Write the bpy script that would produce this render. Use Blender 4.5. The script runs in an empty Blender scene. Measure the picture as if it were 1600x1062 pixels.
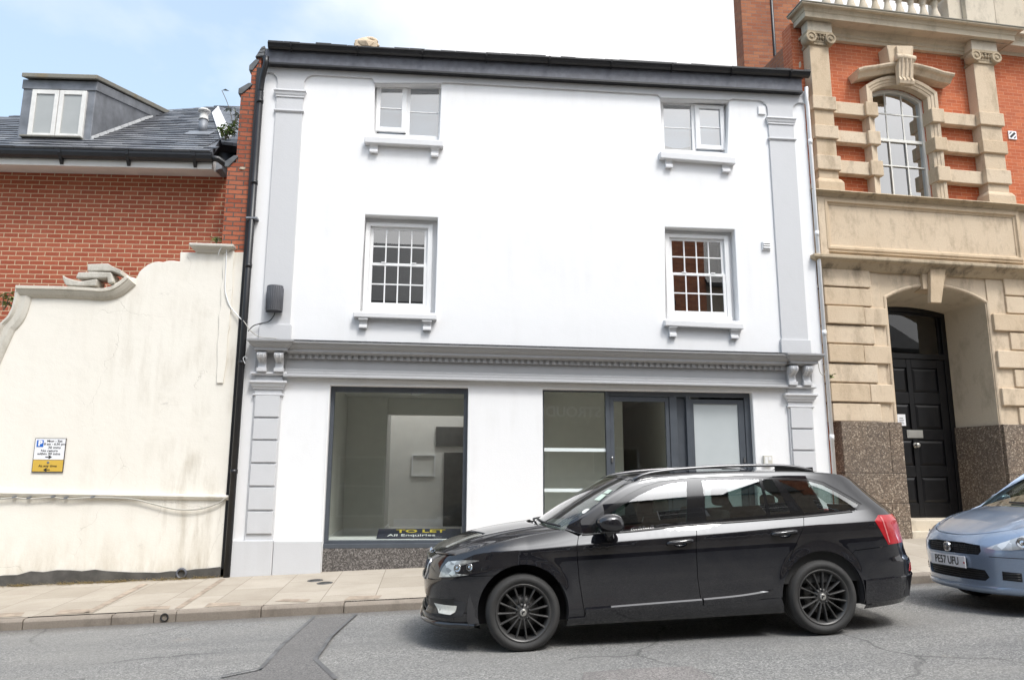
import bpy, bmesh, math, random
from mathutils import Vector, Matrix
from mathutils.geometry import delaunay_2d_cdt
random.seed(7)
scene = bpy.context.scene
COL = scene.collection
rad = math.radians
# ---------------------------------------------------------------- camera model (pixels of the 1600x1062 photo)
FPX, PSI, PIT, ROLL = 1180.0, rad(6.0), rad(10.57), 0.0041
CAM = Vector((0, -11.6, 1.45))
FWD = Vector((math.sin(PSI)*math.cos(PIT), math.cos(PSI)*math.cos(PIT), math.sin(PIT)))
_r0 = Vector((math.cos(PSI), -math.sin(PSI), 0)); _u0 = _r0.cross(FWD)
UP = _u0*math.cos(ROLL) - _r0*math.sin(ROLL)
RIGHT = _r0*math.cos(ROLL) + _u0*math.sin(ROLL)
def ray(px, py): return FWD + RIGHT*((px-800)/FPX) - UP*((py-531)/FPX)
def hit(px, py, pt, n):
    d = ray(px, py); n = Vector(n)
    return CAM + d*((Vector(pt)-CAM).dot(n)/d.dot(n))
class Frame:
    """a building line: where it stands and which way it faces; measures the photo on its own planes"""
    def __init__(s, loc, rot=0.0):
        s.loc = Vector(loc); s.rot = rot
        s.M = Matrix.Translation(s.loc) @ Matrix.Rotation(rot, 4, 'Z'); s.I = s.M.inverted()
    def on(s, px, py, pt, n):
        return s.I @ hit(px, py, s.M @ Vector(pt), s.M.to_3x3() @ Vector(n))
    def p(s, px, py, y=0.0):
        v = s.on(px, py, (0, y, 0), (0, 1, 0)); return (v.x, v.z)
    def X(s, px, py, y=0.0): return s.p(px, py, y)[0]
    def Z(s, px, py, y=0.0): return s.p(px, py, y)[1]
    def poly(s, pts, y=0.0): return [s.p(a, b, y) for a, b in pts]
SLOPE = 0.0366
def road_z(x): return 0.003 + SLOPE*x
# ---------------------------------------------------------------- mesh builder
def arc(cx, cz, r, a0, a1, n): return [(cx+r*math.cos(rad(a0+(a1-a0)*i/n)), cz+r*math.sin(rad(a0+(a1-a0)*i/n))) for i in range(n+1)]
class MB:
    def __init__(s): s.v = []; s.f = []; s.sm = []; s.weld = False
    def add(s, vs, fs, smooth=False):
        b = len(s.v); s.v += [tuple(v) for v in vs]
        for f in fs: s.f.append([b+i for i in f]); s.sm.append(smooth)
        return s
    def box(s, x0, x1, y0, y1, z0, z1):
        return s.add([(x0,y0,z0),(x1,y0,z0),(x1,y1,z0),(x0,y1,z0),(x0,y0,z1),(x1,y0,z1),(x1,y1,z1),(x0,y1,z1)],
              [(3,2,1,0),(4,5,6,7),(0,1,5,4),(1,2,6,5),(2,3,7,6),(3,0,4,7)])
    def hexa(s, p): return s.add(p, [(3,2,1,0),(4,5,6,7),(0,1,5,4),(1,2,6,5),(2,3,7,6),(3,0,4,7)])
    def quad_prism(s, q, y0, y1):       # q: four (x,z)
        return s.prism(q, y0, y1)
    def prism(s, pts, y0, y1):          # outline (x,z) pushed from y0 back to y1
        n = len(pts)
        vs = [(x,y0,z) for x,z in pts] + [(x,y1,z) for x,z in pts]
        fs = [list(range(n)), list(range(2*n-1, n-1, -1))] + [(i,(i+1)%n,n+(i+1)%n,n+i) for i in range(n)]
        return s.add(vs, fs)
    def prism_z(s, pts, z0, z1):        # outline (x,y) between heights
        n = len(pts)
        vs = [(x,y,z0) for x,y in pts] + [(x,y,z1) for x,y in pts]
        fs = [list(range(n)), list(range(2*n-1, n-1, -1))] + [(i,(i+1)%n,n+(i+1)%n,n+i) for i in range(n)]
        return s.add(vs, fs)
    def prism_x(s, pts, x0, x1):        # outline (y,z) between x0,x1
        n = len(pts)
        vs = [(x0,y,z) for y,z in pts] + [(x1,y,z) for y,z in pts]
        fs = [list(range(n)), list(range(2*n-1, n-1, -1))] + [(i,(i+1)%n,n+(i+1)%n,n+i) for i in range(n)]
        return s.add(vs, fs)
    def wall(s, outline, holes, y0, y1, step=0.0):   # a wall with real openings and reveals; (x,z) outlines
        V = []; E = []; s.weld = True
        for loop in [outline]+holes:
            b = len(V); V += [Vector(p) for p in loop]; E += [(b+i, b+(i+1)%len(loop)) for i in range(len(loop))]
        r = delaunay_2d_cdt(V, E, [], 0, 1e-6)
        def inside(p, L):
            c = False
            for i in range(len(L)):
                (x1,z1),(x2,z2) = L[i], L[(i+1)%len(L)]
                if (z1>p[1])!=(z2>p[1]) and p[0] < (x2-x1)*(p[1]-z1)/(z2-z1)+x1: c = not c
            return c
        T = []
        for t in r[2]:
            c = ((sum(r[0][i].x for i in t)/len(t)), (sum(r[0][i].y for i in t)/len(t)))
            if inside(c, outline) and not any(inside(c, h) for h in holes): T.append(list(t))
        n = len(r[0])
        s.add([(p.x,y0,p.y) for p in r[0]]+[(p.x,y1,p.y) for p in r[0]], T+[[n+i for i in reversed(t)] for t in T])
        for L in [outline]+holes:
            m = len(L); s.add([(x,y0,z) for x,z in L]+[(x,y1,z) for x,z in L], [(i,(i+1)%m,m+(i+1)%m,m+i) for i in range(m)])
        return s
    def mold(s, path, prof, zf=None, close=False):   # moulding along a horizontal path (x,y); prof: closed outline of (out,z)
        m = len(path); k = len(prof); vs = []; fs = []
        for i, p in enumerate(path):
            def nrm(a, b):
                dx, dy = b[0]-a[0], b[1]-a[1]; l = math.hypot(dx, dy); return (dy/l, -dx/l)
            if close: n1 = nrm(path[i-1], p); n2 = nrm(p, path[(i+1)%m])
            else:
                n1 = nrm(path[i-1], p) if i else nrm(p, path[1]); n2 = nrm(p, path[i+1]) if i < m-1 else n1
            d = 1 + n1[0]*n2[0]+n1[1]*n2[1]; mx, my = (n1[0]+n2[0])/d, (n1[1]+n2[1])/d
            dz = zf(p[0]) if zf else 0
            for o, z in prof: vs.append((p[0]+mx*o, p[1]+my*o, z+dz))
        for i in range(m if close else m-1):
            a, b = i*k, ((i+1)%m)*k
            for j in range(k): fs.append((a+j, a+(j+1)%k, b+(j+1)%k, b+j))
        if not close: fs += [list(range(k))[::-1], list(range((m-1)*k, m*k))]
        return s.add(vs, fs)
    def mold_xz(s, path, prof, close=False, smooth=False):   # moulding along an upright path (x,z); prof: outline of (out,y), out = left of travel
        m = len(path); k = len(prof); vs = []; fs = []
        for i, p in enumerate(path):
            def nrm(a, b):
                dx, dz = b[0]-a[0], b[1]-a[1]; l = math.hypot(dx, dz); return (-dz/l, dx/l)
            if close: n1 = nrm(path[i-1], p); n2 = nrm(p, path[(i+1)%m])
            else:
                n1 = nrm(path[i-1], p) if i else nrm(p, path[1]); n2 = nrm(p, path[i+1]) if i < m-1 else n1
            d = 1 + n1[0]*n2[0]+n1[1]*n2[1]; mx, mz = (n1[0]+n2[0])/d, (n1[1]+n2[1])/d
            for o, y in prof: vs.append((p[0]+mx*o, y, p[1]+mz*o))
        for i in range(m if close else m-1):
            a, b = i*k, ((i+1)%m)*k
            for j in range(k): fs.append((a+j, a+(j+1)%k, b+(j+1)%k, b+j))
        if not close: fs += [list(range(k)), list(range((m-1)*k, m*k))[::-1]]
        return s.add(vs, fs, smooth)
    def tube(s, path, r, n=8, caps=True, rs=None):
        P = [Vector(p) for p in path]; vs = []; fs = []
        t = (P[1]-P[0]).normalized(); ref = Vector((0,0,1)) if abs(t.z) < .9 else Vector((1,0,0))
        u = t.cross(ref).normalized()
        for i, p in enumerate(P):
            t = ((P[min(i+1,len(P)-1)]-P[max(i-1,0)])).normalized()
            u = (u - t*u.dot(t)).normalized(); w = t.cross(u)
            rr = rs[i] if rs else r
            for j in range(n):
                a = 2*math.pi*j/n; vs.append(p+u*(rr*math.cos(a))+w*(rr*math.sin(a)))
        for i in range(len(P)-1):
            for j in range(n): fs.append((i*n+j, i*n+(j+1)%n, (i+1)*n+(j+1)%n, (i+1)*n+j))
        s.add(vs, fs, True)
        if caps:
            b = len(s.v)-len(vs)
            s.f += [[b+j for j in range(n)][::-1], [b+(len(P)-1)*n+j for j in range(n)]]; s.sm += [False, False]
        return s
    def lathe(s, prof, c=(0,0,0), axis='z', n=24, smooth=True, a0=0, a1=360):   # prof: (radius, along)
        vs = []; fs = []; full = abs(a1-a0) >= 360; m = n if full else n+1
        for r_, h in prof:
            for j in range(m):
                a = rad(a0+(a1-a0)*j/n); p, q = r_*math.cos(a), r_*math.sin(a)
                vs.append({'z':(c[0]+p,c[1]+q,c[2]+h),'y':(c[0]+p,c[1]+h,c[2]+q),'x':(c[0]+h,c[1]+p,c[2]+q)}[axis])
        for i in range(len(prof)-1):
            for j in range(n): fs.append((i*m+j, i*m+(j+1)%m, (i+1)*m+(j+1)%m, (i+1)*m+j))
        return s.add(vs, fs, smooth)
    def blob(s, c, r, seed=0, jit=.2, sub=2):
        bm = bmesh.new(); bmesh.ops.create_icosphere(bm, subdivisions=sub, radius=1); rn = random.Random(seed)
        vs = [(c[0]+v.co.x*r[0]*(1+rn.uniform(-jit,jit)), c[1]+v.co.y*r[1]*(1+rn.uniform(-jit,jit)), c[2]+v.co.z*r[2]*(1+rn.uniform(-jit,jit))) for v in bm.verts]
        fs = [[v.index for v in f.verts] for f in bm.faces]; bm.free()
        return s.add(vs, fs)
    def build(s, name, mat, parent=None, bevel=0, seg=2, recalc=True, label=None, weld=False):
        me = bpy.data.meshes.new(name)
        bm = bmesh.new()
        vv = [bm.verts.new(v) for v in s.v]
        for f, sm in zip(s.f, s.sm):
            try:
                q = bm.faces.new([vv[i] for i in f]); q.smooth = sm
            except ValueError: pass
        if weld or s.weld: bmesh.ops.remove_doubles(bm, verts=bm.verts, dist=2e-5)
        if recalc: bmesh.ops.recalc_face_normals(bm, faces=bm.faces)
        bm.to_mesh(me); bm.free()
        if mat: me.materials.append(mat)
        o = bpy.data.objects.new(name, me); COL.objects.link(o)
        if parent: o.parent = parent
        if bevel:
            b = o.modifiers.new('bevel', 'BEVEL'); b.width = bevel; b.segments = seg; b.limit_method = 'ANGLE'; b.angle_limit = rad(35)
        if label: o['label'] = label
        return o
def each(mb, name, mat, parent=None, bevel=0, seg=2):      # every separate piece becomes a part of its own
    par = list(range(len(mb.v)))
    def find(a):
        while par[a] != a: par[a] = par[par[a]]; a = par[a]
        return a
    for f in mb.f:
        for i in f[1:]: par[find(i)] = find(f[0])
    grp = {}
    for f, sm in zip(mb.f, mb.sm): grp.setdefault(find(f[0]), []).append((f, sm))
    out = []
    for fs in grp.values():
        ids = sorted({i for f, _ in fs for i in f}); mp = {k: j for j, k in enumerate(ids)}
        q = MB(); q.v = [mb.v[i] for i in ids]; q.f = [[mp[i] for i in f] for f, _ in fs]; q.sm = [sm for _, sm in fs]
        out.append(q.build(name, mat, parent, bevel, seg))
    return out
def thing(name, label, cat, loc=(0,0,0), rot=0.0, group=None):
    o = bpy.data.objects.new(name, None); COL.objects.link(o); o.empty_display_size = .2
    o.location = loc; o.rotation_euler = (0,0,rot); o['label'] = label; o['category'] = cat
    if group: o['group'] = group
    return o
def tag(o, label, cat, group=None):
    o['label'] = label; o['category'] = cat
    if group: o['group'] = group
    return o
def structure(o): o['kind'] = 'structure'; return o
def text_part(txt, size, mat, parent, M, name='lettering', ext=0.001, align='CENTER', sx=1.0, bold=0.0):
    cu = bpy.data.curves.new(name, 'FONT'); cu.body = txt; cu.size = size; cu.align_x = align; cu.align_y = 'CENTER'; cu.extrude = ext; cu.offset = bold; cu.resolution_u = 3
    t = bpy.data.objects.new('tmp_text', cu); COL.objects.link(t)
    dg = bpy.context.evaluated_depsgraph_get(); me = bpy.data.meshes.new_from_object(t.evaluated_get(dg))
    bpy.data.objects.remove(t); bpy.data.curves.remove(cu)
    me.transform(M @ Matrix.Diagonal((sx,1,1,1))); me.materials.clear(); me.materials.append(mat); me.name = name
    o = bpy.data.objects.new(name, me); COL.objects.link(o)
    if parent: o.parent = parent
    return o
def upright(x, y, z): return Matrix.Translation((x,y,z)) @ Matrix.Rotation(rad(90), 4, 'X')   # text facing -Y
def bez(p, n=10):      # Catmull-Rom through points
    out = []
    q = [p[0]]+list(p)+[p[-1]]
    for i in range(1, len(q)-2):
        for j in range(n):
            t = j/n; a,b,c,d = (Vector(v) for v in q[i-1:i+3])
            out.append(tuple(.5*((2*b)+(c-a)*t+(2*a-5*b+4*c-d)*t*t+(3*b-a-3*c+d)*t**3)))
    out.append(tuple(p[-1])); return out
# ---------------------------------------------------------------- materials
class NT:
    def __init__(s, name):
        s.m = bpy.data.materials.new(name); s.m.use_nodes = True; s.t = s.m.node_tree; s.n = s.t.nodes; s.n.clear()
        s.out = s.n.new('ShaderNodeOutputMaterial')
    def node(s, typ, **kw):
        n = s.n.new(typ)
        for k, v in kw.items():
            if k.startswith('i_'):
                key = k[2:]; key = int(key) if key.isdigit() else key.replace('_',' ')
                s.link(v, n.inputs[key])
            else: setattr(n, k, v)
        return n
    def link(s, v, inp):
        if hasattr(v, 'is_output') or isinstance(v, bpy.types.NodeSocket): s.t.links.new(v, inp)
        elif isinstance(v, bpy.types.Node): s.t.links.new(v.outputs[0], inp)
        else:
            if isinstance(v, (tuple, list)) and len(v) == 3 and inp.type == 'RGBA': v = (*v, 1)
            inp.default_value = v
    def obj(s): return s.node('ShaderNodeTexCoord').outputs['Object']
    def noise(s, vec, scale, det=4, rough=.55, dist=0): return s.node('ShaderNodeTexNoise', i_Vector=vec, i_Scale=scale, i_Detail=det, i_Roughness=rough, i_Distortion=dist).outputs[0]
    def ramp(s, fac, stops):
        n = s.node('ShaderNodeValToRGB', i_0=fac); e = n.color_ramp.elements
        while len(e) < len(stops): e.new(.5)
        for k, (p, c) in enumerate(stops):
            e[k].position = p; e[k].color = (c,c,c,1) if not isinstance(c, (tuple,list)) else (*c,1)
        return n.outputs[0]
    def mix(s, f, a, b, typ='MIX'):
        n = s.n.new('ShaderNodeMix'); n.data_type = 'RGBA'; n.blend_type = typ
        s.link(f, n.inputs[0]); s.link(a, n.inputs[6]); s.link(b, n.inputs[7]); return n.outputs[2]
    def math(s, op, a, b=0.0, clamp=False):
        n = s.n.new('ShaderNodeMath'); n.operation = op; n.use_clamp = clamp; s.link(a, n.inputs[0]); s.link(b, n.inputs[1]); return n.outputs[0]
    def sep(s, v): n = s.node('ShaderNodeSeparateXYZ', i_0=v); return n.outputs
    def comb(s, x, y, z): return s.node('ShaderNodeCombineXYZ', i_0=x, i_1=y, i_2=z).outputs[0]
    def scalev(s, v, sc): n = s.node('ShaderNodeMapping', i_Vector=v); n.inputs['Scale'].default_value = sc; return n.outputs[0]
    def bump(s, h, st=.3, d=.01): return s.node('ShaderNodeBump', i_Height=h, i_Strength=st, i_Distance=d).outputs[0]
    def facade_uv(s):      # brick coordinates: along the wall, up
        o = s.obj(); x, y, z = s.sep(o); g = s.node('ShaderNodeNewGeometry')
        nx = s.math('ABSOLUTE', s.sep(g.outputs['Normal'])[0]); side = s.math('GREATER_THAN', nx, .6)
        u = s.math('ADD', s.math('MULTIPLY', x, s.math('SUBTRACT', 1.0, side)), s.math('MULTIPLY', y, side))
        return s.comb(u, z, 0.0), o
    def bsdf(s, col, rough=.6, bump=None, metal=0, spec=.5, coat=0, coat_rough=.03, **kw):
        b = s.node('ShaderNodeBsdfPrincipled'); s.link(col, b.inputs['Base Color']); s.link(rough, b.inputs['Roughness'])
        b.inputs['Metallic'].default_value = metal; b.inputs['Specular IOR Level'].default_value = spec
        b.inputs['Coat Weight'].default_value = coat; b.inputs['Coat Roughness'].default_value = coat_rough
        if bump is not None: s.link(bump, b.inputs['Normal'])
        for k, v in kw.items(): s.link(v, b.inputs[k.replace('_',' ')])
        s.t.links.new(b.outputs[0], s.out.inputs[0]); return s.m
def plain(name, col, rough=.5, metal=0, spec=.5, coat=0, var=.12, scale=6, bump=.08, bscale=60):
    t = NT(name); o = t.obj(); n = t.noise(o, scale, 5)
    lo = tuple(c*(1-var) for c in col); hi = tuple(min(1, c*(1+var)) for c in col)
    c = t.ramp(n, [(.3, lo), (.7, hi)])
    bp = t.bump(t.noise(o, bscale, 3), bump, .004) if bump else None
    return t.bsdf(c, rough, bp, metal, spec, coat)
M = {}
def paint(name, col, soil=.12, bump=.25, bscale=45, rough=.6):
    t = NT(name); o = t.obj()
    big = t.noise(o, 1.1, 6, .6); streak = t.noise(t.scalev(o, (5,5,.35)), 1.0, 5, .6)
    f = t.math('MULTIPLY', t.ramp(big, [(.45,0.0),(.75,1.0)]), t.ramp(streak, [(.42,0.0),(.7,1.0)]))
    dirt = tuple(c*k for c, k in zip(col, (.72,.70,.66)))
    c = t.mix(t.math('MULTIPLY', f, soil*4, True), col, dirt)
    h = t.math('ADD', t.noise(o, bscale, 5, .6), t.math('MULTIPLY', t.noise(o, 5, 3), 1.6))
    return t.bsdf(c, rough, t.bump(h, bump, .006), spec=.3)
M['white'] = paint('white_render', (.84,.84,.845), .09)
M['lightgrey'] = paint('pale_grey_paint', (.60,.603,.615), .08)
M['sillgrey'] = paint('off_white_sill_paint', (.72,.72,.73), .10)
M['midgrey'] = paint('mid_grey_paint', (.385,.387,.395), .08, .2)
M['upvc'] = plain('white_plastic', (.82,.82,.82), .35, var=.02, bump=0)
M['anthracite'] = plain('anthracite_frame', (.075,.085,.10), .4, var=.1, bump=.03)
M['board'] = plain('dark_grey_board', (.10,.105,.125), .55, var=.25, scale=9, bump=.3, bscale=30)
M['black'] = plain('black_gutter', (.012,.012,.014), .4, var=.3, bump=.1)
M['slateblack'] = plain('slate_edge', (.03,.031,.033), .6, var=.4, scale=12)
M['lead'] = plain('lead_sheet', (.20,.21,.23), .55, metal=.25, var=.28, scale=4, bump=.25, bscale=8)
M['steel'] = plain('brushed_steel', (.6,.6,.6), .3, metal=1, var=.05, bump=0)
M['rubber'] = plain('tyre_rubber', (.036,.035,.034), .75, var=.2, bump=.1)
M['plastic'] = plain('black_plastic', (.02,.02,.022), .5, var=.2)
M['void'] = plain('dark_inside', (.03,.03,.032), .9, var=.2)
M['cable'] = plain('grey_cable', (.45,.43,.38), .6)
M['blackcable'] = plain('black_cable', (.03,.03,.03), .6)
def brick(name, c1, c2, mortar, w=.225, h=.075, mort=.010, bump=.6, weather=.3, dark=(.08,.06,.055), bad=0):
    t = NT(name); uv, o = t.facade_uv()
    wob = t.node('ShaderNodeTexNoise', i_Vector=o, i_Scale=7.0, i_Detail=2.0); 
    n = t.n.new('ShaderNodeVectorMath'); n.operation = 'MULTIPLY_ADD'; t.link(wob.outputs['Color'], n.inputs[0]); n.inputs[1].default_value = (.008+bad,.008+bad,0); t.link(uv, n.inputs[2])
    b = t.node('ShaderNodeTexBrick', i_Vector=n.outputs[0], i_Color1=c1, i_Color2=c2, i_Mortar=mortar, i_Scale=1.0); b.offset = .5
    b.inputs['Mortar Size'].default_value = mort/2; b.inputs['Mortar Smooth'].default_value = .2; b.inputs['Bias'].default_value = -.1
    b.inputs['Brick Width'].default_value = w; b.inputs['Row Height'].default_value = h
    blot = t.ramp(t.noise(o, 1.4, 6, .65), [(.35,0.0),(.75,1.0)])
    fine = t.noise(o, 40, 4, .7)
    c = t.mix(t.math('MULTIPLY', blot, weather), b.outputs[0], dark)
    c = t.mix(.35, c, t.ramp(fine, [(.3,.25),(.7,.8)]), 'SOFT_LIGHT')
    hgt = t.math('ADD', t.math('MULTIPLY', b.outputs['Fac'], -1.0), t.math('MULTIPLY', fine, .35))
    return t.bsdf(c, .85, t.bump(hgt, bump, .008), spec=.2)
M['brick_new'] = brick('machine_red_brick', (.32,.075,.040), (.41,.115,.062), (.58,.44,.29), weather=.14, dark=(.44,.24,.18), mort=.014)
M['brick_old'] = brick('weathered_old_brick', (.33,.085,.045), (.50,.16,.085), (.13,.105,.088), weather=.3, dark=(.16,.085,.065), mort=.020, bad=.016, bump=1.0)
M['brick_fine'] = brick('orange_red_rubbed_brick', (.47,.115,.05), (.58,.165,.07), (.62,.34,.22), w=.21, h=.068, mort=.007, bump=.4, weather=.38, dark=(.36,.17,.11))
M['brick_brown'] = brick('sooty_brown_brick', (.29,.10,.052), (.42,.17,.085), (.20,.165,.14), weather=.35, dark=(.10,.065,.055), bad=.008)
def stone(name, a, b, dark, soot=.5, bump=.35, grain=60):
    t = NT(name); o = t.obj()
    c = t.mix(t.noise(o, 1.7, 6, .6), a, b)
    up = t.noise(t.scalev(o, (2.2,2.2,1.1)), 1.6, 7, .68)
    c = t.mix(t.math('MULTIPLY', t.ramp(up, [(.5,0.0),(.72,1.0)]), soot), c, dark)
    rnd = t.node('ShaderNodeObjectInfo').outputs['Random']
    c = t.mix(t.math('MULTIPLY', t.ramp(rnd, [(0,0.0),(.5,.1),(1,1.0)]), .5), c, tuple(x*k for x, k in zip(a, (.86,.80,.70))))
    g = t.noise(o, grain, 4, .7)
    c = t.mix(.3, c, t.ramp(g, [(.3,.3),(.7,.75)]), 'SOFT_LIGHT')
    vo = t.node('ShaderNodeTexNoise', i_Vector=o, i_Scale=14.0, i_Detail=6.0, i_Roughness=.7).outputs[0]
    return t.bsdf(c, .9, t.bump(t.math('ADD', g, t.math('MULTIPLY', vo, 1.2)), bump, .008), spec=.2)
M['stone'] = stone('buff_sandstone', (.57,.45,.32), (.71,.595,.455), (.27,.21,.15), .75, bump=.55)
M['stone_soot'] = stone('sooty_sandstone', (.38,.305,.215), (.50,.41,.29), (.085,.072,.056), .95)
M['coping'] = stone('weathered_grey_coping', (.55,.52,.455), (.66,.63,.565), (.30,.275,.225), .7, bump=.5)
M['stone_pale'] = stone('pale_cast_stone', (.55,.48,.38), (.65,.58,.475), (.25,.22,.175), .8)
def granite():
    t = NT('speckled_brown_granite'); o = t.obj()
    v = t.node('ShaderNodeTexVoronoi', i_Vector=o, i_Scale=55.0); r = t.node('ShaderNodeSeparateColor', i_0=v.outputs['Color']).outputs[0]
    c = t.ramp(r, [(.0,(.085,.062,.045)),(.5,(.17,.125,.09)),(.84,(.27,.21,.155)),(.97,(.48,.40,.31))])
    c = t.mix(t.ramp(t.noise(o, 1.5, 5), [(.35,0.0),(.7,.5)]), c, (.10,.085,.075))
    return t.bsdf(c, .5, t.bump(t.noise(o, 90, 3), .15, .003), spec=.4)
M['granite'] = granite()
def stall():
    t = NT('grey_speckled_stall_riser'); o = t.obj()
    v = t.node('ShaderNodeTexVoronoi', i_Vector=o, i_Scale=70.0); r = t.node('ShaderNodeSeparateColor', i_0=v.outputs['Color']).outputs[0]
    c = t.ramp(r, [(.0,(.05,.045,.042)),(.6,(.12,.108,.10)),(.97,(.27,.25,.235))])
    return t.bsdf(c, .45, t.bump(t.noise(o, 90, 3), .1, .003))
M['stall'] = stall()
def cream():
    t = NT('flaking_cream_render'); o = t.obj(); x, y, z = t.sep(o)
    col = t.mix(t.noise(o, .9, 5, .6), (.80,.755,.67), (.85,.815,.74))
    st = t.noise(t.scalev(o, (3.2,3.2,.5)), 1.3, 7, .65); bl = t.noise(o, .75, 6, .6)
    near = t.node('ShaderNodeMapRange', i_Value=x, i_1=-5.2, i_2=-3.2, i_3=.15, i_4=1.0).outputs[0]     # older, damper end by the rainwater pipe
    f = t.math('MULTIPLY', t.math('MULTIPLY', t.ramp(st, [(.46,0.0),(.68,1.0)]), t.ramp(bl, [(.42,0.0),(.62,1.0)])), near)
    col = t.mix(t.math('MULTIPLY', f, .75, True), col, (.42,.36,.27))
    blk = t.ramp(t.noise(t.scalev(o, (1,1,1.6)), 2.1, 9, .78), [(.62,0.0),(.72,1.0)])
    col = t.mix(t.math('MULTIPLY', t.math('MULTIPLY', blk, near), .6, True), col, (.20,.175,.14))
    base = t.node('ShaderNodeMapRange', i_Value=z, i_1=.75, i_2=.0, i_3=0.0, i_4=1.0).outputs[0]        # splash-back grime
    col = t.mix(t.math('MULTIPLY', t.math('MULTIPLY', base, t.ramp(t.noise(t.scalev(o,(2,2,.6)), 2.5, 7, .7), [(.4,0.0),(.65,1.0)])), .55, True), col, (.45,.37,.26))
    vo = t.node('ShaderNodeTexVoronoi', i_Vector=t.mix(.35, o, t.node('ShaderNodeTexNoise', i_Vector=o, i_Scale=2.5, i_Detail=6.0).outputs['Color'])); vo.feature = 'DISTANCE_TO_EDGE'; vo.inputs['Scale'].default_value = 1.1
    cr = t.math('MULTIPLY', t.ramp(vo.outputs[0], [(.0,1.0),(.004,0.0)]), t.ramp(t.noise(o, .8, 3), [(.48,0.0),(.55,1.0)]))
    col = t.mix(t.math('MULTIPLY', cr, .30), col, (.25,.21,.16))
    h = t.math('ADD', t.math('MULTIPLY', t.noise(o, 50, 5, .65), .5), t.math('MULTIPLY', t.noise(o, 3.2, 6, .6), 2.2))
    h = t.math('SUBTRACT', h, t.math('MULTIPLY', cr, .8))
    return t.bsdf(col, .85, t.bump(h, .3, .012), spec=.2)
M['cream'] = cream()
M['tar'] = plain('dark_tar_band', (.085,.080,.074), .8, var=.35, scale=5, bump=.5, bscale=20)
def slate():
    t = NT('grey_blue_slates'); o = t.obj(); x, y, z = t.sep(o)
    b = t.node('ShaderNodeTexBrick', i_Vector=t.comb(x, t.math('MULTIPLY', z, 1.75), 0.0), i_Color1=(.105,.11,.125), i_Color2=(.165,.17,.19), i_Mortar=(.035,.036,.04), i_Scale=1.0); b.offset = .5
    b.inputs['Mortar Size'].default_value = .005; b.inputs['Brick Width'].default_value = .30; b.inputs['Row Height'].default_value = .20; b.inputs['Bias'].default_value = 0.0
    n = t.noise(o, 2.2, 6, .6)
    c = t.mix(t.ramp(n, [(.45,0.0),(.75,.5)]), b.outputs[0], (.20,.20,.20))
    h = t.math('ADD', t.math('MULTIPLY', b.outputs['Fac'], -1.0), t.math('MULTIPLY', t.noise(o, 30, 4), .4))
    return t.bsdf(c, .5, t.bump(h, .6, .01), spec=.45)
M['slate'] = slate()
def glass(name, tint=(.9,.95,.93), ior=1.5, boost=1.0, alpha=.9):
    t = NT(name); fr = t.node('ShaderNodeFresnel', i_IOR=ior)
    f = t.math('MULTIPLY', fr.outputs[0], boost, True)
    g_ = t.node('ShaderNodeNewGeometry'); f = t.math('MULTIPLY', f, t.math('SUBTRACT', 1.0, g_.outputs['Backfacing']))
    tr = t.node('ShaderNodeBsdfTransparent', i_Color=tint); gl = t.node('ShaderNodeBsdfGlossy', i_Roughness=.0, i_Color=(1,1,1))
    o = t.noise(t.obj(), 1.6, 1); 
    t.link(t.bump(o, .03, .01), gl.inputs['Normal'])
    mx = t.node('ShaderNodeMixShader', i_0=f); t.t.links.new(tr.outputs[0], mx.inputs[1]); t.t.links.new(gl.outputs[0], mx.inputs[2])
    t.t.links.new(mx.outputs[0], t.out.inputs[0]); return t.m
M['glass'] = glass('window_glass', ior=1.6, boost=1.6)
M['glass_up'] = glass('old_window_glass', (.72,.77,.77), 1.7, 5.0)
M['shopglass'] = glass('shop_glass', (.96,.98,.96), 1.5, 2.0)
M['skyglass'] = glass('rippled_sash_glass', (.8,.86,.90), 1.7, 6.5)
M['carglass'] = glass('tinted_car_glass', (.42,.50,.48), 1.8, 2.2)
M['screen'] = glass('windscreen_glass', (.55,.64,.60), 1.6, 1.6)
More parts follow.
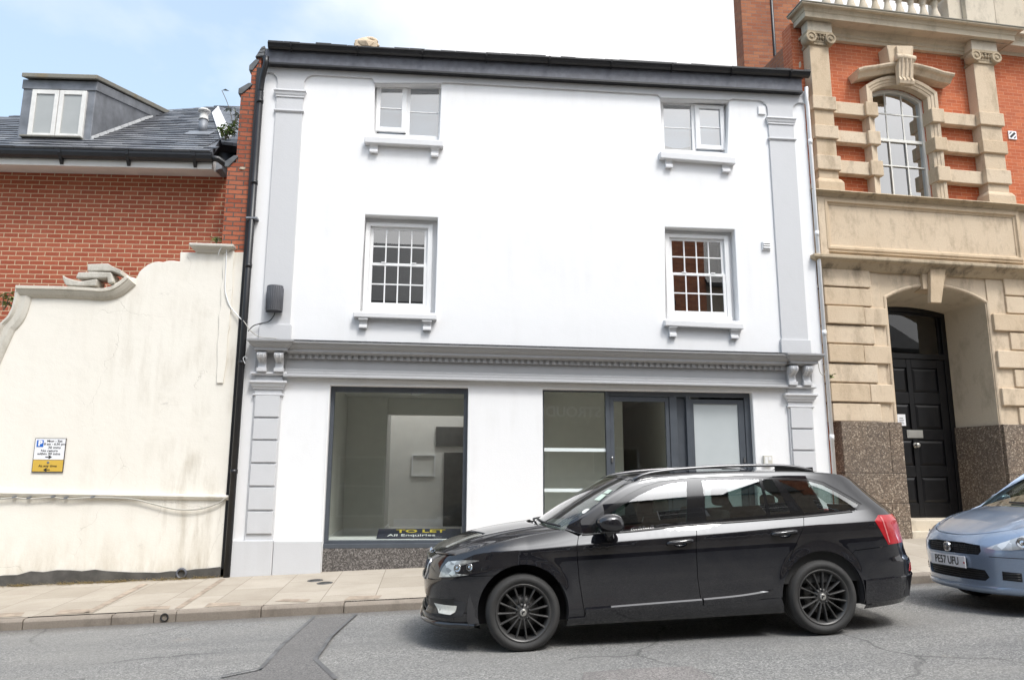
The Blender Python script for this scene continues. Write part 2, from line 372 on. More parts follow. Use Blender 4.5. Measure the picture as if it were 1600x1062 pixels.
# ================================================================ THE SETTING
def asphalt():
    t = NT('worn_asphalt'); o = t.obj()
    g = t.node('ShaderNodeTexVoronoi', i_Vector=o, i_Scale=95.0); gs = t.node('ShaderNodeSeparateColor', i_0=g.outputs['Color']).outputs[0]
    c = t.ramp(gs, [(0,(.125,.125,.123)),(.6,(.24,.237,.23)),(.95,(.41,.40,.38))])
    c = t.mix(t.ramp(t.noise(o, .8, 7, .65), [(.35,0.0),(.7,.65)]), c, (.27,.262,.245))
    trk = t.noise(t.scalev(o, (.25,1.3,1)), 1.2, 6, .6)
    c = t.mix(t.ramp(trk, [(.42,0.0),(.7,.5)]), c, (.15,.15,.152))
    sp = t.ramp(t.noise(t.scalev(o, (1,2.2,1)), 2.4, 8, .8), [(.66,0.0),(.72,.75)])
    c = t.mix(sp, c, (.05,.05,.05))
    ds = t.ramp(t.noise(o, 1.9, 8, .75), [(.63,0.0),(.75,.55)])
    c = t.mix(ds, c, (.30,.245,.19))
    yy = t.sep(o)[1]; ch = t.math('ADD', yy, t.math('MULTIPLY', t.noise(o, 3.0, 6, .7), .35))
    grit = t.node('ShaderNodeMapRange', i_Value=ch, i_1=-2.62, i_2=-2.25, i_3=0.0, i_4=.8).outputs[0]      # grit swept into the channel by the kerb
    c = t.mix(grit, c, (.115,.10,.085))
    vo = t.node('ShaderNodeTexVoronoi', i_Vector=t.mix(.3, o, t.node('ShaderNodeTexNoise', i_Vector=o, i_Scale=1.6, i_Detail=6.0).outputs['Color'])); vo.feature = 'DISTANCE_TO_EDGE'; vo.inputs['Scale'].default_value = .55
    crk = t.math('MULTIPLY', t.ramp(vo.outputs[0], [(.0,1.0),(.008,0.0)]), t.ramp(t.noise(o, .5, 3), [(.46,0.0),(.56,1.0)]))
    c = t.mix(t.math('MULTIPLY', crk, .6), c, (.045,.045,.045))
    h = t.math('ADD', gs, t.math('MULTIPLY', t.noise(o, 140, 3), .8))
    return t.bsdf(c, .85, t.bump(h, .75, .008), spec=.25)
M['asphalt'] = asphalt()
def patchmat(name, a, b):
    t = NT(name); o = t.obj(); g = t.node('ShaderNodeTexVoronoi', i_Vector=o, i_Scale=110.0); gs = t.node('ShaderNodeSeparateColor', i_0=g.outputs['Color']).outputs[0]
    c = t.mix(t.ramp(t.noise(o, 1.5, 6), [(.3,0.0),(.7,.6)]), t.ramp(gs, [(.1,a),(.95,b)]), (.15,.145,.14))
    return t.bsdf(c, .85, t.bump(t.math('ADD', gs, t.noise(o, 120, 3)), .6, .006), spec=.25)
M['patch'] = patchmat('darker_trench_asphalt', (.105,.103,.102), (.24,.23,.222))
M['seal'] = plain('bitumen_seal', (.12,.12,.122), .6, var=.3)
def paving():
    t = NT('buff_paving_slabs'); o = t.obj(); x, y, z = t.sep(o)
    b = t.node('ShaderNodeTexBrick', i_Vector=t.comb(y, x, 0.0), i_Color1=(.37,.325,.265), i_Color2=(.45,.40,.335), i_Mortar=(.17,.14,.11), i_Scale=1.0); b.offset = .5
    b.inputs['Mortar Size'].default_value = .004; b.inputs['Brick Width'].default_value = .78; b.inputs['Row Height'].default_value = .62; b.inputs['Mortar Smooth'].default_value = .3; b.inputs['Bias'].default_value = 0
    d = t.ramp(t.noise(o, 1.3, 8, .7), [(.4,0.0),(.75,.6)])
    c = t.mix(d, b.outputs[0], (.28,.235,.185))
    c = t.mix(t.ramp(t.noise(o, 5, 8, .8), [(.66,0.0),(.72,.5)]), c, (.20,.17,.14))
    f = t.noise(o, 70, 4, .7)
    c = t.mix(.3, c, t.ramp(f, [(.3,.3),(.7,.7)]), 'SOFT_LIGHT')
    return t.bsdf(c, .85, t.bump(t.math('ADD', t.math('MULTIPLY', b.outputs['Fac'], -1.0), t.math('MULTIPLY', f, .3)), .5, .006), spec=.25)
M['paving'] = paving()
M['kerb'] = stone('weathered_kerbstone', (.25,.215,.18), (.33,.29,.25), (.13,.11,.095), .7)
M['paver'] = plain('brown_block_paver', (.33,.265,.205), .85, var=.3, scale=9, bump=.4)
FOOT = [(-30,-.9),(-12,-.24),(-5.9,-.01),(-2.85,.095),(0,.197),(2.5,.295),(5,.42),(7.3,.545),(12,.76),(30,1.5)]
def foot_z(x):
    for (a, p), (b, q) in zip(FOOT, FOOT[1:]):
        if x <= b: return p+(q-p)*(x-a)/(b-a)
    return FOOT[-1][1]
KY = -2.45
def pave_z(x, y):
    k = road_z(x)+.112; f = foot_z(x)
    return k+(f-k)*min(max((y-KY)/(0-KY), 0), 1.05)
def grid_sheet(name, xs, ys, zf, mat):
    m = MB(); n = len(ys)
    m.add([(x,y,zf(x,y)) for x in xs for y in ys], [(i*n+j,(i+1)*n+j,(i+1)*n+j+1,i*n+j+1) for i in range(len(xs)-1) for j in range(n-1)], True)
    return structure(m.build(name, mat, recalc=False))
fr = lambda a, b, n: [a+(b-a)*i/n for i in range(n+1)]
grid_sheet('ground', fr(-260,260,26), fr(-260,260,26), lambda x,y: road_z(max(min(x,60),-60))-.35, plain('earth', (.16,.14,.11), .9, scale=.5))
grid_sheet('road', fr(-40,40,80), fr(-10.4,KY+.06,8), lambda x,y: road_z(x)-.0 + .012*math.sin(x*1.1+y)*(1 if y<-3 else 0), M['asphalt'])
grid_sheet('pavement', fr(-30,30,120), fr(KY+.11,1.6,8), lambda x,y: pave_z(x,y), M['paving'])
# kerb: stone by stone, slightly out of line
kb = MB(); rk = random.Random(5); x = -30.0
drain_x = hit(257, 966, (0, KY, 0), (0,1,0)).x
while x < 30:
    L_ = .915
    if x < drain_x-.12 < x+L_: L_ = max(drain_x-.12-x, .2)
    elif abs(x-(drain_x-.12)) < .01: L_ = .24
    dy, dz = rk.uniform(-.008,.008), rk.uniform(-.008,.006)
    a, b = x+.004, x+L_-.004; yf = KY+dy
    def sec(X): zr = road_z(X); return [(X,yf+.012,zr-.2),(X,yf,zr+.085+dz),(X,yf+.022,zr+.112+dz),(X,yf+.125,zr+.114+dz),(X,yf+.125,zr-.2)]
    A, B = sec(a), sec(b)
    kb.add(A+B, [(0,1,2,3,4),(9,8,7,6,5)]+[(i,(i+1)%5,5+(i+1)%5,5+i) for i in range(5)])
    x += L_
kerb = structure(kb.build('kerb', M['kerb'], bevel=.006))
ho = MB(); zz = road_z(drain_x); ho.lathe([(.045,0),(.045,-.003),(.034,-.006),(.033,.10),(.0,.10)], (drain_x, KY-.004, zz+.055), 'y', 20)
tag(ho.build('kerb_drain_outlet', M['void']), 'small round dark drain outlet set in the kerb face below the cream wall', 'drain')
# trench repair across the road
def roadpoly(name, pix, mat, dz, parent=None):
    m = MB(); pts = [hit(a, b, (0,0,.003+dz), (-SLOPE,0,1)) for a, b in pix]
    pts = [(p.x, min(p.y, KY-.0), road_z(p.x)+.012*math.sin(p.x*1.1+p.y)*(1 if p.y<-3 else 0)+dz) for p in pts]
    T = [(-1,)]
    m.add(pts, [list(range(len(pts)))]); o = m.build(name, mat, parent, recalc=False)
    for f in o.data.polygons:
        if f.normal.z < 0: o.data.flip_normals(); break
    return structure(o) if parent is None else o
tp = [(491,965),(556,961),(517,998),(492,1033),(525,1064),(520,1080),(330,1080),(345,1058),(408,1046),(440,1012)]
roadpoly('road_patch', tp, M['patch'], .016)
for e in ([(491,965),(440,1012),(408,1046),(345,1058)], [(556,961),(517,998),(492,1033),(525,1064)]):
    pts = [hit(a, b, (0,0,.003), (-SLOPE,0,1)) for a, b in e]; m = MB()
    L1 = []; L2 = []
    for i, p in enumerate(pts):
        t = (pts[min(i+1,len(pts)-1)]-pts[max(i-1,0)]).normalized(); n = Vector((-t.y,t.x,0))*.02
        for Lx, q in ((L1,p+n),(L2,p-n)): Lx.append((q.x, min(q.y,KY), road_z(q.x)+.012*math.sin(q.x*1.1+q.y)*(1 if q.y<-3 else 0)+.02))
    m.add(L1+L2, [(i,i+1,len(L1)+i+1,len(L1)+i) for i in range(len(L1)-1)]); o = m.build('road_patch_edge', M['seal'], recalc=False)
    for f in o.data.polygons:
        if f.normal.z < 0: o.data.flip_normals(); break
    structure(o)
M['patch2'] = patchmat('older_reddish_patch', (.15,.14,.135), (.35,.325,.31))
roadpoly('road_patch', [(905,1075),(912,1052),(1000,1045),(1080,1041),(1112,1056),(1125,1080)], M['patch2'], .016)
# strips of small block pavers let into the slabs
def pavpoly(pix):
    m = MB(); pts = []
    for a, b in pix:
        q = hit(a, b, (0,-1.5,.1), (-SLOPE,-.03,1))
        for _ in range(6): q = hit(a, b, (q.x,q.y,pave_z(q.x,q.y)), (-SLOPE,-.035,1))
        yq = min(max(q.y, KY+.15), -.02); pts.append((q.x,yq,pave_z(q.x,yq)+.004))
    m.add(pts, [list(range(len(pts)))]); return m
def fix(o):
    for f in o.data.polygons:
        if f.normal.z < 0: o.data.flip_normals(); break
    return o
def zoom7(pts): return [(a/2.353, 860+b/2.353) for a, b in pts]
for s in ([(1010,186),(1040,178),(1142,178),(1118,196)], [(742,213),(770,192),(884,190),(868,213)], [(490,219),(520,206),(628,203),(612,219)], [(190,240),(225,218),(345,214),(312,236)], [(1262,186),(1285,168),(1405,164),(1388,186)], [(-40,252),(-10,230),(92,226),(60,248)],
          [(300,232),(325,234),(545,122),(520,122)], [(640,214),(664,214),(830,104),(810,104)]):
    structure(fix(pavpoly(zoom7(s)).build('paver_strip', M['paver'], recalc=False)))
M['iron'] = plain('cast_iron', (.10,.098,.095), .6, metal=.4, var=.25, bump=.4, bscale=90)
def cover(px, py, r, label):
    q = hit(px, py, (0,-.6,.1), (-SLOPE,-.035,1))
    for _ in range(5): q = hit(px, py, (q.x,q.y,pave_z(q.x,q.y)), (-SLOPE,-.035,1))
    t = thing('utility_cover', label, 'manhole cover', (q.x,q.y,pave_z(q.x,q.y)), group='small round covers in the pavement')
    t.rotation_euler = (rad(2), -math.atan(SLOPE), 0)
    MB().lathe([(r,-.01),(r,.005),(r-.012,.007),(r-.02,.004),(r-.02,-.01)], n=28).build('rim', M['iron'], t)
    m = MB().lathe([(r-.021,-.01),(r-.021,.005),(0,.005)], n=28)
    for i in range(-2,3): m.box(-r*.6, r*.6, i*.02-.004, i*.02+.004, .004, .009)
    m.build('lid', M['iron'], t)
cover(492.5, 906.5, .105, 'round iron cover in the paving nearer the white building')
cover(507.5, 910.5, .105, 'round iron cover in the paving nearer the kerb')
# ================================================================ THE WHITE BUILDING
W = Frame((0,0,0), 0)
wb = thing('white_building', 'three storey white rendered building with grey shopfront and black eaves', 'building', (0,0,0))
XL, XR = -2.86, 6.335
ZT = 8.16
def rect(fr_, pts, y):            # averaged upright rectangle of four traced corners TL TR BR BL
    q = fr_.poly(pts, y); return ((q[0][0]+q[3][0])/2, (q[1][0]+q[2][0])/2, (q[2][1]+q[3][1])/2, (q[0][1]+q[1][1])/2)
ops = {'UL':[(585.7,131.8),(689.6,131.8),(686,218.5),(584,213)], 'UR':[(1032,154.5),(1139,158),(1136,240),(1035.7,236)],
       'ML':[(570.5,335.5),(684,340),(679.4,489),(561,486)], 'MR':[(1039,354.8),(1147.8,358.6),(1155,501.5),(1039.8,498.5)]}
H = {k: W.poly(v) for k, v in ops.items()}
shopo = rect(W, [(515,602),(732,605.5),(728,849),(505,857)], 0)
entr = rect(W, [(848,609),(1175,612),(1175,612),(848,609)], 0)
shophole = [(shopo[0],-.3),(shopo[0],shopo[3]),(shopo[1],shopo[3]),(shopo[1],-.3)]
enthole = [(entr[0],-.3),(entr[0],entr[3]),(entr[1],entr[3]),(entr[1],-.3)]
m = MB().wall([(XL,-.4),(XR,-.4),(XR,ZT),(XL,ZT)], [list(reversed(h)) for h in H.values()]+[], 0, .30)
m = MB(); m.wall([(XL,-.4),(shopo[0],-.4),(shopo[0],shopo[3]),(shopo[1],shopo[3]),(shopo[1],-.4),(entr[0],-.4),(entr[0],entr[3]),(entr[1],entr[3]),(entr[1],-.4),(XR,-.4),(XR,ZT),(XL,ZT)], list(H.values()), 0, .30)
m.build('facade_wall', M['white'], wb, bevel=.012)
m = MB(); m.box(XL, XL+.3, .3, 3.2, -.4, ZT-.1); m.box(XR-.3, XR, .3, 3.2, -.4, ZT-.1); m.box(XL+.3, XR-.3, 3.0, 3.2, 3.28, ZT-.1); m.box(XL, XL+.3, 3.2, 8.8, -.4, 3.27); m.box(XR-.3, XR, 3.2, 8.8, -.4, 3.27); m.box(XL+.3, XR-.3, 8.6, 8.8, -.4, 3.27)  # upper storeys kept shallow so more sky reaches the invented ceiling opening
each(m, 'side_wall', M['white'], wb)
# roof, gutter, board
zb0 = W.Z(422,97.5,-.13); zb1 = W.Z(1253,142.5,-.13)
def tilt(z0, z1): return lambda x: z0+(z1-z0)*(x-XL)/(XR-XL)-z0
za = W.Z(700,116.5,-.03)
bl = W.p(413.5,94.8,-.13)[0]; br = W.p(1254,142,-.13)[0]
zt_board = zb0+.24
m = MB(); m.hexa([(bl,-.13,zb0),(br,-.13,zb1),(br,.0-.002,zb1),(bl,-.002,zb0),(bl,-.13,zb0+.24),(br,-.13,zb1+.24),(br,-.002,zb1+.24),(bl,-.002,zb0+.24)])
m.build('eaves_board', M['board'], wb, bevel=.006)
m = MB(); m.hexa([(bl-.01,-.145,zb0-.03),(br,-.145,zb1-.03),(br,-.002,zb1-.03),(bl-.01,-.002,zb0-.03),(bl-.01,-.145,zb0),(br,-.145,zb1),(br,-.002,zb1),(bl-.01,-.002,zb0)])
m.build('eaves_bead', M['black'], wb)
GY = -.25
g0 = W.p(418,66,GY); g1 = W.p(1267,112,GY)
prof = [(-.0,-.072),(.04,-.074),(.075,-.055),(.09,-.02),(.105,.0),(.105,.010),(.085,.010),(.06,-.03),(.03,-.05),(0,-.055)]
gm = MB(); gx0, gx1 = g0[0], g1[0]
zg = lambda x: g0[1]+(g1[1]-g0[1])*(x-gx0)/(gx1-gx0)
gm.mold([(gx0,GY+.105),(gx1,GY+.105)], prof, zg)
gut = gm.build('gutter', M['black'], wb)
fb = MB()
for i in range(9):
    x = gx0+.35+i*1.05; z = zg(x); fb.prism_x([(GY+.10,z-.09),(GY+.03,z-.078),(GY-.005,z-.02),(GY-.012,z+.015),(GY-.02,z+.015),(GY-.01,z-.035),(GY+.03,z-.096),(GY+.10,z-.1)], x, x+.025)
each(fb, 'gutter_clip', M['black'], wb)
m = MB(); RZ = zg(XL)+.03
m.add([(gx0,GY+.06,zg(gx0)+.02),(gx1,GY+.06,zg(gx1)+.02),(gx1,1.9,zg(gx1)+.75),(gx0,1.9,zg(gx0)+.75),(gx1,3.3,zg(gx1)-.1),(gx0,3.3,zg(gx0)-.1)], [(0,1,2,3),(3,2,4,5)])
rn = random.Random(3); x = gx0
while x < gx1:
    z = zg(x); w_ = min(.25, gx1-x); m.box(x+.002, x+w_-.002, GY+.02+rn.uniform(-.012,.012), GY+.3, z+.022, z+.036+rn.uniform(0,.014)); x += .25
m.build('roof', M['slateblack'], wb)
m = MB()
cx_, cz_ = W.p(573, 68, 1.2); m.blob((cx_,1.2,cz_-.06),(.24,.2,.16),2,.12); m.blob((cx_+.08,1.15,cz_),(.13,.12,.09),3,.15); m.box(cx_-.2,cx_+.2,1.05,1.4,cz_-.5,cz_-.02)
m.build('ridge_chimney', M['stone'], wb, bevel=.02)
# frieze band with the two coved pilaster heads (one raised sheet)
PL = (W.X(430.4,175.5,-.03), W.X(472.7,175.5,-.03)); PR = (W.X(1202,216,-.03), W.X(1241.5,216,-.03))
bz = lambda x: W.Z(480,116.5,-.03) + (W.Z(1170,156,-.03)-W.Z(480,116.5,-.03))*(x-W.X(480,116.5,-.03))/(W.X(1170,156,-.03)-W.X(480,116.5,-.03))
capL = W.Z(437,139,-.05); capR = W.Z(1200,182,-.05); RR = .16
def cove(xc, side): # concave quarter round from band underside down the pilaster edge
    if side > 0: return [(xc+RR*(1-math.cos(a)) if 0 else xc+RR-RR*math.sin(a), bz(xc)-RR+RR*math.cos(a)) for a in [rad(90*i/8) for i in range(9)]]
    return [(xc-RR+RR*math.sin(a), bz(xc)-RR+RR*math.cos(a)) for a in [rad(90*i/8) for i in range(9)]]
hu = H['UL']; hv = H['UR']
lower = [(XL+.002, bz(XL)+.0)]
pts = [(XL+.004, ZT-.005)]
pts += [(XL+.004, bz(XL)-.06)] + [(XL+.004+.0, bz(XL)-.06)][:0]
c1 = cove(PL[0], -1); c1 = [p for p in c1 if p[0] > XL+.03]
pts += c1 + [(PL[0], capL-.02), (PL[1], capL-.02)] + list(reversed(cove(PL[1], 1)))
pts += [(hu[0][0]-.05, bz(hu[0][0])), (hu[0][0]-.004, hu[0][1]+.003), (hu[1][0]+.004, hu[1][1]+.003), (hu[1][0]+.05, bz(hu[1][0]))]
pts += [(hv[0][0]-.05, bz(hv[0][0])), (hv[0][0]-.004, hv[0][1]+.003), (hv[1][0]+.004, hv[1][1]+.003), (hv[1][0]+.05, bz(hv[1][0]))]
pts += cove(PR[0], -1) + [(PR[0], capR-.02), (PR[1], capR-.02)]
c2 = [p for p in reversed(cove(PR[1], 1)) if p[0] < XR-.05]
pts += c2 + [(XR-.004, bz(XR)-.02), (XR-.004, ZT-.005)]
cl = [pts[0]]
for p in pts[1:]:
    if math.hypot(p[0]-cl[-1][0], p[1]-cl[-1][1]) > 2e-3: cl.append(p)
m = MB(); m.wall(cl, [], -.035, -.001); m.build('eaves_frieze', M['lightgrey'], wb, bevel=.006)
ZC = W.Z(386,531,-.2); ZCr = W.Z(1288,555,-.2)       # shop cornice top
def pilaster(px, cap_top, astr, base_top, bot):
    p = MB(); x0, x1 = px; p.box(x0, x1, -.032, -.001, base_top-.02, cap_top-.03)
    o = p.build('pilaster', M['lightgrey'], wb, bevel=.006)
    c = MB(); prof = [(0,0),(.035,0),(.045,-.03),(.03,-.045),(.022,-.085),(.012,-.105),(.014,-.13),(0,-.13)]
    path = [(x0, 0), (x0, -.033), (x1, -.033), (x1, 0)]
    c.mold(path, [(a, cap_top+z) for a, z in prof])
    c.mold(path, [(a, astr+z) for a, z in [(0,0),(.022,-.004),(.026,-.025),(.012,-.045),(0,-.05)]])
    c.build('capital_moulding', M['lightgrey'], o, bevel=.003)
    b = MB(); b.box(x0-.025, x1+.025, -.055, -.001, bot, base_top); b.build('pilaster_base', M['lightgrey'], o, bevel=.006)
pilaster(PL, capL, W.Z(437,170,-.05), W.Z(408,505.7,-.05), ZC-.06)
pilaster(PR, capR, W.Z(1205,214,-.05), W.Z(1225,530,-.05), ZCr-.06)
# window sills on brackets
def sill(tl, tr, bl_, brk, rot=0):
    y = -.11; a, b = W.p(*tl, y), W.p(*tr, y); hgt = a[1]-W.p(*bl_, y)[1]
    s = MB(); n = 6; rn = random.Random(int(tl[0]))
    for i in range(n):
        t0, t1 = i/n, (i+1)/n
        def at(t): return a[0]+(b[0]-a[0])*t, a[1]+(b[1]-a[1])*t
        (xa, z_a), (xb, z_b) = at(t0), at(t1); 
    s.hexa([(a[0],y,a[1]-hgt),(b[0],y,b[1]-hgt),(b[0],-.001,b[1]-hgt),(a[0],-.001,a[1]-hgt),(a[0],y,a[1]-.008),(b[0],y,b[1]-.008),(b[0],.14,b[1]+.02),(a[0],.14,a[1]+.02)])
    o = s.build('window_sill', M['sillgrey'], wb, bevel=.012)
    for (x0, y0, x1, y1) in brk:
        p0 = W.p(x0, y0, -.08); p1 = W.p(x1, y1, -.08); c = (p0[0]+p1[0])/2; hw = max((p1[0]-p0[0])/2, .05); zt, zb = p0[1]+.02, p1[1]
        h_ = zt-zb
        q = MB(); q.prism_x([(-.001,zt),(-.085,zt),(-.085,zt-.30*h_),(-.075,zt-.36*h_),(-.055,zt-.42*h_),(-.045,zt-.55*h_),(-.05,zt-.70*h_),(-.068,zt-.80*h_),(-.068,zb),(-.001,zb)], c-hw, c+hw)
        q.box(c-hw-.012, c+hw+.012, -.095, -.001, zt-.3*h_+.0, zt-.02) 
        q.build('sill_bracket', M['sillgrey'], o, bevel=.005)
sill((569.5,212),(693,218.5),(570,222.5),[(577.5,221.5,590,237.5),(673.5,227,685,243.5)])
sill((1032,235.5),(1149.5,245),(1032,246.5),[(1040.5,245,1052,261),(1129,251,1142.5,268)])
sill((552,486),(682.6,490.5),(552,495),[(561,496,573,512),(661,499,673.5,515.5)])
sill((1039.3,498.5),(1162,504.3),(1039.3,508.5),[(1046.5,508,1058,525.5),(1142.5,512.5,1155,528.5)])
# windows
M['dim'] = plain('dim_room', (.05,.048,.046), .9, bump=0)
M['behind_pane'] = plain('pale_blind', (.66,.72,.80), .8, var=.04, bump=0)
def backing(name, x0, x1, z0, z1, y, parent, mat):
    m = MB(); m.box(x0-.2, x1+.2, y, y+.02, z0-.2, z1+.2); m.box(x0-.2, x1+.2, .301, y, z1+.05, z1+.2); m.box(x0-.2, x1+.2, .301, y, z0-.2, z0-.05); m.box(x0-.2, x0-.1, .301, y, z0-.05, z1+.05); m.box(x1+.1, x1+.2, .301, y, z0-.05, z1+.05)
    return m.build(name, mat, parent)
def filler(hole, x0, x1, z0, z1):      # plastered jambs between the opening and the frame
    L = [(p[0]+(.02 if p[0] > (x0+x1)/2 else -.02), p[1]+(.02 if p[1] > (z0+z1)/2 else -.02)) for p in hole]
    MB().wall(L, [[(x0-.0,z0),(x1+.0,z0),(x1+.0,z1),(x0-.0,z1)]], .175, .29).build('window_jamb', M['white'], wb)
def casement(key, cor, flip):
    y = .13; x0, x1, z0, z1 = rect(W, cor, y); w_, h_ = x1-x0, z1-z0
    fx = lambda t: x0+w_*((1-t) if flip else t); fz = lambda t: z1-h_*t
    f = MB()
    def bar(a, b, c, d, y0, y1):
        xa, xb = sorted((fx(a), fx(b))); f.box(xa, xb, y0, y1, fz(d), fz(c))
    bar(-.02,.02,0,1.03,y,y+.07); bar(.98,1.02,0,1.03,y,y+.07); bar(.02,.98,0,.035,y,y+.07); bar(.02,.98,.965,1.03,y,y+.07); bar(.47,.53,.035,.965,y+.001,y+.07)
    fr_ = f.build('casement_window', M['upvc'], wb, bevel=.004)
    s = MB(); f = s      # opening light stands proud
    bar(.0,.065,.03,.93,y-.03,y+.03); bar(.40,.475,.03,.93,y-.03,y+.03); bar(.065,.40,.03,.10,y-.03,y+.03); bar(.065,.40,.85,.93,y-.03,y+.03); bar(.065,.40,.465,.49,y-.012,y+.03)
    s.build('opening_sash', M['upvc'], fr_, bevel=.004)
    s = MB(); f = s; bar(.53,.98,.495,.515,y+.02,y+.05); s.build('glazing_bar', M['upvc'], fr_)
    p = MB(); xa, xb = sorted((fx(.065), fx(.40))); p.box(xa, xb, y, y+.006, fz(.85), fz(.10))
    xa, xb = sorted((fx(.53), fx(.98))); p.box(xa, xb, y+.03, y+.036, fz(.965), fz(.035)); p.build('pane', M['skyglass'], fr_)
    backing('behind_pane', x0, x1, z0, z1, .55, fr_, M['dim']); filler(H[key], x0, x1, z0, z1)  # first piece is a dark-coloured box standing for the unlit room
    bl = MB(); n_ = 14
    for (a_, b_, lo) in ((.03,.45,.10 if not flip else .07),(.53,.97,.02 if not flip else .17)):
        xa_, xb_ = sorted((fx(a_), fx(b_))); pts = [(xa_, z1)]+[(lerp_(xa_, xb_, i/n_), z0+h_*(lo-.05*math.sin(math.pi*i/n_))) for i in range(n_+1)]+[(xb_, z1)]
        bl.wall(pts, [], .235, .240)
    each(bl, 'window_blind', M['behind_pane'], fr_)
    return fr_
lerp_ = lambda a, b, t: a+(b-a)*t
casement('UL', [(589,133.5),(689,133.5),(685.5,215),(587,212)], False)
casement('UR', [(1035.5,161),(1131,164),(1131,240),(1036,236)], True)
def sash(cor, lock, key):
    y = .13; x0, x1, z0, z1 = rect(W, cor, y)
    g0, g1 = x0+.075, x1-.075; hz = z1-z0; mt = z0+hz*.535
    f = MB(); f.box(x0-.03, x0+.045, y-.01, y+.09, z0-.02, z1+.03); f.box(x1-.045, x1+.03, y-.01, y+.09, z0-.02, z1+.03); f.box(x0+.045, x1-.045, y-.008, y+.09, z1-.03, z1+.03); f.box(x0-.02, x1+.02, y-.04, y+.09, z0-.04, z0+.035)
    fr_ = f.build('sash_window', M['upvc'], wb, bevel=.004)
    for nm, a, b, yy, top in (('upper_sash', mt-.02, z1-.03, y+.035, True), ('lower_sash', z0+.036, mt+.02, y, False)):
        s = MB(); xa, xb = x0+.046, x1-.046; r0 = .045 if top else .09; r1 = .045
        s.box(xa, xa+.05, yy, yy+.035, a, b); s.box(xb-.05, xb, yy, yy+.035, a, b); s.box(xa+.05, xb-.05, yy+.001, yy+.034, a, a+r0); s.box(xa+.05, xb-.05, yy+.001, yy+.034, b-r1, b)
        if top: s.box(xa-.0, xa+.045, yy-.03, yy, a-.06, a+.02); s.box(xb-.045, xb, yy-.03, yy, a-.06, a+.02)
        so = s.build(nm, M['upvc'], fr_, bevel=.004)
        gb = MB(); ga, gb_ = a+r0, b-r1
        for i in (1,2,3): xx = xa+.05+(xb-xa-.1)*i/4; gb.box(xx-.010, xx+.010, yy+.004, yy+.026, ga, gb_)
        gb.box(xa+.05, xb-.05, yy+.005, yy+.025, (ga+gb_)/2-.010, (ga+gb_)/2+.010); gb.build('glazing_bar', M['upvc'], so)
        MB().box(xa+.05, xb-.05, yy+.014, yy+.018, ga, gb_).build('pane', M['glass_up'], so)
    k = MB()
    for t in (.27,.75): xx = x0+(x1-x0)*t; k.box(xx-.035, xx+.035, y-.012, y+.03, mt+.018, mt+.035)
    each(k, 'sash_lock', M['upvc'], fr_, bevel=.005)
    backing('dark_room', x0, x1, z0, z1, .8, fr_, M['dim']); filler(H[key], x0-.02, x1+.02, z0-.01, z1+.02)
sash([(576,350),(675,354),(668,486),(568,485)], 1, 'ML')
sash([(1043.5,368),(1138,371),(1138,499),(1043.5,497)], 1, 'MR')
# vents and bell box
def vent(tl, br_, slats):
    a, b = W.p(*tl, -.03), W.p(*br_, -.03); v = MB(); v.box(a[0], b[0], -.03, -.001, b[1], a[1])
    o = v.build('wall_vent', M['upvc'], wb, bevel=.004)
    if slats:
        s = MB(); 
        for i in range(3): z = b[1]+(a[1]-b[1])*(.2+.27*i); s.prism_x([(-.031,z),(-.055,z),(-.031,z+.035)], a[0]+.012, b[0]-.012)
        each(s, 'vent_slat', M['upvc'], o)
vent((1191,376.7),(1204.7,390.7),True); vent((1184.8,165.5),(1196.7,178.8),False)
# ---- shopfront entablature
corn = [(0,0),(.26,0),(.255,-.03),(.235,-.035),(.22,-.065),(.19,-.095),(.165,-.11),(.165,-.15),(.12,-.155),(.10,-.17),(0,-.17)]
xl0, xl1 = W.X(386,533,-.26), W.X(454,536,-.22); xr0, xr1 = W.X(1226,553,-.22), W.X(1288,555,-.26)
zf = lambda x: ZC+(ZCr-ZC)*(x-xl0)/(xr1-xl0)
m = MB(); m.mold([(xl1-.06,-.001),(xr0+.06,-.001)], corn, zf); m.build('shop_cornice', M['midgrey'], wb, bevel=.004)
m = MB()
for a, b in ((xl0,xl1),(xr0,xr1)): m.mold([(a+.26,.0),(a+.26,-.06),(b-.26+.06 if a==xl0 else b-.26,-.06),(b-.26+.06 if a==xl0 else b-.26,.0)], [(o,z+.004) for o,z in corn], zf)
each(m, 'cornice_block', M['midgrey'], wb, bevel=.004)
lead = MB(); rn = random.Random(8); nn = 60
for i in range(nn):
    a = xl0+(xr1-xl0)*i/nn; b = xl0+(xr1-xl0)*(i+1)/nn; lead.hexa([(a,-.265,zf(a)+.002),(b,-.265,zf(b)+.002),(b,-.002,zf(b)+.03+rn.uniform(0,.03)),(a,-.002,zf(a)+.03+rn.uniform(0,.03)),(a,-.265,zf(a)+.010),(b,-.265,zf(b)+.010),(b,-.002,zf(b)+.065),(a,-.002,zf(a)+.065)])
lead.build('cornice_flashing', M['slateblack'], wb)
dn = MB(); dn2 = MB(); dn2.mold([(xl1-.1,-.001),(xr0+.1,-.001)], [(0,-.171),(.068,-.171),(.068,-.235),(0,-.235)], zf); dn2.build('dentil_backing', M['midgrey'], wb); x = xl1-.05
while x < xr0+.04: z = zf(x)-.172; dn.box(x, x+.055, -.09, -.03, z-.065, z+.004); x += .098
each(dn, 'dentil', M['midgrey'], wb, bevel=.004)
zfr0 = W.Z(447,589,-.03)-ZC
m = MB(); m.mold([(xl1-.1,-.001),(xr0+.1,-.001)], [(0,-.165),(.03,-.165),(.03,zfr0+.13),(.055,zfr0+.125),(.055,zfr0+.085),(.075,zfr0+.08),(.075,zfr0+.045),(.11,zfr0+.035),(.115,zfr0+.005),(.09,zfr0-.01),(0,zfr0-.012)], zf)
m.build('shop_fascia', M['midgrey'], wb, bevel=.004)
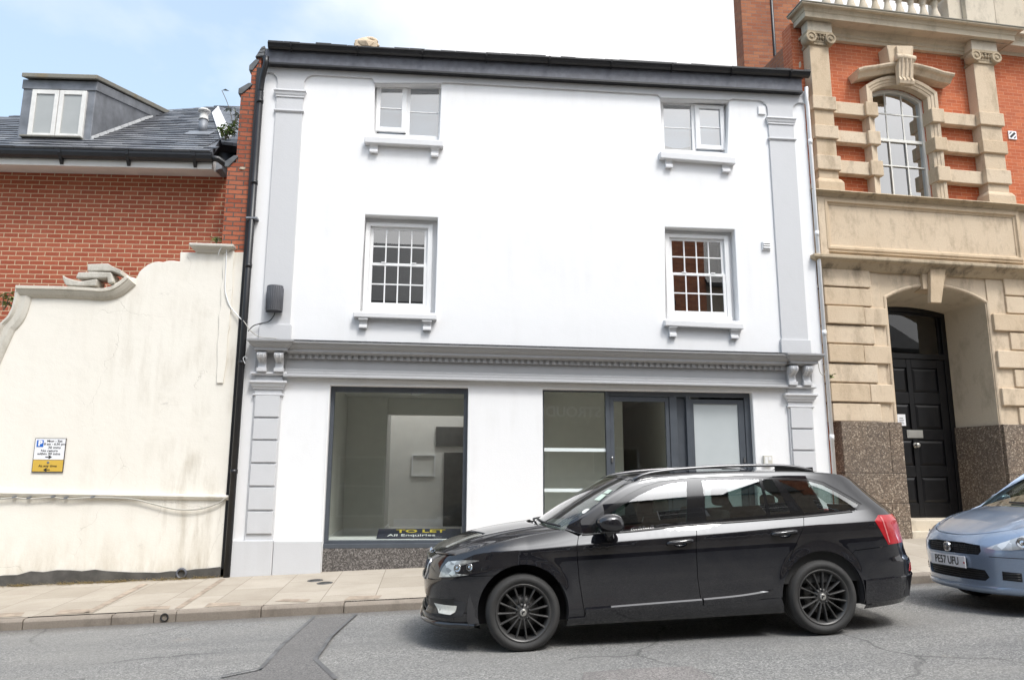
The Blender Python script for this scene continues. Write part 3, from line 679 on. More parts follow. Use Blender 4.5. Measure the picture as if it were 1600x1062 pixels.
# lower pilasters
def lower_pil(x0, x1, ztop, zcap, joints, zbase, cons):
    p = MB(); p.box(x0, x1, -.035, -.001, -.4, ztop-.10); o = p.build('shop_pilaster', M['lightgrey'], wb, bevel=.005)
    hd = MB(); hd.box(x0-.01, x1+.01, -.06, -.0355, zcap, ztop-.15); hd.build('console_block', M['midgrey'], o)
    c = MB(); path = [(x0,0),(x0,-.036),(x1,-.036),(x1,0)]
    c.mold(path, [(a*1.2,zcap+z) for a,z in [(0,.05),(.05,.05),(.055,.02),(.03,.0),(.0,.0)]])
    c.mold(path, [(a*1.2,zcap-.08+z) for a,z in [(0,0),(.06,0),(.062,-.03),(.045,-.045),(.035,-.085),(.02,-.10),(.018,-.125),(0,-.125)]])
    c.mold(path, [(a,zcap-.27+z) for a,z in [(0,0),(.022,-.004),(.024,-.025),(0,-.04)]])
    c.build('capital_moulding', M['lightgrey'], o, bevel=.003)
    b = MB()
    for za_, zb_ in zip(joints, joints[1:]): b.box(x0+.022, x1-.022, -.062, -.0355, zb_+.014, za_-.014)
    b.build('rusticated_block', M['lightgrey'], o, bevel=.006)
    for cx in cons:
        q = MB(); z1 = ztop-.175; z0 = zcap+.07; h_ = z1-z0
        q.prism_x([(-.0605,z1),(-.20,z1),(-.215,z1-.06*h_),(-.22,z1-.16*h_),(-.205,z1-.30*h_),(-.17,z1-.38*h_),(-.125,z1-.44*h_),(-.10,z1-.55*h_),(-.10,z1-.72*h_),(-.115,z1-.85*h_),(-.115,z0),(-.0605,z0)], cx-.06, cx+.06)
        q.lathe([(.0,-.068),(.045,-.068),(.045,.068),(.0,.068)], (cx,-.165,z1-.15*h_), 'x', 16)
        q.box(cx-.072, cx+.072, -.14, -.0605, z0-.02, z0+.035)
        for s_ in (-.03,.03): q.tube([(cx+s_,-.2,z1-.01),(cx+s_,-.222,z1-.16*h_),(cx+s_,-.207,z1-.3*h_),(cx+s_,-.17,z1-.39*h_),(cx+s_,-.127,z1-.45*h_),(cx+s_,-.103,z1-.56*h_)], .013, 6)
        q.build('console_bracket', M['lightgrey'], o, bevel=.004)
    return o
c7 = lambda x, y: (340+x/2.795, 540+y/2.795)
xa, xb = W.X(*c7(160,215),-.035), W.X(*c7(280,215),-.035)
jl = [W.Z(*c7(150,y),-.05) for y in (213,313,411,512,614,719,824)]
lower_pil(xa, xb, ZC, W.Z(*c7(150,128),-.06), jl, 0, [W.X(*c7(187,60),-.15)+.02, W.X(*c7(262,60),-.15)+.02])
c8 = lambda x, y: (780+x/2.963, 540+y/2.963)
ya, yb = W.X(*c8(1340,300),-.035), W.X(*c8(1452,300),-.035)
dz = [W.Z(*c8(1345,y),-.05) for y in (283,384,484)]; st = dz[1]-dz[2]
lower_pil(ya, yb, ZCr, W.Z(*c8(1340,198),-.06), dz+[dz[2]-st*i for i in (1,2,3)], 0, [W.X(*c8(1362,130),-.15)+.0, W.X(*c8(1430,130),-.15)])
# painted plinths
p0 = W.p(*c7(53,850),-.07); p2 = W.X(*c7(442,850),-.07); pm = W.X(*c7(241,900),-.07)
m = MB(); m.box(XL+.01, pm-.003, -.075, -.001, -.3, p0[1]); m.box(pm+.003, shopo[0]-.005, -.07, -.001, -.3, p0[1]-.01); m.box(entr[1]+.02, XR-.01, -.07, -.001, -.3, p0[1]+.3)
each(m, 'plinth', M['lightgrey'], wb, bevel=.01)
# shop window
x0, x1, z0, z1 = shopo
FY = .10; t_ = .06
m = MB(); m.box(x0, x0+t_, FY, FY+.09, z0, z1); m.box(x1-t_, x1, FY, FY+.09, z0, z1); m.box(x0+t_, x1-t_, FY, FY+.09, z1-t_-.02, z1); m.box(x0+t_, x1-t_, FY-.01, FY+.09, z0, z0+.08); m.box(x0, x1, FY-.06, FY-.011, z0-.03, z0+.035)
sw = m.build('shop_window', M['anthracite'], wb, bevel=.004)
MB().box(x0+t_, x1-t_, FY+.04, FY+.05, z0+.08, z1-t_-.02).build('pane', M['shopglass'], sw)
MB().box(x0+.003, x1-.003, .03, .25, -.3, z0-.03).build('stall_riser', M['stall'], wb)
m = MB(); m.box(x0-.035, x0-.004, -.006, -.0005, z0-.1, z1+.0); m.build('window_trim', M['upvc'], wb)
# entrance screen
ex0, ex1, ez0, ez1 = entr[0], entr[1], .25, entr[3]
c9 = lambda x, y: (820+x/4.444, 590+y/4.444)
EY = .10
def ex(x, y=400): return W.X(*c9(x, y), EY)
def ez(y, x=600): return W.Z(*c9(x, y), EY)
zh1 = ez(97, 350)
m = MB(); m.box(ex0, ex(134), EY, EY+.09, ez0, ez1); m.box(ex(565), ex(592), EY, EY+.09, ez0, ez1); m.box(ex(134), ex(565), EY, EY+.089, zh1, ez1)
m.box(ex(592), ex1, EY, EY+.089, ez(128,800), ez1); m.box(ex(1012), ex(1062), EY-.001, EY+.09, ez0, ez(128,800)); m.box(ex(1062), ex(1128), EY+.06, EY+.088, ez0, ez(128,800)); m.box(ex(1128), ex(1156), EY-.001, EY+.09, ez0, ez(128,1100)); m.box(ex(1535), ex1, EY-.001, EY+.09, ez0, ez(128,1500)); m.box(ex0,ex(565),EY-.02,EY+.1,ez0,ez0+.1)
es = m.build('entrance_screen', M['anthracite'], wb, bevel=.004)
MB().box(ex(134), ex(565), EY+.04, EY+.048, ez0+.1, zh1).build('side_light_pane', M['shopglass'], es)
m = MB(); 
for y_ in (487,768): a, b = ez(y_,350), ez(y_+24,350); m.box(ex(134)+.004, ex(565)-.004, EY+.033, EY+.038, b, a)
each(m, 'frosted_stripe', plain('frosted_film', (.72,.78,.78), .6, var=.02, bump=0), es)
def door(xa, xb, ztop, gl, gt, name, paneMat, hinge, thick):
    m = MB(); m.box(xa, gl[0], EY+.015, EY+.065, ez0+.02, ztop); m.box(gl[1], xb, EY+.015, EY+.065, ez0+.02, ztop); m.box(gl[0], gl[1], EY+.016, EY+.064, gt, ztop); m.box(gl[0], gl[1], EY+.016, EY+.064, ez0+.02, ez0+.28)
    d = m.build(name, M['anthracite'], es, bevel=.005)
    MB().box(gl[0], gl[1], EY+.035, EY+.043, ez0+.28, gt).build('pane', paneMat, d)
    return d
d1 = door(ex(593), ex(1011), ez(131,800), (ex(624),ex(984)), ez(165,800), 'shop_door', M['shopglass'], 0, 0)
m = MB(); lx, lz = W.p(*c9(608,563), EY); m.lathe([(0,-.012),(.014,-.012),(.016,0.01)], (lx,EY+.01,lz+.02), 'y', 14); m.box(lx-.012, lx+.012, EY-.004, EY+.016, lz-.05, lz+.0); m.build('door_lock', M['steel'], d1)
hx, hz_ = W.p(*c9(615,688), EY); m = MB(); m.box(hx-.015, hx+.02, EY-.01, EY+.016, hz_-.08, hz_+.06); m.tube([(hx,EY-.045,hz_),(hx+.42,EY-.045,hz_)], .016, 8); m.tube([(hx,EY+.01,hz_),(hx,EY-.045,hz_)], .012, 8); m.tube([(hx+.4,EY+.01,hz_),(hx+.4,EY-.045,hz_)], .012, 8); m.build('door_handle', plain('grey_metal', (.22,.24,.26), .4, metal=.6), d1)
def frosted():
    t = NT('frosted_glass'); o = t.obj(); return t.bsdf(t.ramp(t.noise(o, 1.2, 3), [(.3,(.46,.50,.51)),(.7,(.53,.565,.575))]), .32, None, spec=.5)
d2 = door(ex(1157), ex(1534), ez(150,1300), (ex(1182),ex(1492)), ez(181,1300), 'side_door', frosted(), 0, 0)
m = MB(); lx, lz = W.p(*c9(1527,568), EY); m.box(lx-.012, lx+.012, EY-.004, EY+.016, lz-.04, lz+.03); m.build('door_lock', M['steel'], d2)
MB().box(ex0, ex1, .05, .32, -.2, .25).build('door_step', M['stall'], wb)
# room behind the shopfront
M['roomwall'] = plain('room_wall', (.76,.75,.71), .8, var=.03, bump=.02)
M['roomfloor'] = plain('room_floor', (.62,.61,.57), .35, var=.06, bump=.02)
rf, rc, ry = .42, 3.02, 6.0
m = MB(); m.box(XL+.3, XR-.3, .30, 8.7, rf-.12, rf); m.build('room_floor', M['roomfloor'], wb)
m = MB(); m.box(XL+.3, XR-.3, .30, 3.3, rc, rc+.25); m.box(-1.6, .95, 3.12, 3.29, 2.70, rc-.002); m.box(XL+.3, XR-.3, 6.4, 8.6, rc, rc+.25); m.box(XL+.3, -1.6, 3.3, 6.4, rc, rc+.25); m.box(.90, XR-.3, 3.3, 6.4, rc, rc+.25); m.build('room_ceiling', M['roomwall'], wb)  # rear opening invented to bring daylight into the room; downstand added to hide it
m = MB(); m.box(-1.75, -1.6, .31, 3.0, rf, rc); m.box(-1.75, -.85, 3.0, 4.4, rf, rc); m.box(-1.75, XR-.3, 6.4, 6.55, rf, rc); m.box(.95, 1.07, 1.2, 6.4, rf, rc); m.box(1.98, 3.4, 1.7, 1.82, rf, rc); m.box(4.2, 4.32, .31, 6.4, rf, rc); m.box(2.15, 2.45, 2.0, 2.3, rf, rc)  # partition placed to dim the side light; panel added to lighten the door glass
m.build('room_wall', M['roomwall'], wb)
m = MB(); m.box(-1.598, -1.575, .31, 3.0, rf+.001, rf+.16); m.box(-1.575, -.85, 2.975, 2.998, rf+.001, rf+.16); m.box(-.848, -.825, 3.0, 4.4, rf+.001, rf+.16); m.box(-.825, .94, 6.37, 6.398, rf+.001, rf+.16); m.build('skirting', M['upvc'], wb)
m = MB(); m.box(1.08, 1.97, 2.6, 2.65, rf, rc); m.build('shade_sheet', plain('shade_sheet', (.06,.058,.055), .8), wb); MB().box(1.42, 1.60, 2.5, 2.59, rf, rc).build('pale_strip', plain('pale_grey_strip', (.30,.29,.27), .7), wb)  # dark sheet added for the gloom behind the side light, with a paler strip
c = MB(); c.box(.10, .94, 6.34, 6.399, 2.25, 2.7); c.box(.30,.94,6.32,6.399,rf,2.1); c.build('inner_doorway', plain('dark_inner_door', (.10,.10,.095), .6), wb)
for (xx, yy) in ((-.3,2.2),(.6,3.4)): 
    MB().lathe([(0,0),(.09,0),(.10,-.03),(.05,-.05),(0,-.05)], (xx,yy,rc), 'z', 18).build('ceiling_fitting', M['upvc'], wb)
m = MB(); q = (-.45, 1.55); m.mold_xz([(q[0],q[1]),(q[0]+.55,q[1]),(q[0]+.55,q[1]+.5),(q[0],q[1]+.5)], [(0,6.35),(.03,6.35),(.03,6.399),(0,6.399)], True); m.build('picture_frame', M['upvc'], wb)
# black pipe on the left and white pipe on the right
px = W.X(412,90,-.08)-.02
m = MB(); z_t = zg(px)-.14
pz = lambda x,y: 0
m.tube([(px+.01,-.075,7.55),(px+.01,-.075,foot_z(px)-.05)], .048, 12)
m.tube([(px+.09,-.2,zb0+.05),(px+.09,-.19,zb0-.05),(px+.03,-.11,7.78),(px+.01,-.075,7.6),(px+.01,-.075,7.5)], .045, 12)
for z in (7.42,6.05,4.7,3.2,1.6): m.tube([(px+.01,-.075,z),(px+.01,-.075,z-.06)], .055, 12)
m.build('rainwater_pipe', M['black'], wb)
m = MB(); m.box(px-.09, XL+.004, -.02, .02, -.3, 8.0); m.build('corner_strip', M['black'], wb)
m = MB(); rx = W.X(1262,300,-.05)+.0
rx = XR+.03
m.tube([(rx-.03,-.10,zb1+.1),(rx-.02,-.06,zb1-.12),(rx,-.045,zb1-.25),(rx,-.045,foot_z(rx)-.05)], .032, 10)
for z in (7.25,5.6,3.9,2.2): m.tube([(rx,-.045,z),(rx,-.045,z-.09)], .037, 10)
m.build('waste_pipe', M['upvc'], wb)
# ---- things fixed to or lying in the building
ab = thing('alarm_box', 'dark grey ribbed cowl box on the left pilaster above the shop cornice', 'alarm box', (W.X(430,465,-.06), -.06, W.Z(430,487,-.06)))
c5 = lambda x, y: (340+x/3.123, 320+y/3.123)
q0 = W.p(*c5(248,400),-.12); q1 = W.p(*c5(322,518),-.12); hw = (q1[0]-q0[0])/2; hh = q0[1]-q1[1]+.03
m = MB(); n = 14
prof = [(hw*math.cos(rad(180-180*i/n)), -.03-.10*math.sin(rad(180*i/n))) for i in range(n+1)]
m.add([(x,y,z) for z in (0,hh*.97) for x,y in prof]+[(x*.9,y*.9,hh) for x,y in prof], [(k*15+i,k*15+i+1,(k+1)*15+i+1,(k+1)*15+i) for k in range(2) for i in range(n)]+[list(range(15)),list(range(30,45)),(0,15,30,44,29,14)])
bx = m.build('cowl', plain('dark_grey_plastic', (.085,.087,.095), .5, var=.1), ab, bevel=.01)
m = MB()
for i in range(11): 
    t = rad(16+14.8*i); m.tube([(hw*math.cos(t)*1.005,-.03-.10*math.sin(t)*1.005,.02),(hw*math.cos(t)*1.005,-.03-.10*math.sin(t)*1.005,hh*.93)], .004, 5)
m.build('cowl_rib', M['board'], ab)
MB().box(-hw, hw, -.03, .001, -.012, hh*.9).build('back_plate', M['board'], ab)
def cablepx(pix, y, r, mat, label, n=8, jig=0):
    P3 = [(W.p(a,b,yy)[0], yy, W.p(a,b,yy)[1]) for (a,b), yy in zip(pix, y if isinstance(y, list) else [y]*len(pix))]
    o = MB().tube(bez(P3, n), r, 6).build('cable', mat); return tag(o, label, 'cable')
cablepx([(430,485),(428,493),(420,502),(408,505),(396,509),(388,517)], [-.06,-.07,-.07,-.06,-.07,-.14], .008, M['blackcable'], 'black cable drooping from the dark alarm box to the corner pipe')
cablepx([(378,498),(384,506),(391,516),(405,526),(425,528),(432,529)], [-.1,-.14,-.15,-.1,-.08,-.08], .006, M['cable'], 'pale cable running from the cream wall behind the black pipe to the cornice')
cablepx([(383,568),(380,560),(383,557),(386,560)], [-.13]*4, .007, M['upvc'], 'short white cable loop sticking out at the black pipe below the cornice end')
cablepx([(1278,565),(1281,580),(1286,586),(1291,580),(1292,575)], [-.1]*5, .006, M['cable'], 'thin loose cable loop at the right end of the shop cornice')
a, b = W.p(1193.4,711,-.05), W.p(1207.6,726,-.05)
kp = thing('entry_panel', 'small cream entry box on the white wall right of the side door', 'keypad', ((a[0]+b[0])/2, 0, b[1]))
hw = (b[0]-a[0])/2; hh = a[1]-b[1]
MB().box(-hw, hw, -.05, -.001, 0, hh).build('case', plain('cream_plastic', (.62,.60,.53), .4, var=.03, bump=0), kp, bevel=.006)
m = MB(); m.box(-hw*.75, -hw*.1, -.053, -.05, hh*.15, hh*.85); m.box(hw*.05, hw*.75, -.053, -.05, hh*.5, hh*.85); m.build('cover_flap', M['upvc'], kp)
# TO LET board standing inside the window
tl = thing('to_let_board', 'dark navy letting board with yellow lettering lying inside the shop window', 'sign board', (0,0,0))
q = W.p(*c7(880,864), .34); tl.location = (q[0], .27, shopo[2]+.09); tl.rotation_euler = (rad(-74), 0, 0)
MB().box(shopo[0]+.01, shopo[1]-.01, .195, .85, shopo[2]+.03, shopo[2]+.085).build('window_board', M['upvc'], wb, bevel=.006)
bw = (W.X(*c7(1075,850),.34)-W.X(*c7(705,864),.34))/2
MB().box(-bw, bw, -.006, .006, 0, .42).build('board', plain('navy_board', (.012,.014,.03), .5, var=.1, bump=0), tl)
M['yellow'] = plain('sign_yellow', (.62,.48,.05), .5, var=.02, bump=0); M['whitepaint'] = plain('sign_white', (.8,.8,.8), .5, var=.02, bump=0)
text_part('TO LET', .185, M['yellow'], tl, upright(.02, -.008, .30), sx=1.25, bold=.004)
text_part('All Enquiries', .13, M['whitepaint'], tl, upright(-.12, -.008, .12), sx=1.1, bold=.001)
# ================================================================ THE CREAM WALL AND THE BRICK HOUSE BEHIND IT
Cw = Frame((0,0,0), 0)
cw = thing('cream_wall', 'tall cream rendered boundary wall with broken curved top left of the white building', 'wall', (0,0,0))
z3 = lambda x, y: (x/6.246, 370+y/6.246)
z4 = lambda x, y: (200+x/6.245, 370+y/6.245)
top = [z3(*p) for p in [(-330,1560),(-230,1350),(-120,1110),(0,850),(70,770),(110,690),(135,590),(150,470)]]
flat_r = [z3(*p) for p in [(1000,500),(1080,478),(1150,440),(1230,378),(1325,405)]]
brk = [z4(*p) for p in [(80,405),(105,350),(130,320),(190,272),(255,245),(300,240),(340,246),(395,232),(440,232),(505,240),(510,150),(675,150),(680,130),(960,130),(1000,150),(1195,150)]]
xe = px-.03
outl = [Cw.p(*p) for p in top+flat_r[:-1]+brk]
outl = [(-30, outl[0][1])] + outl
outl[-1] = (xe, outl[-1][1])
outl += [(xe,-.6),(-30,-2.2)]
rn = random.Random(4); o2 = []
i0 = len(top)+4; 
for i, p in enumerate(outl): o2.append(p)
m = MB(); m.wall(list(reversed(o2)), [], 0, .30); m.build('wall', M['cream'], cw, bevel=.01)
# the wall's upright end pier by the pipe, slightly proud, with its broken cap
xa = Cw.X(*z4(905,600), -.02); xb = Cw.X(*z4(1030,300), -.02); zt = Cw.Z(*z4(960,135), -.02)
m = MB(); rn = random.Random(9); L1 = []
for i in range(15):
    t = i/14; L1.append((xa+.012*rn.uniform(-1,1)+(.06*max(0,(t-.55))), zt-2.05*t))
L2 = [(xb+.012*rn.uniform(-1,1)-.05*max(0,i/14-.6), zt-2.05*i/14) for i in range(15)]
m.wall(L1[::1]+L2[::-1], [], -.022, -.0015); m.build('pier_render', M['cream'], cw, bevel=.006)
c0, c1 = Cw.X(*z4(678,100), -.08), Cw.X(*z4(955,100), -.08); zc0, zc1 = Cw.Z(*z4(700,62), -.1), Cw.Z(*z4(700,150), -.04)
m = MB(); m.mold([(c0,.3),(c0,-.001),(c1,-.001),(c1,.3)], [(-.1,zc0),(.12,zc0),(.12,zc0-.045),(.09,zc0-.06),(.06,zc1+.05),(.025,zc1),(-.1,zc1)]); m.build('pier_cap', M['coping'], cw, bevel=.012)
# moulded coping: level run, upsweep to the right, downsweep to the left
cp = [z3(150,470),z3(300,474),z3(600,480),z3(850,492)]+bez([z3(980,502),z3(1060,492),z3(1140,455),z3(1230,380)], 5)
cpath = [Cw.p(a, b, -.10) for a, b in cp]
prof = [(0,.3),(0,-.10),(-.05,-.105),(-.055,-.09),(-.075,-.085),(-.12,-.06),(-.155,-.03),(-.165,-.001),(-.165,.3)]
m = MB(); m.mold_xz(cpath, prof); m.build('coping', M['coping'], cw, bevel=.006)
cp = [z3(-330,1560),z3(-230,1350),z3(-120,1100)]+bez([z3(0,838),z3(70,770),z3(112,690),z3(140,590),z3(152,520)], 5)
m = MB(); m.mold_xz([Cw.p(a, b, -.07) for a, b in cp], [(0,.3),(0,-.07),(-.03,-.075),(-.06,-.04),(-.14,-.045),(-.20,-.02),(-.21,-.001),(-.21,.3)]); m.build('coping', M['coping'], cw, bevel=.006)
# string course and base
s0, s1 = Cw.p(0,768.5,-.05), Cw.p(352,775,-.05)
zs = lambda x: (s1[1]-s0[1])*(x-s0[0])/(s1[0]-s0[0])+s0[1]
m = MB(); m.mold([(-30,-.001),(xe-.015,-.001)], [(0,.02),(.05,.01),(.055,-.015),(.04,-.03),(.03,-.05),(.0,-.06)], zs); m.build('string_course', M['cream'], cw, bevel=.006)
m = MB(); rn = random.Random(2); x = -30.0; tops = []
while x < xe-.02:
    tops.append((x, foot_z(x)+.125+.03*min(1,max(0,(-3.2-x)/2))+rn.uniform(-.02,.02)+.03*math.sin(x*2.2))); x += .17
tops.append((xe-.02, foot_z(xe)+.10))
m.wall([(-30,-2.2)]+[(xe-.02,-.4)]+list(reversed(tops)), [], -.02, -.001); m.build('base_band', M['tar'], cw)
q = Cw.p(283.5,895.5,-.03)
po = MB(); po.lathe([(.055,.0),(.08,-.03),(.068,-.05),(.052,-.05),(.05,.12),(0,.12)], (q[0],-.0,q[1]), 'y', 20); po.build('pipe_mouth', M['board'], cw)
# cables
def ccable(pix, y, r, mat, label): return tag(MB().tube(bez([(Cw.p(a,b,yy)[0],yy,Cw.p(a,b,yy)[1]) for (a,b), yy in zip(pix, y if isinstance(y, list) else [y]*len(pix))], 6), r, 6).build('cable', mat), label, 'cable')
ccable([(-60,783),(0,779),(22,777),(45,779),(80,776.5),(105,779),(145,777),(205,779),(240,787),(275,795),(310,795),(340,786),(352,778)], -.045, .012, M['cable'], 'grey cable clipped under the string course of the cream wall and sagging near its end')
ccable([(341,398),(345,388),(352,384),(354,392),(353,420),(352,452),(356,470),(362,482),(378,500)], [-.05,-.09,-.1,-.05,-.04,-.04,-.04,-.03,-.06], .009, M['upvc'], 'white cable hooked over the end cap of the cream wall')
cl_ = MB()
for a, b in ((22,776.5),(45,777.5),(83,776),(103,777.5),(145,776.5)):
    v = Cw.p(a, b, -.05); cl_.hexa([(v[0]-.03,-.06,v[1]-.014),(v[0]+.02,-.06,v[1]-.005),(v[0]+.02,-.03,v[1]-.005),(v[0]-.03,-.03,v[1]-.014),(v[0]-.022,-.06,v[1]+.01),(v[0]+.03,-.06,v[1]+.02),(v[0]+.03,-.03,v[1]+.02),(v[0]-.022,-.03,v[1]+.01)])
each(cl_, 'cable_clip', M['lead'], cw)
# loose pieces of coping piled on the wall
def loose(pts, y0, y1, label, mat='coping', bev=.015):
    P3 = [Cw.p(*z3(a,b), y0) for a, b in pts]; x0 = min(p[0] for p in P3); z0 = min(p[1] for p in P3)
    m = MB(); m.wall([(p[0]-x0, p[1]-z0) for p in P3], [], y0, y1)
    o = m.build('coping_stone', M[mat], bevel=bev); o.location = (x0,0,z0); return tag(o, label, 'stone', 'loose coping stones on the cream wall')
loose([(605,372),(650,398),(720,420),(800,432),(930,410),(945,408),(938,478),(700,478),(640,470),(622,440),(610,405)], -.08, .22, 'curved fragment of pale coping lying lowest on the cream wall coping')
loose([(735,400),(760,345),(900,340),(1080,345),(1110,440),(1050,455),(1045,400),(900,402)], -.06, .26, 'broad white coping slab lying between the curved fragment and the top stone')
loose([(850,265),(1050,258),(1110,295),(1180,320),(1192,375),(1090,335),(1000,332),(850,335)], -.05, .27, 'rough grey stone slab topmost of the pile on the cream wall')
# the parking plate
q = [Cw.p(*p, -.02) for p in ((55.5,684),(103.5,684.5),(98,738),(48.5,737))]
sw_, sh_ = (q[1][0]-q[0][0]+q[2][0]-q[3][0])/2, (q[0][1]-q[3][1]+q[1][1]-q[2][1])/2
pc = (sum(v[0] for v in q)/4, sum(v[1] for v in q)/4)
pk = thing('parking_sign', 'white and yellow parking restriction plate fixed to the cream wall', 'sign', (pc[0], -.004, pc[1]-sh_/2))
hw = sw_/2; zy = sh_*.365
M['signback'] = plain('sign_edge', (.06,.05,.05), .5, bump=0); M['ink'] = plain('sign_ink', (.02,.02,.02), .5, bump=0); M['signwhite'] = plain('reflective_white', (.84,.84,.86), .4, var=.02, bump=0); M['signyellow'] = plain('reflective_yellow', (.66,.43,.07), .4, var=.05, bump=0); M['signblue'] = plain('reflective_blue', (.02,.14,.55), .4, var=.03, bump=0)
MB().box(-hw, hw, -.014, 0, 0, sh_).build('plate', M['signback'], pk)
MB().box(-hw+.008, hw-.008, -.017, -.0145, zy+.003, sh_-.008).build('white_panel', M['signwhite'], pk)
MB().box(-hw+.008, hw-.008, -.017, -.0145, .012, zy-.003).build('yellow_panel', M['signyellow'], pk)
bx0 = -hw+.03; bs = sh_*.20; MB().box(bx0, bx0+bs*.95, -.020, -.0175, sh_-.028-bs, sh_-.028).build('blue_square', M['signblue'], pk)
text_part('P', bs*1.05, M['signwhite'], pk, upright(bx0+bs*.5, -.0215, sh_-.028-bs/2), bold=.006)
def ln(t, fx, fz, s, sx=1.0): text_part(t, s, M['ink'], pk, upright(fx*hw, -.018, fz*sh_), sx=sx, bold=.0007)
ln('Mon - Sat', .28, .915, .046, 1.15); ln('8 am - 6.30 pm', .30, .825, .044, 1.08); ln('30 mins', .3, .725, .046, 1.2); ln('No return', .0, .63, .046, 1.2); ln('within 30 mins', -.02, .54, .046, 1.15); ln('At any time', .0, .185, .046, 1.15)
def arrow(cx, cz, d):
    a = [(-.045,.006),(.008,.006),(-.006,.022),(.012,.022),(.045,0),(.012,-.022),(-.006,-.022),(.008,-.006),(-.045,-.006)]
    MB().prism([(cx+d*x, cz+z) for x, z in a], -.0195, -.0175).build('arrow', M['ink'], pk)
arrow(.0, .445*sh_, 1); arrow(-.01, .075*sh_, -1)
MB().lathe([(0,-.021),(.016,-.021),(.018,-.0175)], (0,0,.285*sh_), 'y', 16).build('bolt', M['lead'], pk)
# ---------------------------------------------------------------- brick house
Lf = Frame((-2.95,.55,0), rad(-3.2))
bh = thing('brick_house', 'red brick house with slate roof and lead clad dormer behind the cream wall', 'building', Lf.loc, Lf.rot)
yg = -.55
zg_ = (Lf.Z(0,233,yg)+Lf.Z(335,241,yg))/2        # gutter top
zso = (Lf.Z(0,269,-.02)+Lf.Z(342,275.5,-.02))/2  # soffit
xr = Lf.X(331,262,-.47)
m = MB(); m.box(-14, .12, 0, .3, -.5, zso+.1); m.build('wall', M['brick_new'], bh)
m = MB(); m.box(-.18, .12, .3, 8, -.5, zso+.1); m.box(-14, -13.7, .3, 8, -.5, zso+.1); m.box(-13.7, -.18, 7.7, 8, -.5, zso+.1); each(m, 'side_wall', M['brick_new'], bh)
M['fascia'] = plain('weathered_white_board', (.66,.645,.62), .6, var=.07, scale=3, bump=.05)
zfb = (Lf.Z(0,259.5,-.47)+Lf.Z(331,262,-.47))/2
m = MB(); m.hexa([(-14,-.47,zfb),(xr,-.47,zfb),(xr+.0,-.001,zso),(-14,-.001,zso),(-14,-.47,zg_-.02),(xr,-.47,zg_-.02),(xr,-.001,zg_-.02),(-14,-.001,zg_-.02)]); m.build('eaves_box', M['fascia'], bh, bevel=.006)
MB().hexa([(xr+.001,-.30,zfb+.06),(xr+.09,-.28,zfb+.1),(xr+.09,.0,zso),(xr+.001,-.002,zso),(xr+.001,-.30,zg_),(xr+.09,-.28,zg_-.08),(xr+.09,.0,zg_+.05),(xr+.001,-.002,zg_+.05)]).build('eaves_end', M['lead'], bh)
m = MB(); m.mold([(-14,-.471),(xr+.02,-.471)], [(0,-.11),(.05,-.115),(.10,-.085),(.115,-.03),(.115,0),(.10,0),(.095,-.03),(.08,-.07),(.05,-.095),(0,-.09)], lambda x: zg_); gt = m.build('gutter', M['black'], bh)
m = MB()
for x in [xr-.28-1.03*i for i in range(13)]: m.prism_x([(-.475,zg_-.2),(-.50,zg_-.17),(-.53,zg_-.13),(-.595,zg_-.05),(-.60,zg_+.005),(-.585,zg_+.005),(-.58,zg_-.06),(-.475,zg_-.11)], x, x+.05)
each(m, 'gutter_bracket', M['black'], bh)
m = MB(); m.tube([(xr-.05,-.53,zg_-.05),(xr+.10,-.5,zg_-.06),(xr+.24,-.38,zg_-.14),(xr+.36,-.26,zg_-.20)], .05, 10); m.build('gutter_outlet', M['black'], bh)
PA = 35; rn_ = (0,-math.sin(rad(PA)),math.cos(rad(PA))); rp_ = (0,-.58,zg_+.03)
def onroof(a, b, up=0): v = Lf.on(a, b, (rp_[0], rp_[1]+rn_[1]*up, rp_[2]+rn_[2]*up), rn_); return v
def offs(v, d): return (v[0]+0, v[1]+rn_[1]*d, v[2]+rn_[2]*d)
topE = [onroof(*p) for p in ((-700,205),(0,184),(28,180.5),(221,172.5),(262,171.5),(300,169),(330,167),(341,165))]
low = [(xr+.02,-.58,zg_+.03),(-14,-.58,zg_+.03)]
low_r = [onroof(345,216)]
pl = [tuple(v) for v in topE]+[tuple(low_r[0]), (xr+.02,-.58,zg_+.03),(-14,-.58,zg_+.03)]
pl[0] = (-14, pl[0][1], pl[0][2])
m = MB(); n = len(pl); m.add([offs(p, 0) for p in pl]+[offs(p, -.08) for p in pl], [list(range(n)), list(range(2*n-1,n-1,-1))]+[(i,(i+1)%n,n+(i+1)%n,n+i) for i in range(n)])
m.build('roof', M['slate'], bh)
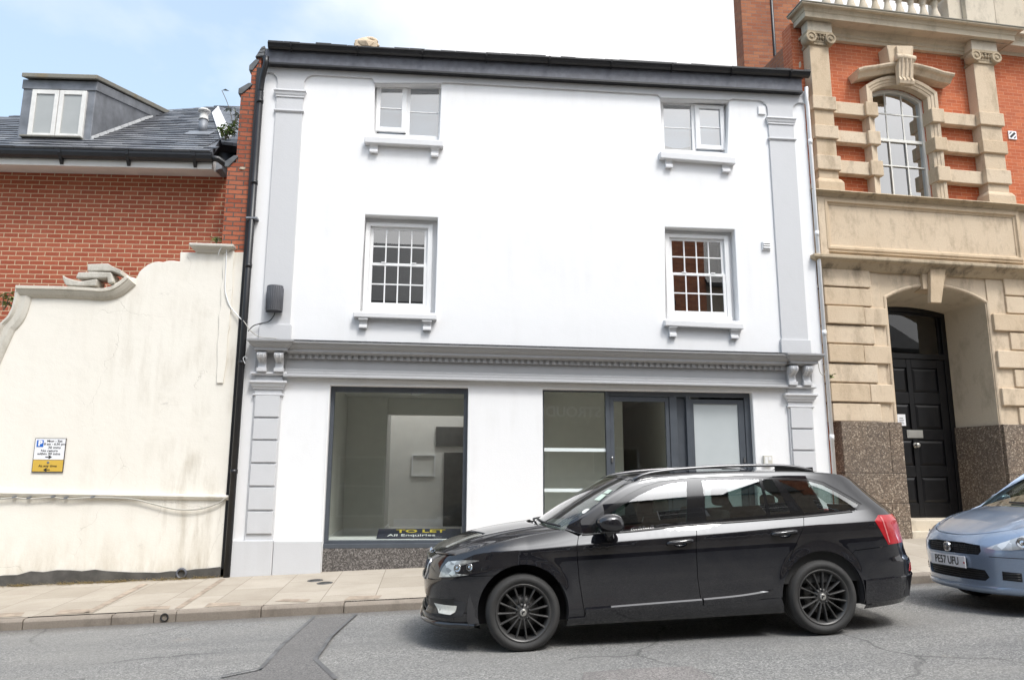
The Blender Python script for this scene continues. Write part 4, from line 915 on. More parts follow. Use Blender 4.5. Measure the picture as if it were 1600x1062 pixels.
# slate butts: thin courses that really overlap
sc = MB(); rs = random.Random(11); ca, sa = math.cos(rad(PA)), math.sin(rad(PA))
zmax = [(v.x, v.z) for v in topE]
def ridge_at(x):
    for (a, p), (b, q_) in zip(zmax, zmax[1:]):
        if x <= b: return p+(q_-p)*(x-a)/(b-a) if b > a else p
    return zmax[-1][1]
row = 0; dd = 0
while dd < 5.2:
    x = -6.6+(.15 if row % 2 else 0)+rs.uniform(-.02,.02); y = -.585+dd*ca; z = zg_+.028+dd*sa
    xlim = xr+.02 if dd < .35 else low_r[0].x+.03
    while x < xlim-.1:
        if z+.13 < ridge_at(x+.15):
            w_ = min(.297, xlim-x); l = .205*1.0; lift = .010+rs.uniform(0,.010); sk = rs.uniform(-.008,.008)
            p = [(x,y,z),(x+w_,y+sk*.4,z+sk*.3),(x+w_,y+l*ca,z+l*sa),(x,y+l*ca,z+l*sa)]
            t_ = [offs(p[0],lift+.006),offs(p[1],lift+.006),offs(p[2],.005),offs(p[3],.005)]
            sc.add([offs(q_,.001) for q_ in p]+t_, [(4,5,6,7),(0,1,5,4),(1,2,6,5),(3,0,4,7)])
        x += .30
    dd += .19; row += 1
def slateone():
    t = NT('welsh_slate_pieces'); o = t.obj(); g = t.node('ShaderNodeNewGeometry')
    c = t.ramp(g.outputs['Random Per Island'], [(.0,(.075,.079,.092)),(.5,(.115,.12,.135)),(.8,(.155,.16,.178)),(1,(.20,.205,.22))])
    c = t.mix(t.ramp(t.noise(o, 3.5, 7, .65), [(.5,0.0),(.75,.5)]), c, (.24,.24,.23))
    return t.bsdf(c, .42, t.bump(t.noise(o, 25, 5, .6), .35, .006), spec=.5)
sl_ = sc.build('slate_courses', slateone(), bh, recalc=False); sl_['kind'] = 'stuff'
# verge sheet, abutment slates and rubbish at the right end of the roof
m = MB(); q = [onroof(331,176,.05),onroof(345,216.5,.05),onroof(363,212,.05),onroof(341,165.5,.05)]
m.add([tuple(v) for v in q]+[offs(v,-.05) for v in q], [(0,1,2,3),(7,6,5,4),(0,1,5,4),(1,2,6,5),(2,3,7,6),(3,0,4,7)]); m.build('verge_sheet', plain('pale_verge_sheet', (.62,.61,.63), .6, var=.05, scale=5), bh)
m = MB(); q = [onroof(341,166,.02),onroof(346,221,.02),onroof(385,226,.02),onroof(385,180,.02)]
m.add([tuple(v) for v in q]+[offs(v,-.05) for v in q], [(0,1,2,3),(7,6,5,4),(0,1,5,4),(1,2,6,5),(2,3,7,6),(3,0,4,7)]); m.build('roof_abutment', M['slate'], bh)
MB().box(xr-.75, xr+1.3, .72, .95, zg_-.6, zg_+.90).build('abutment_wall', M['lead'], bh)
a = onroof(344,228); MB().hexa([(low_r[0].x+.0,.1,zg_+.05),(low_r[0].x+.45,.1,zg_+.0),(low_r[0].x+.45,.6,zg_+.0),(low_r[0].x+.0,.6,zg_+.05),(low_r[0].x+.0,.3,zg_+.42),(low_r[0].x+.45,.3,zg_+.42),(low_r[0].x+.45,.6,zg_+.45),(low_r[0].x,.6,zg_+.45)]).build('verge_end', M['black'], bh, bevel=.02)
# roof vent pipe
k2 = lambda x, y: (200+x/6.636, 140+y/6.636)
b0 = onroof(*k2(775,432)); rv = b0
tz = Lf.Z(*k2(780,205), b0.y)
m = MB(); q = [onroof(*k2(x,y), .03) for x, y in ((575,460),(840,465),(905,432),(640,430))]; m.add([tuple(v) for v in q]+[offs(v,-.03) for v in q], [(0,1,2,3),(7,6,5,4),(0,1,5,4),(1,2,6,5),(2,3,7,6),(3,0,4,7)]); fl = m.build('vent_flashing', M['lead'], bh)
r_ = (Lf.X(*k2(818,400), b0.y)-Lf.X(*k2(735,400), b0.y))/2; hz = tz-b0.z
MB().lathe([(0,-.1),(r_*1.05,-.1),(r_,hz*.52),(0,hz*.52)], (b0.x,b0.y,b0.z), 'z', 20).build('vent_pipe', M['lead'], bh)
MB().lathe([(0,hz*.5),(r_*1.15,hz*.5),(r_*1.25,hz*.53),(r_*1.05,hz*.56),(r_*1.02,hz*.85),(r_*1.5,hz*.87),(r_*1.5,hz*.93),(r_*1.1,hz*.99),(0,hz)], (b0.x,b0.y,b0.z), 'z', 20).build('vent_cowl', M['fascia'], bh)
# dormer
k1 = lambda x, y: (x/6.6375, 100+y/6.6375)
yd = (onroof(*k1(170,785)).y+onroof(*k1(935,780)).y)/2
A, B, C_, D = [Vector((v[0], yd, v[1])) for v in (Lf.p(*k1(x,y), yd) for x, y in ((172,785),(938,785),(1008,185),(255,180)))]
xl_, xr_ = (A.x+D.x)/2, (B.x+C_.x)/2; zt_ = (C_.z+D.z)/2; zb_ = min(A.z,B.z)-.1
E_ = onroof(*k1(1425,508)); rise = (E_.z-zt_)/(E_.y-yd)
ybk = E_.y+.25
dm = MB(); dm.prism_x([(yd,zb_),(yd,zt_),(ybk,zt_+rise*(ybk-yd)),(ybk,zb_+.4)], xl_, xr_); do = dm.build('dormer', M['lead'], bh, bevel=.01)
cf = Lf.p(*k1(225,95), yd-.1); cr = Lf.p(*k1(1010,105), yd-.1); ztc = (cf[1]+cr[1])/2
m = MB(); m.prism_x([(yd-.10,zt_+.01),(yd-.10,ztc),(ybk,ztc+rise*(ybk-yd+.1)),(ybk,zt_+.02+rise*(ybk-yd))], cf[0], cr[0])
M['mosslead'] = stone('lichened_lead', (.20,.195,.17), (.27,.26,.23), (.25,.17,.06), .7)
m.build('dormer_roof', M['mosslead'], do, bevel=.012)
m = MB(); zband = (Lf.Z(*k1(260,262), yd)+Lf.Z(*k1(1000,270), yd))/2
m.prism_x([(yd-.018,zband-.012),(yd-.018,zt_+.009),(ybk,zt_+.009+rise*(ybk-yd)),(ybk,zband-.012+rise*(ybk-yd))], xl_-.018, xr_+.018); m.build('dormer_apron', M['lead'], do, bevel=.008)
x0, x1, z0, z1 = rect(Lf, [k1(345,268),k1(905,283),k1(852,770),k1(277,755)], yd-.03)
m = MB(); ft = .085*(x1-x0); xm = (x0+x1)/2
yy = yd-.045
m.box(x0, x0+ft, yy, yd+.01, z0, z1); m.box(x1-ft, x1, yy, yd+.01, z0, z1); m.box(xm-ft, xm-.006, yy, yd+.01, z0, z1); m.box(xm+.006, xm+ft, yy, yd+.01, z0, z1)
for a_, b_ in ((x0+ft,xm-ft),(xm+ft,x1-ft)): m.box(a_, b_, yy+.001, yd+.01, z1-ft, z1); m.box(a_, b_, yy+.001, yd+.01, z0, z0+ft*.9)
wo_ = m.build('dormer_window', plain('flaking_white_wood', (.74,.73,.70), .6, var=.08, scale=8), do, bevel=.006)
m = MB(); m.box(x0+ft, xm-ft, yy+.02, yy+.026, z0+ft*.9, z1-ft); m.box(xm+ft, x1-ft, yy+.02, yy+.026, z0+ft*.9, z1-ft)
M['netting'] = plain('net_curtain', (.40,.41,.40), .35, var=.05, scale=3, bump=0, spec=.6)
each(m, 'pane', M['netting'], do)
m = MB(); m.box(x0-.07, x1+.02, yy-.08, yd+.0, z0-.035, z0-.001); m.build('window_sill', M['mosslead'], do, bevel=.01)
fl = MB(); E2 = onroof(*k1(1340,550)); 
for i in range(9):
    t0, t1 = i/9, (i+.95)/9; y0_, y1_ = yd+(E2.y-yd)*t0, yd+(E2.y-yd)*t1; f_ = lambda y: rp_[2]+(y-rp_[1])*math.tan(rad(PA))
    fl.hexa([(xr_+.002,y0_,f_(y0_)),(xr_+.035,y0_,f_(y0_)+.02),(xr_+.035,y1_,f_(y1_)+.02),(xr_+.002,y1_,f_(y1_)),(xr_+.002,y0_,f_(y0_)+.07),(xr_+.012,y0_,f_(y0_)+.06),(xr_+.012,y1_,f_(y1_)+.06),(xr_+.002,y1_,f_(y1_)+.07)])
each(fl, 'step_flashing', plain('pale_lead', (.36,.37,.38), .55, metal=.2, var=.15), do)
# ---------------------------------------------------------------- stepped brick buttress
z5 = lambda x, y: (340+x/2.95, 60+y/2.95)
bb = thing('brick_buttress', 'narrow stepped buttress of old red brick with slate caps beside the black pipe', 'buttress', (px-.4,0,foot_z(px)))
def B5(x, y): v = Cw.p(*z5(x,y), .04); return (v[0]-bb.location.x, v[1]-bb.location.z)
xrb = px-.045-bb.location.x
xs = (B5(20,900)[0]+B5(46,600)[0])/2, (B5(85,520)[0]+B5(109,270)[0])/2, (B5(152,190)[0]+B5(159,140)[0])/2, B5(183,100)[0]
zs_ = B5(60,570)[1], B5(125,235)[1], B5(170,128)[1], B5(200,62)[1]
m = MB(); m.wall([(xs[0],-.3),(xrb,-.3),(xrb,zs_[3]-.05),(xs[3],zs_[3]-.1),(xs[3],zs_[2]),(xs[2],zs_[2]-.03),(xs[2],zs_[1]),(xs[1],zs_[1]-.03),(xs[1],zs_[0]),(xs[0],zs_[0]-.03)], [], .04, .62)
m.build('brickwork', M['brick_old'], bb, bevel=.006)
M['capslate'] = plain('cap_slate', (.115,.12,.125), .6, var=.3, scale=6)
for i in range(3):
    xa_, xb_, z = xs[i], xs[i+1], zs_[i]
    m = MB(); m.wall([(xa_-.04,z-.09),(xa_+.02,z-.09),(xb_+.03,z+.075),(xb_+.03,z+.11),(xb_-.03,z+.11),(xa_-.04,z-.0)], [], .02, .64); m.build('slate_cap', M['capslate'], bb, bevel=.01)
rn = random.Random(6); m = MB(); z = zs_[3]-.12
for i in range(3): 
    m.hexa([(xs[3]-.03+i*.03,.0,z),(xrb+.05,.0,z+.03),(xrb+.05,.62,z+.03),(xs[3]-.03+i*.03,.62,z),(xs[3]-.0+i*.03,.0,z+.06),(xrb+.05,.0,z+.09),(xrb+.05,.62,z+.09),(xs[3]+i*.03,.62,z+.06)]); z += .062
each(m, 'slate_cap', M['capslate'], bb, bevel=.01)
bq = Cw.p(*z5(160,833), -.05); m = MB(); m.box(bq[0]-bb.location.x-.08, bq[0]-bb.location.x+.09, -.125, .05, bq[1]-bb.location.z-.014, bq[1]-bb.location.z+.014); m.build('pipe_bracket', M['lead'], bb)
mb_ = MB()
for (a, b) in ((172,470),(178,483),(115,600),(185,400)): v = B5(a,b); mb_.blob((v[0],.035,v[1]), (.05,.012,.03), int(a), .3, 1)
each(mb_, 'mortar_lump', M['stone_pale'], bb)
# ---------------------------------------------------------------- weeds
def leafmat(name, a, b):
    t = NT(name); g = t.node('ShaderNodeNewGeometry'); return t.bsdf(t.ramp(g.outputs['Random Per Island'], [(0,a),(1,b)]), .6, spec=.3)
M['leaf'] = leafmat('weed_leaf', (.10,.17,.05), (.28,.34,.12)); M['leafgrey'] = leafmat('grey_leaf', (.17,.19,.17), (.30,.33,.30)); M['stem'] = plain('weed_stem', (.15,.13,.09), .8); M['straw'] = leafmat('dry_grass_blades', (.36,.27,.11), (.55,.43,.2))
def weed(name, label, base, stems, leaf, ls, seed, cat='plant'):
    rn = random.Random(seed); t = thing(name, label, cat, base); st = MB(); lf = MB()
    for (dx, dy, dz, nl) in stems:
        P3 = [(0,0,0)]+[(dx*k+rn.uniform(-.02,.02), dy*k, dz*(k**.8)) for k in (.35,.7,1)]; P3 = bez(P3, 4); st.tube(P3, .006, 5)
        for i in range(nl):
            p = Vector(P3[int(len(P3)*rn.uniform(.25,.99))]); a = rn.uniform(0, 6.28); d = Vector((math.cos(a), math.sin(a)*.8, rn.uniform(-.5,.5))).normalized(); l = ls*rn.uniform(.6,1.3); s = d.cross(Vector((0,0,1))).normalized()*l*.22
            tip = p+d*l+Vector((0,0,-l*.25)); mid = p+d*l*.5+Vector((0,0,l*.06))
            lf.add([p, mid+s, tip, mid-s], [(0,1,2),(0,2,3)])
    st.build('stem', M['stem'], t); lf.build('foliage', leaf, t, recalc=False); return t
def atroof(a, b, y): v = Lf.M @ Vector((Lf.p(a,b,y)[0], y, Lf.p(a,b,y)[1])); return tuple(v)
weed('gutter_weed', 'bushy green weed growing from the gutter corner beside the buttress', atroof(353,217,.1), [(rnx,0,h,n) for rnx,h,n in ((-.1,.2,16),(.0,.28,18),(.1,.25,16),(-.05,.15,14),(.15,.18,14),(.16,.36,12))], M['leaf'], .10, 3)
weed('roof_sapling', 'thin grey leaved sapling leaning up behind the verge beside the buttress', atroof(366,214,.4), [(-.03,.0,.50,9),(-.26,.0,.85,9),(.02,0,.42,10)], M['leafgrey'], .11, 5)
weed('wall_weed', 'small green tuft growing against the red brick at the far left', tuple(Vector((Cw.p(3,483,.25)[0]-.02,.33,Cw.p(3,483,.25)[1]))), [(-.05,0,.25,14),(.06,0,.28,16),(.12,0,.18,12)], M['leaf'], .10, 8)
weed('cap_weed', 'tiny grass tuft on the end cap of the cream wall', (Cw.X(338,380,.1), .1, Cw.Z(338,380,.1)), [(-.04,0,.09,9),(.05,0,.08,9),(0,0,.1,9)], M['leaf'], .07, 9)
weed('quoin_weed', 'small green weed rooted in the stone joint beside the shop cornice', (hit(1296,592,(0,.05,0),(0,1,0)).x, .03, hit(1296,592,(0,.05,0),(0,1,0)).z), [(-.04,-.05,.06,8),(.03,-.05,.07,8)], M['leaf'], .07, 12)
rn = random.Random(21); m = MB()
for i in range(1500):
    if rn.random() < .6: c = rn.choice([-4.95,-4.7,-4.45,-4.25,-3.75,-3.45,-3.15,-5.6]); x = rn.gauss(c, .09)
    else: x = rn.uniform(-7.5, xe)
    y = -.02-abs(rn.gauss(0,.06)); z = pave_z(x,y)
    a = rn.uniform(0,6.28); l = rn.uniform(.04,.13); d = Vector((math.cos(a)*l, -abs(math.sin(a))*l*.6, rn.uniform(.0,.5)*l)); s = Vector((-d.y,d.x,0)).normalized()*.004
    m.add([Vector((x,y,z))-s, Vector((x,y,z))+s, Vector((x,y,z))+d], [(0,1,2)])
o = m.build('dry_grass', M['straw'], recalc=False); o['kind'] = 'stuff'; tag(o, 'dry straw coloured grass along the foot of the cream wall', 'grass')
# ================================================================ THE STONE AND BRICK BUILDING ON THE RIGHT
Rf = Frame((6.4,.1,0), rad(4))
rb = thing('stone_building', 'ornate red brick and buff stone building with arched doorway and black panelled door', 'building', Rf.loc, Rf.rot)
r1 = lambda x, y: (1140+x/3.217, y/3.217)
r2 = lambda x, y: (1240+x/3.319, 280+y/3.319)
r3 = lambda x, y: (1260+x/2.87, 560+y/2.87)
S = M['stone']; XE = 7.5
BY = .22                       # brick face
def RX(z, y=0): return Rf.X(*z, y)
def RZ(z, y=0): return Rf.Z(*z, y)
zlow = RZ(r2(150,465), -.02)       # underside of lower cornice
zl_t = RZ(r2(115,385), -.22)
zsl_t = RZ(r2(100,42), -.18); zsl_b = RZ(r2(150,92), -.02)
zgr = (RZ(r3(150,285), -.03)+RZ(r3(870,291), -.03))/2
zar = Rf.Z(1308, 64, .15)         # underside of the architrave
zcor = Rf.Z(1258, 24.3, -.17)         # underside of the corona
zct = Rf.Z(1258, 17.5, -.17); ztop = Rf.Z(1250, 1.5, -.29)
xdl = (RX(r2(475,620), .03)+RX(r3(462,760), .03))/2
xdr = (RX(r2(988,640), .03)+RX(r3(868,285), .03))/2
zsp = (RZ(r2(472,622), .03)+RZ(r2(990,640), .03))/2
zap = RZ(r2(730,560), .03)
DY = .88
def segarc(x0, x1, zs, za, n=14):
    h = (x1-x0)/2; s = max(za-zs, .01); R = (h*h+s*s)/(2*s); cx, cz = (x0+x1)/2, za-R; a = math.asin(h/R)
    return [(cx+R*math.sin(-a+2*a*i/n), cz+R*math.cos(-a+2*a*i/n)) for i in range(n+1)]
darc = segarc(xdl, xdr, zsp, zap)
# brick body
xw = 0
wl = RX(r1(712,700), .3); wr = RX(r1(1010,700), .3); wl = (RX(r1(705,470), .15)+RX(r1(752,940), .15))/2; wr = (RX(r1(988,490), .15)+RX(r1(1027,960), .15))/2
zws = RZ(r1(708,470), .15); zwa = RZ(r1(850,440), .15); zwb = zsl_t-.02
zws = (zws+RZ(r1(1000,500), .15))/2
warc = segarc(wl, wr, zws, max(zwa, zws+.12))
m = MB(); m.wall([(-.04,-.5),(xdl-.3,-.5),(xdl-.3,zap+.3),(xdr+.3,zap+.3),(xdr+.3,-.5),(XE,-.5),(XE,ztop-.1),(-.04,ztop-.1)], [[(wl,zwb),(wr,zwb)]+warc[::-1]], BY, BY+.3)
m.build('brick_wall', M['brick_fine'], rb)
m = MB(); m.box(-.04, .26, BY+.3, 9, -.5, ztop-.4); m.box(XE-.3, XE, BY+.3, 9, -.5, ztop-.4); each(m, 'side_wall', M['brick_brown'], rb)
m = MB(); m.box(.26, XE-.3, 2.2, 2.25, -.5, ztop-.2); m.box(.26, XE-.3, BY+.301, 2.2, zlow+.1, zlow+.3); m.box(.26, XE-.3, BY+.301, 2.2, ztop-.3, ztop-.15); m.build('back_of_rooms', M['void'], rb)
# ground storey facing: left pier, arch field, right pier
xp0 = RX(r3(150,290), -.02); xb = RX(r2(390,500), .02)
ring = [(xdl,zgr)]+darc+[(xdr,zgr)]
m = MB(); m.wall([(xp0+.03,zgr),(xdl,zgr)]+darc+[(xdr,zgr),(XE,zgr),(XE,zlow+.05),(xp0+.03,zlow+.05)], [], .035, BY-.002); m.build('arch_field', S, rb, bevel=.012)
# deep splayed reveal
ixl, ixr = xdl+.02, RX(r3(655,250), DY)
izs = RZ(r2(505,690), DY); iza = RZ(r2(640,672), DY)
iarc = segarc(ixl, ixr, izs, max(iza, izs+.1))
m = MB(); o_ = [(xdl,-.1)]+darc+[(xdr,-.1)]; i_ = [(ixl,-.1)]+iarc+[(ixr,-.1)]; n = len(o_)
zg = zgr
def revstrip(oo, ii, name, mat, dy0=.036): 
    q = MB(); k = len(oo); T = .12
    vs = [(x,dy0,z) for x,z in oo]+[(x,DY-.05,z) for x,z in ii]; q.add(vs, [(i,i+1,k+i+1,k+i) for i in range(k-1)], True); return q.build(name, mat, rb, recalc=False)
revstrip([(xdl,zgr)]+darc+[(xdr,zgr)], [(ixl,zgr)]+iarc+[(ixr,zgr)], 'door_reveal', M['stone_pale'])
MB().hexa([(xdr-.03,-.0,-.4),(xdr+.3,-.0,-.4),(xdr+.3,DY,-.4),(ixr-.03,DY,-.4),(xdr-.03,-.0,zgr-.003),(xdr+.3,-.0,zgr-.003),(xdr+.3,DY,zgr-.003),(ixr-.03,DY,zgr-.003)]).build('granite_jamb', M['granite'], rb, bevel=.006)
# roll moulding round the arch
m = MB(); m.mold_xz([(xdl-.02,zgr)]+segarc(xdl-.02,xdr+.02,zsp+.01,zap+.02)+[(xdr+.02,zgr)], [(0,.034),(.0,.02),(.02,.012),(.04,.02),(.05,.034)]); m.build('arch_moulding', S, rb)
# keystone
def key(pts, y0, y1, name, parent, mat=S, bev=.01): m = MB(); m.wall(pts, [], y0, y1); return m.build(name, mat, parent, bevel=bev)
k = [Rf.p(*r2(*p), -.03) for p in ((665,475),(800,485),(775,640),(680,640))]
k[2] = (k[2][0], zap-.06); k[3] = (k[3][0], zap-.06)
key(k, -.03, .30, 'keystone', rb)
k = [Rf.p(*r2(*p), -.10) for p in ((708,448),(790,452),(765,642),(710,640))]
key(k, -.11, -.0305, 'keystone_face', rb)
# granite plinth
gb = r3(440,815)
m = MB(); GYf = -.06
rows = [(285,512),(512,650),(650,818)]
zr = [zgr, RZ(r3(160,512), GYf), RZ(r3(165,650), GYf), -.4]
xs_ = (RX(r3(370,300), GYf), RX(r3(388,700), GYf))
g = .003
m.box(xp0-.0, xs_[0]-g, GYf, BY-.003, zr[1]+g, zr[0]); m.box(xs_[0]+g, xdl-.0, GYf, .30, zr[1]+g, zr[0]); m.box(xp0, xdl, GYf-.002, .30, zr[2]+g, zr[1]-g); m.box(xp0, xs_[1]-g, GYf-.004, BY-.003, zr[3], zr[2]-g); m.box(xs_[1]+g, xdl+.01, GYf-.004, .30, zr[3], zr[2]-g)
m.box(xdr, xdr+.55, GYf, BY-.003, zr[1]+g, zr[0]); m.box(xdr+.556, XE, GYf, BY-.003, zr[1]+g, zr[0]); m.box(xdr, XE, GYf-.002, BY-.003, -.4, zr[1]-g)
each(m, 'granite_block', M['granite'], rb, bevel=.006)
# rusticated blocks
m = MB()
def rz2(y, x=250): return RZ(r2(x,y), -.0)
qr = [(468,553,390,0),(560,652,400,0),(657,752,340,475),(760,848,412,0),(853,950,360,480),(958,1046,430,0)]
xl_q = RX(r2(165,800), 0)
nar, wide, wj = RX(r2(392,510), 0), RX(r2(477,700), .0), RX(r2(342,700), 0)
zz = [rz2(a) for a, *_ in qr]+[rz2(1050)]
st_ = (zz[0]-zz[5])/5; z = zz[0]; i = 0
while z-st_*.5 > zgr:
    zb_ = max(z-st_+.026, zgr+.004); w_ = (i in (2,4,6,8))
    if w_: 
        m.box(xl_q+.012*(i%3), wj-.007+.03*(i%4), -.045-.008*(i%3), BY-.001, zb_, z); m.box(wj+.007+.03*(i%4), wide, -.035, BY-.001, zb_, z)
    else: m.box(xl_q+.012*((i+1)%3), nar, -.03+.006*(i%2), BY-.001, zb_, z)
    xr0 = xdr+.10
    if w_: m.box(xr0-.03, XE-.01, -.045, BY-.001, zb_, z)
    else: m.box(xr0+.28, XE-.01, -.025, BY-.001, zb_, z)
    z -= st_; i += 1
each(m, 'quoin_block', S, rb, bevel=.013)
xr1 = RX(r2(1003,600), .015); m = MB(); m.box(xr1, XE-.02, .012, .034, zgr, zlow); m.box(RX(r2(390,600), .015), RX(r2(445,600), .015), .012, .034, zgr, zlow); each(m, 'jamb_strip', S, rb, bevel=.006)
# lower cornice
xe0 = RX(r2(112,390), -.24)
def cornice(name, y0, zt, prof, x0, mat, xr=XE, back=BY, bev=.006):
    m = MB(); m.mold([(x0,back),(x0,y0),(xr,y0)], [(o,zt+z) for o,z in prof]); return m.build(name, mat, rb, bevel=bev)
dzc = zl_t-zlow
cornice('lower_cornice', -.0, zl_t, [(-.1,.07),(.02,.07),(.20,.01),(.215,-.0),(.215,-.06*dzc/.27),(.19,-.09*dzc/.27),(.14,-.12*dzc/.27),(.10,-.17*dzc/.27),(.06,-.22*dzc/.27),(.02,-dzc),(-.1,-dzc)], xe0+.215, M['stone_soot'])
# panel storey
xpn = RX(r2(128,200), -.0)
m = MB(); m.box(xpn, XE, .0, BY-.003, zl_t+.05, zsl_b+.03); m.build('panel_wall', S, rb)
pA = [Rf.p(*r2(*p), -.03) for p in ((188,138),(1148,193),(1152,396),(196,352))]
x0_, x1_ = (pA[0][0]+pA[3][0])/2, (pA[1][0]+pA[2][0])/2; za_, zb2 = (pA[0][1]+pA[1][1])/2, (pA[2][1]+pA[3][1])/2+.03
m = MB(); m.mold_xz([(x0_,zb2),(x1_,zb2),(x1_,za_),(x0_,za_)], [(0,-.001),(0,-.012),(-.03,-.02),(-.045,-.05),(-.085,-.05),(-.11,-.03),(-.135,-.03),(-.135,-.001)], True); m.build('panel_frame', S, rb, bevel=.004)
m = MB(); m.box(xpn-.02, RX(r2(180,200), -.04)-.03, -.04, BY-.004, zl_t+.06, zsl_b); m.build('panel_pier', S, rb, bevel=.008)
dzs = zsl_t-zsl_b; xe1 = RX(r2(100,45), -.18)
cornice('sill_cornice', -.0, zsl_t, [(-.2,.04),(.02,.04),(.15,.0),(.16,-.02),(.16,-.2*dzs),(.13,-.33*dzs),(.085,-.45*dzs),(.08,-.6*dzs),(.05,-.8*dzs),(.03,-dzs),(-.1,-dzs)], xe1+.16, M['stone_soot'])
# pilasters of the brick storey
zc_b = RZ(r1(460,232), 0); zb_t = RZ(r1(500,905), 0); zc_t = RZ(r1(460,163), -.04)
bands = [(RZ(r1(478,a), -.04), RZ(r1(478,b), -.04)) for a, b in ((482,548),(628,692),(778,850))]
def pil(xa, xb, name):
    m = MB(); m.box(xa, xb, .0, BY-.002, zb_t, zc_b); o = m.build('pilaster', S, rb, bevel=.006)
    b = MB()
    for t, u in bands: b.box(xa-.04, xb+.04, -.045, BY-.003, u, t)
    each(b, 'pilaster_band', S, o, bevel=.012)
    b = MB(); b.mold([(xa,BY-.002),(xa,-.001),(xb,-.001),(xb,BY-.002)], [(0,zb_t+.02),(.02,zb_t+.02),(.05,zb_t-.03),(.06,zb_t-.06),(.06,zsl_t+.0),(0,zsl_t+.0)]); b.build('pilaster_base', S, o, bevel=.004)
    c = MB(); w_ = xb-xa; h_ = zc_t-zc_b; cx = (xa+xb)/2
    c.box(xa-.07, xb+.07, -.07, BY-.002, zc_t-.22*h_, zc_t); c.box(xa-.02, xb+.02, -.03, BY-.002, zc_b+.0*h_, zc_b+.2*h_); c.box(xa, xb, -.035, BY-.002, zc_b+.2*h_, zc_t-.22*h_)
    for s in (-1, 1):
        vx, vz = cx+s*(w_/2+.0), zc_b+.45*h_; r_ = .43*h_
        c.lathe([(0,-.10),(r_*.3,-.105),(r_*.32,-.09),(r_*.62,-.075),(r_*.66,-.095),(r_*.95,-.095),(r_,-.08),(r_,.1),(0,.1)], (vx,0,vz), 'y', 22)
    rn = random.Random(4)
    for i in range(7): c.blob((xa+w_*(i+.5)/7, -.05, zc_b+.5*h_), (w_/15,.03,h_*.17), i, .15, 1)
    for i in range(5): c.blob((xa+w_*(i+.5)/5, -.055, zc_t-.30*h_), (w_/11,.02,h_*.07), i+9, .2, 1)
    c.build('capital', M['stone_soot'], o, bevel=.006); return o
pxa, pxb = (RX(r1(403,260), 0)+RX(r1(450,880), 0))/2, (RX(r1(495,260), 0)+RX(r1(552,880), 0))/2
pil(pxa, pxb, 'l')
pxc, pxd = (RX(r1(1228,320), 0)+RX(r1(1300,960), 0))/2, (RX(r1(1322,320), 0)+RX(r1(1412,960), 0))/2
pil(pxc, pxd, 'r')
# window surround
aw = .16
def archi(off): return [(wl-off,zsl_t)]+segarc(wl-off, wr+off, zws, zws+(warc[7][1]-zws)+off*.9)+[(wr+off,zsl_t)]
pth = archi(0)
m = MB(); m.mold_xz(pth, [(0,BY+.12),(0,.10),(.03,.085),(.05,.085),(.055,.07),(.10,.06),(.105,.045),(aw,.03),(aw+.01,BY-.003),(aw+.01,BY+.12)]); m.build('window_architrave', S, rb, bevel=.004)
hp = [Rf.p(*r1(*p), -.02) for p in ((637,362),(668,352),(720,346),(780,335),(850,326),(930,338),(1010,358),(1062,376),(1118,386))]
m = MB(); m.mold_xz(hp, [(.03,-.10),(.03,BY-.003),(-.12,BY-.003),(-.12,.02),(-.09,.0),(-.05,-.03),(-.03,-.08),(0,-.10)]); m.build('hood_mould', S, rb, bevel=.005)
q = [Rf.p(*r1(*p), -.04) for p in ((790,228),(925,232),(920,330),(808,322))]; key(q, -.04, BY-.002, 'window_keystone', rb)
q = [Rf.p(*r1(*p), -.09) for p in ((838,232),(918,232),(905,300),(845,300))]; kf = key(q, -.10, -.0405, 'keystone_panel', rb)
m = MB(); kx0, kx1 = RX(r1(852,340), -.15), RX(r1(925,340), -.15); zk0, zk1 = RZ(r1(890,285), -.15), RZ(r1(885,425), -.1); hh = zk0-zk1
m.prism_x([(-.04,zk0),(-.17,zk0-.02),(-.19,zk0-.12*hh),(-.16,zk0-.25*hh),(-.14,zk0-.5*hh),(-.12,zk0-.75*hh),(-.15,zk0-.88*hh),(-.13,zk1),(-.04,zk1)], kx0, kx1)
for s in (0.22,.5,.78): xx = kx0+(kx1-kx0)*s; m.tube([(xx,-.185,zk0-.08*hh),(xx,-.165,zk0-.25*hh),(xx,-.145,zk0-.5*hh),(xx,-.125,zk0-.75*hh),(xx,-.152,zk0-.88*hh)], .02, 6)
m.lathe([(0,-.19),(.06,-.19),(.07,0),(.06,.19),(0,.19)], ((kx0+kx1)/2,-.14,zk0-.06*hh), 'x', 14)
m.build('scroll_bracket', S, rb, bevel=.006)
# banded blocks between pilaster and window
bx1 = RX(r1(632,540), .05); wl2 = RX(r1(738,540), .0); bx2 = RX(r1(1105,600), .05); wr2 = RX(r1(1048,580), 0)
m = MB(); m2 = MB()
for t, u in bands:
    m.box(pxb+.041, wl-.06, .06, BY-.002, u+.0, t-.02); m.box(wr+.06, pxc-.041, .06, BY-.002, u, t-.02)
    m2.box(wl-.22, wl+.02, .0, BY+.12, u-.015, t); m2.box(wr-.02, wr+.24, .0, BY+.12, u-.015, t)
each(m, 'stone_band', S, rb, bevel=.01); each(m2, 'architrave_block', S, rb, bevel=.014)
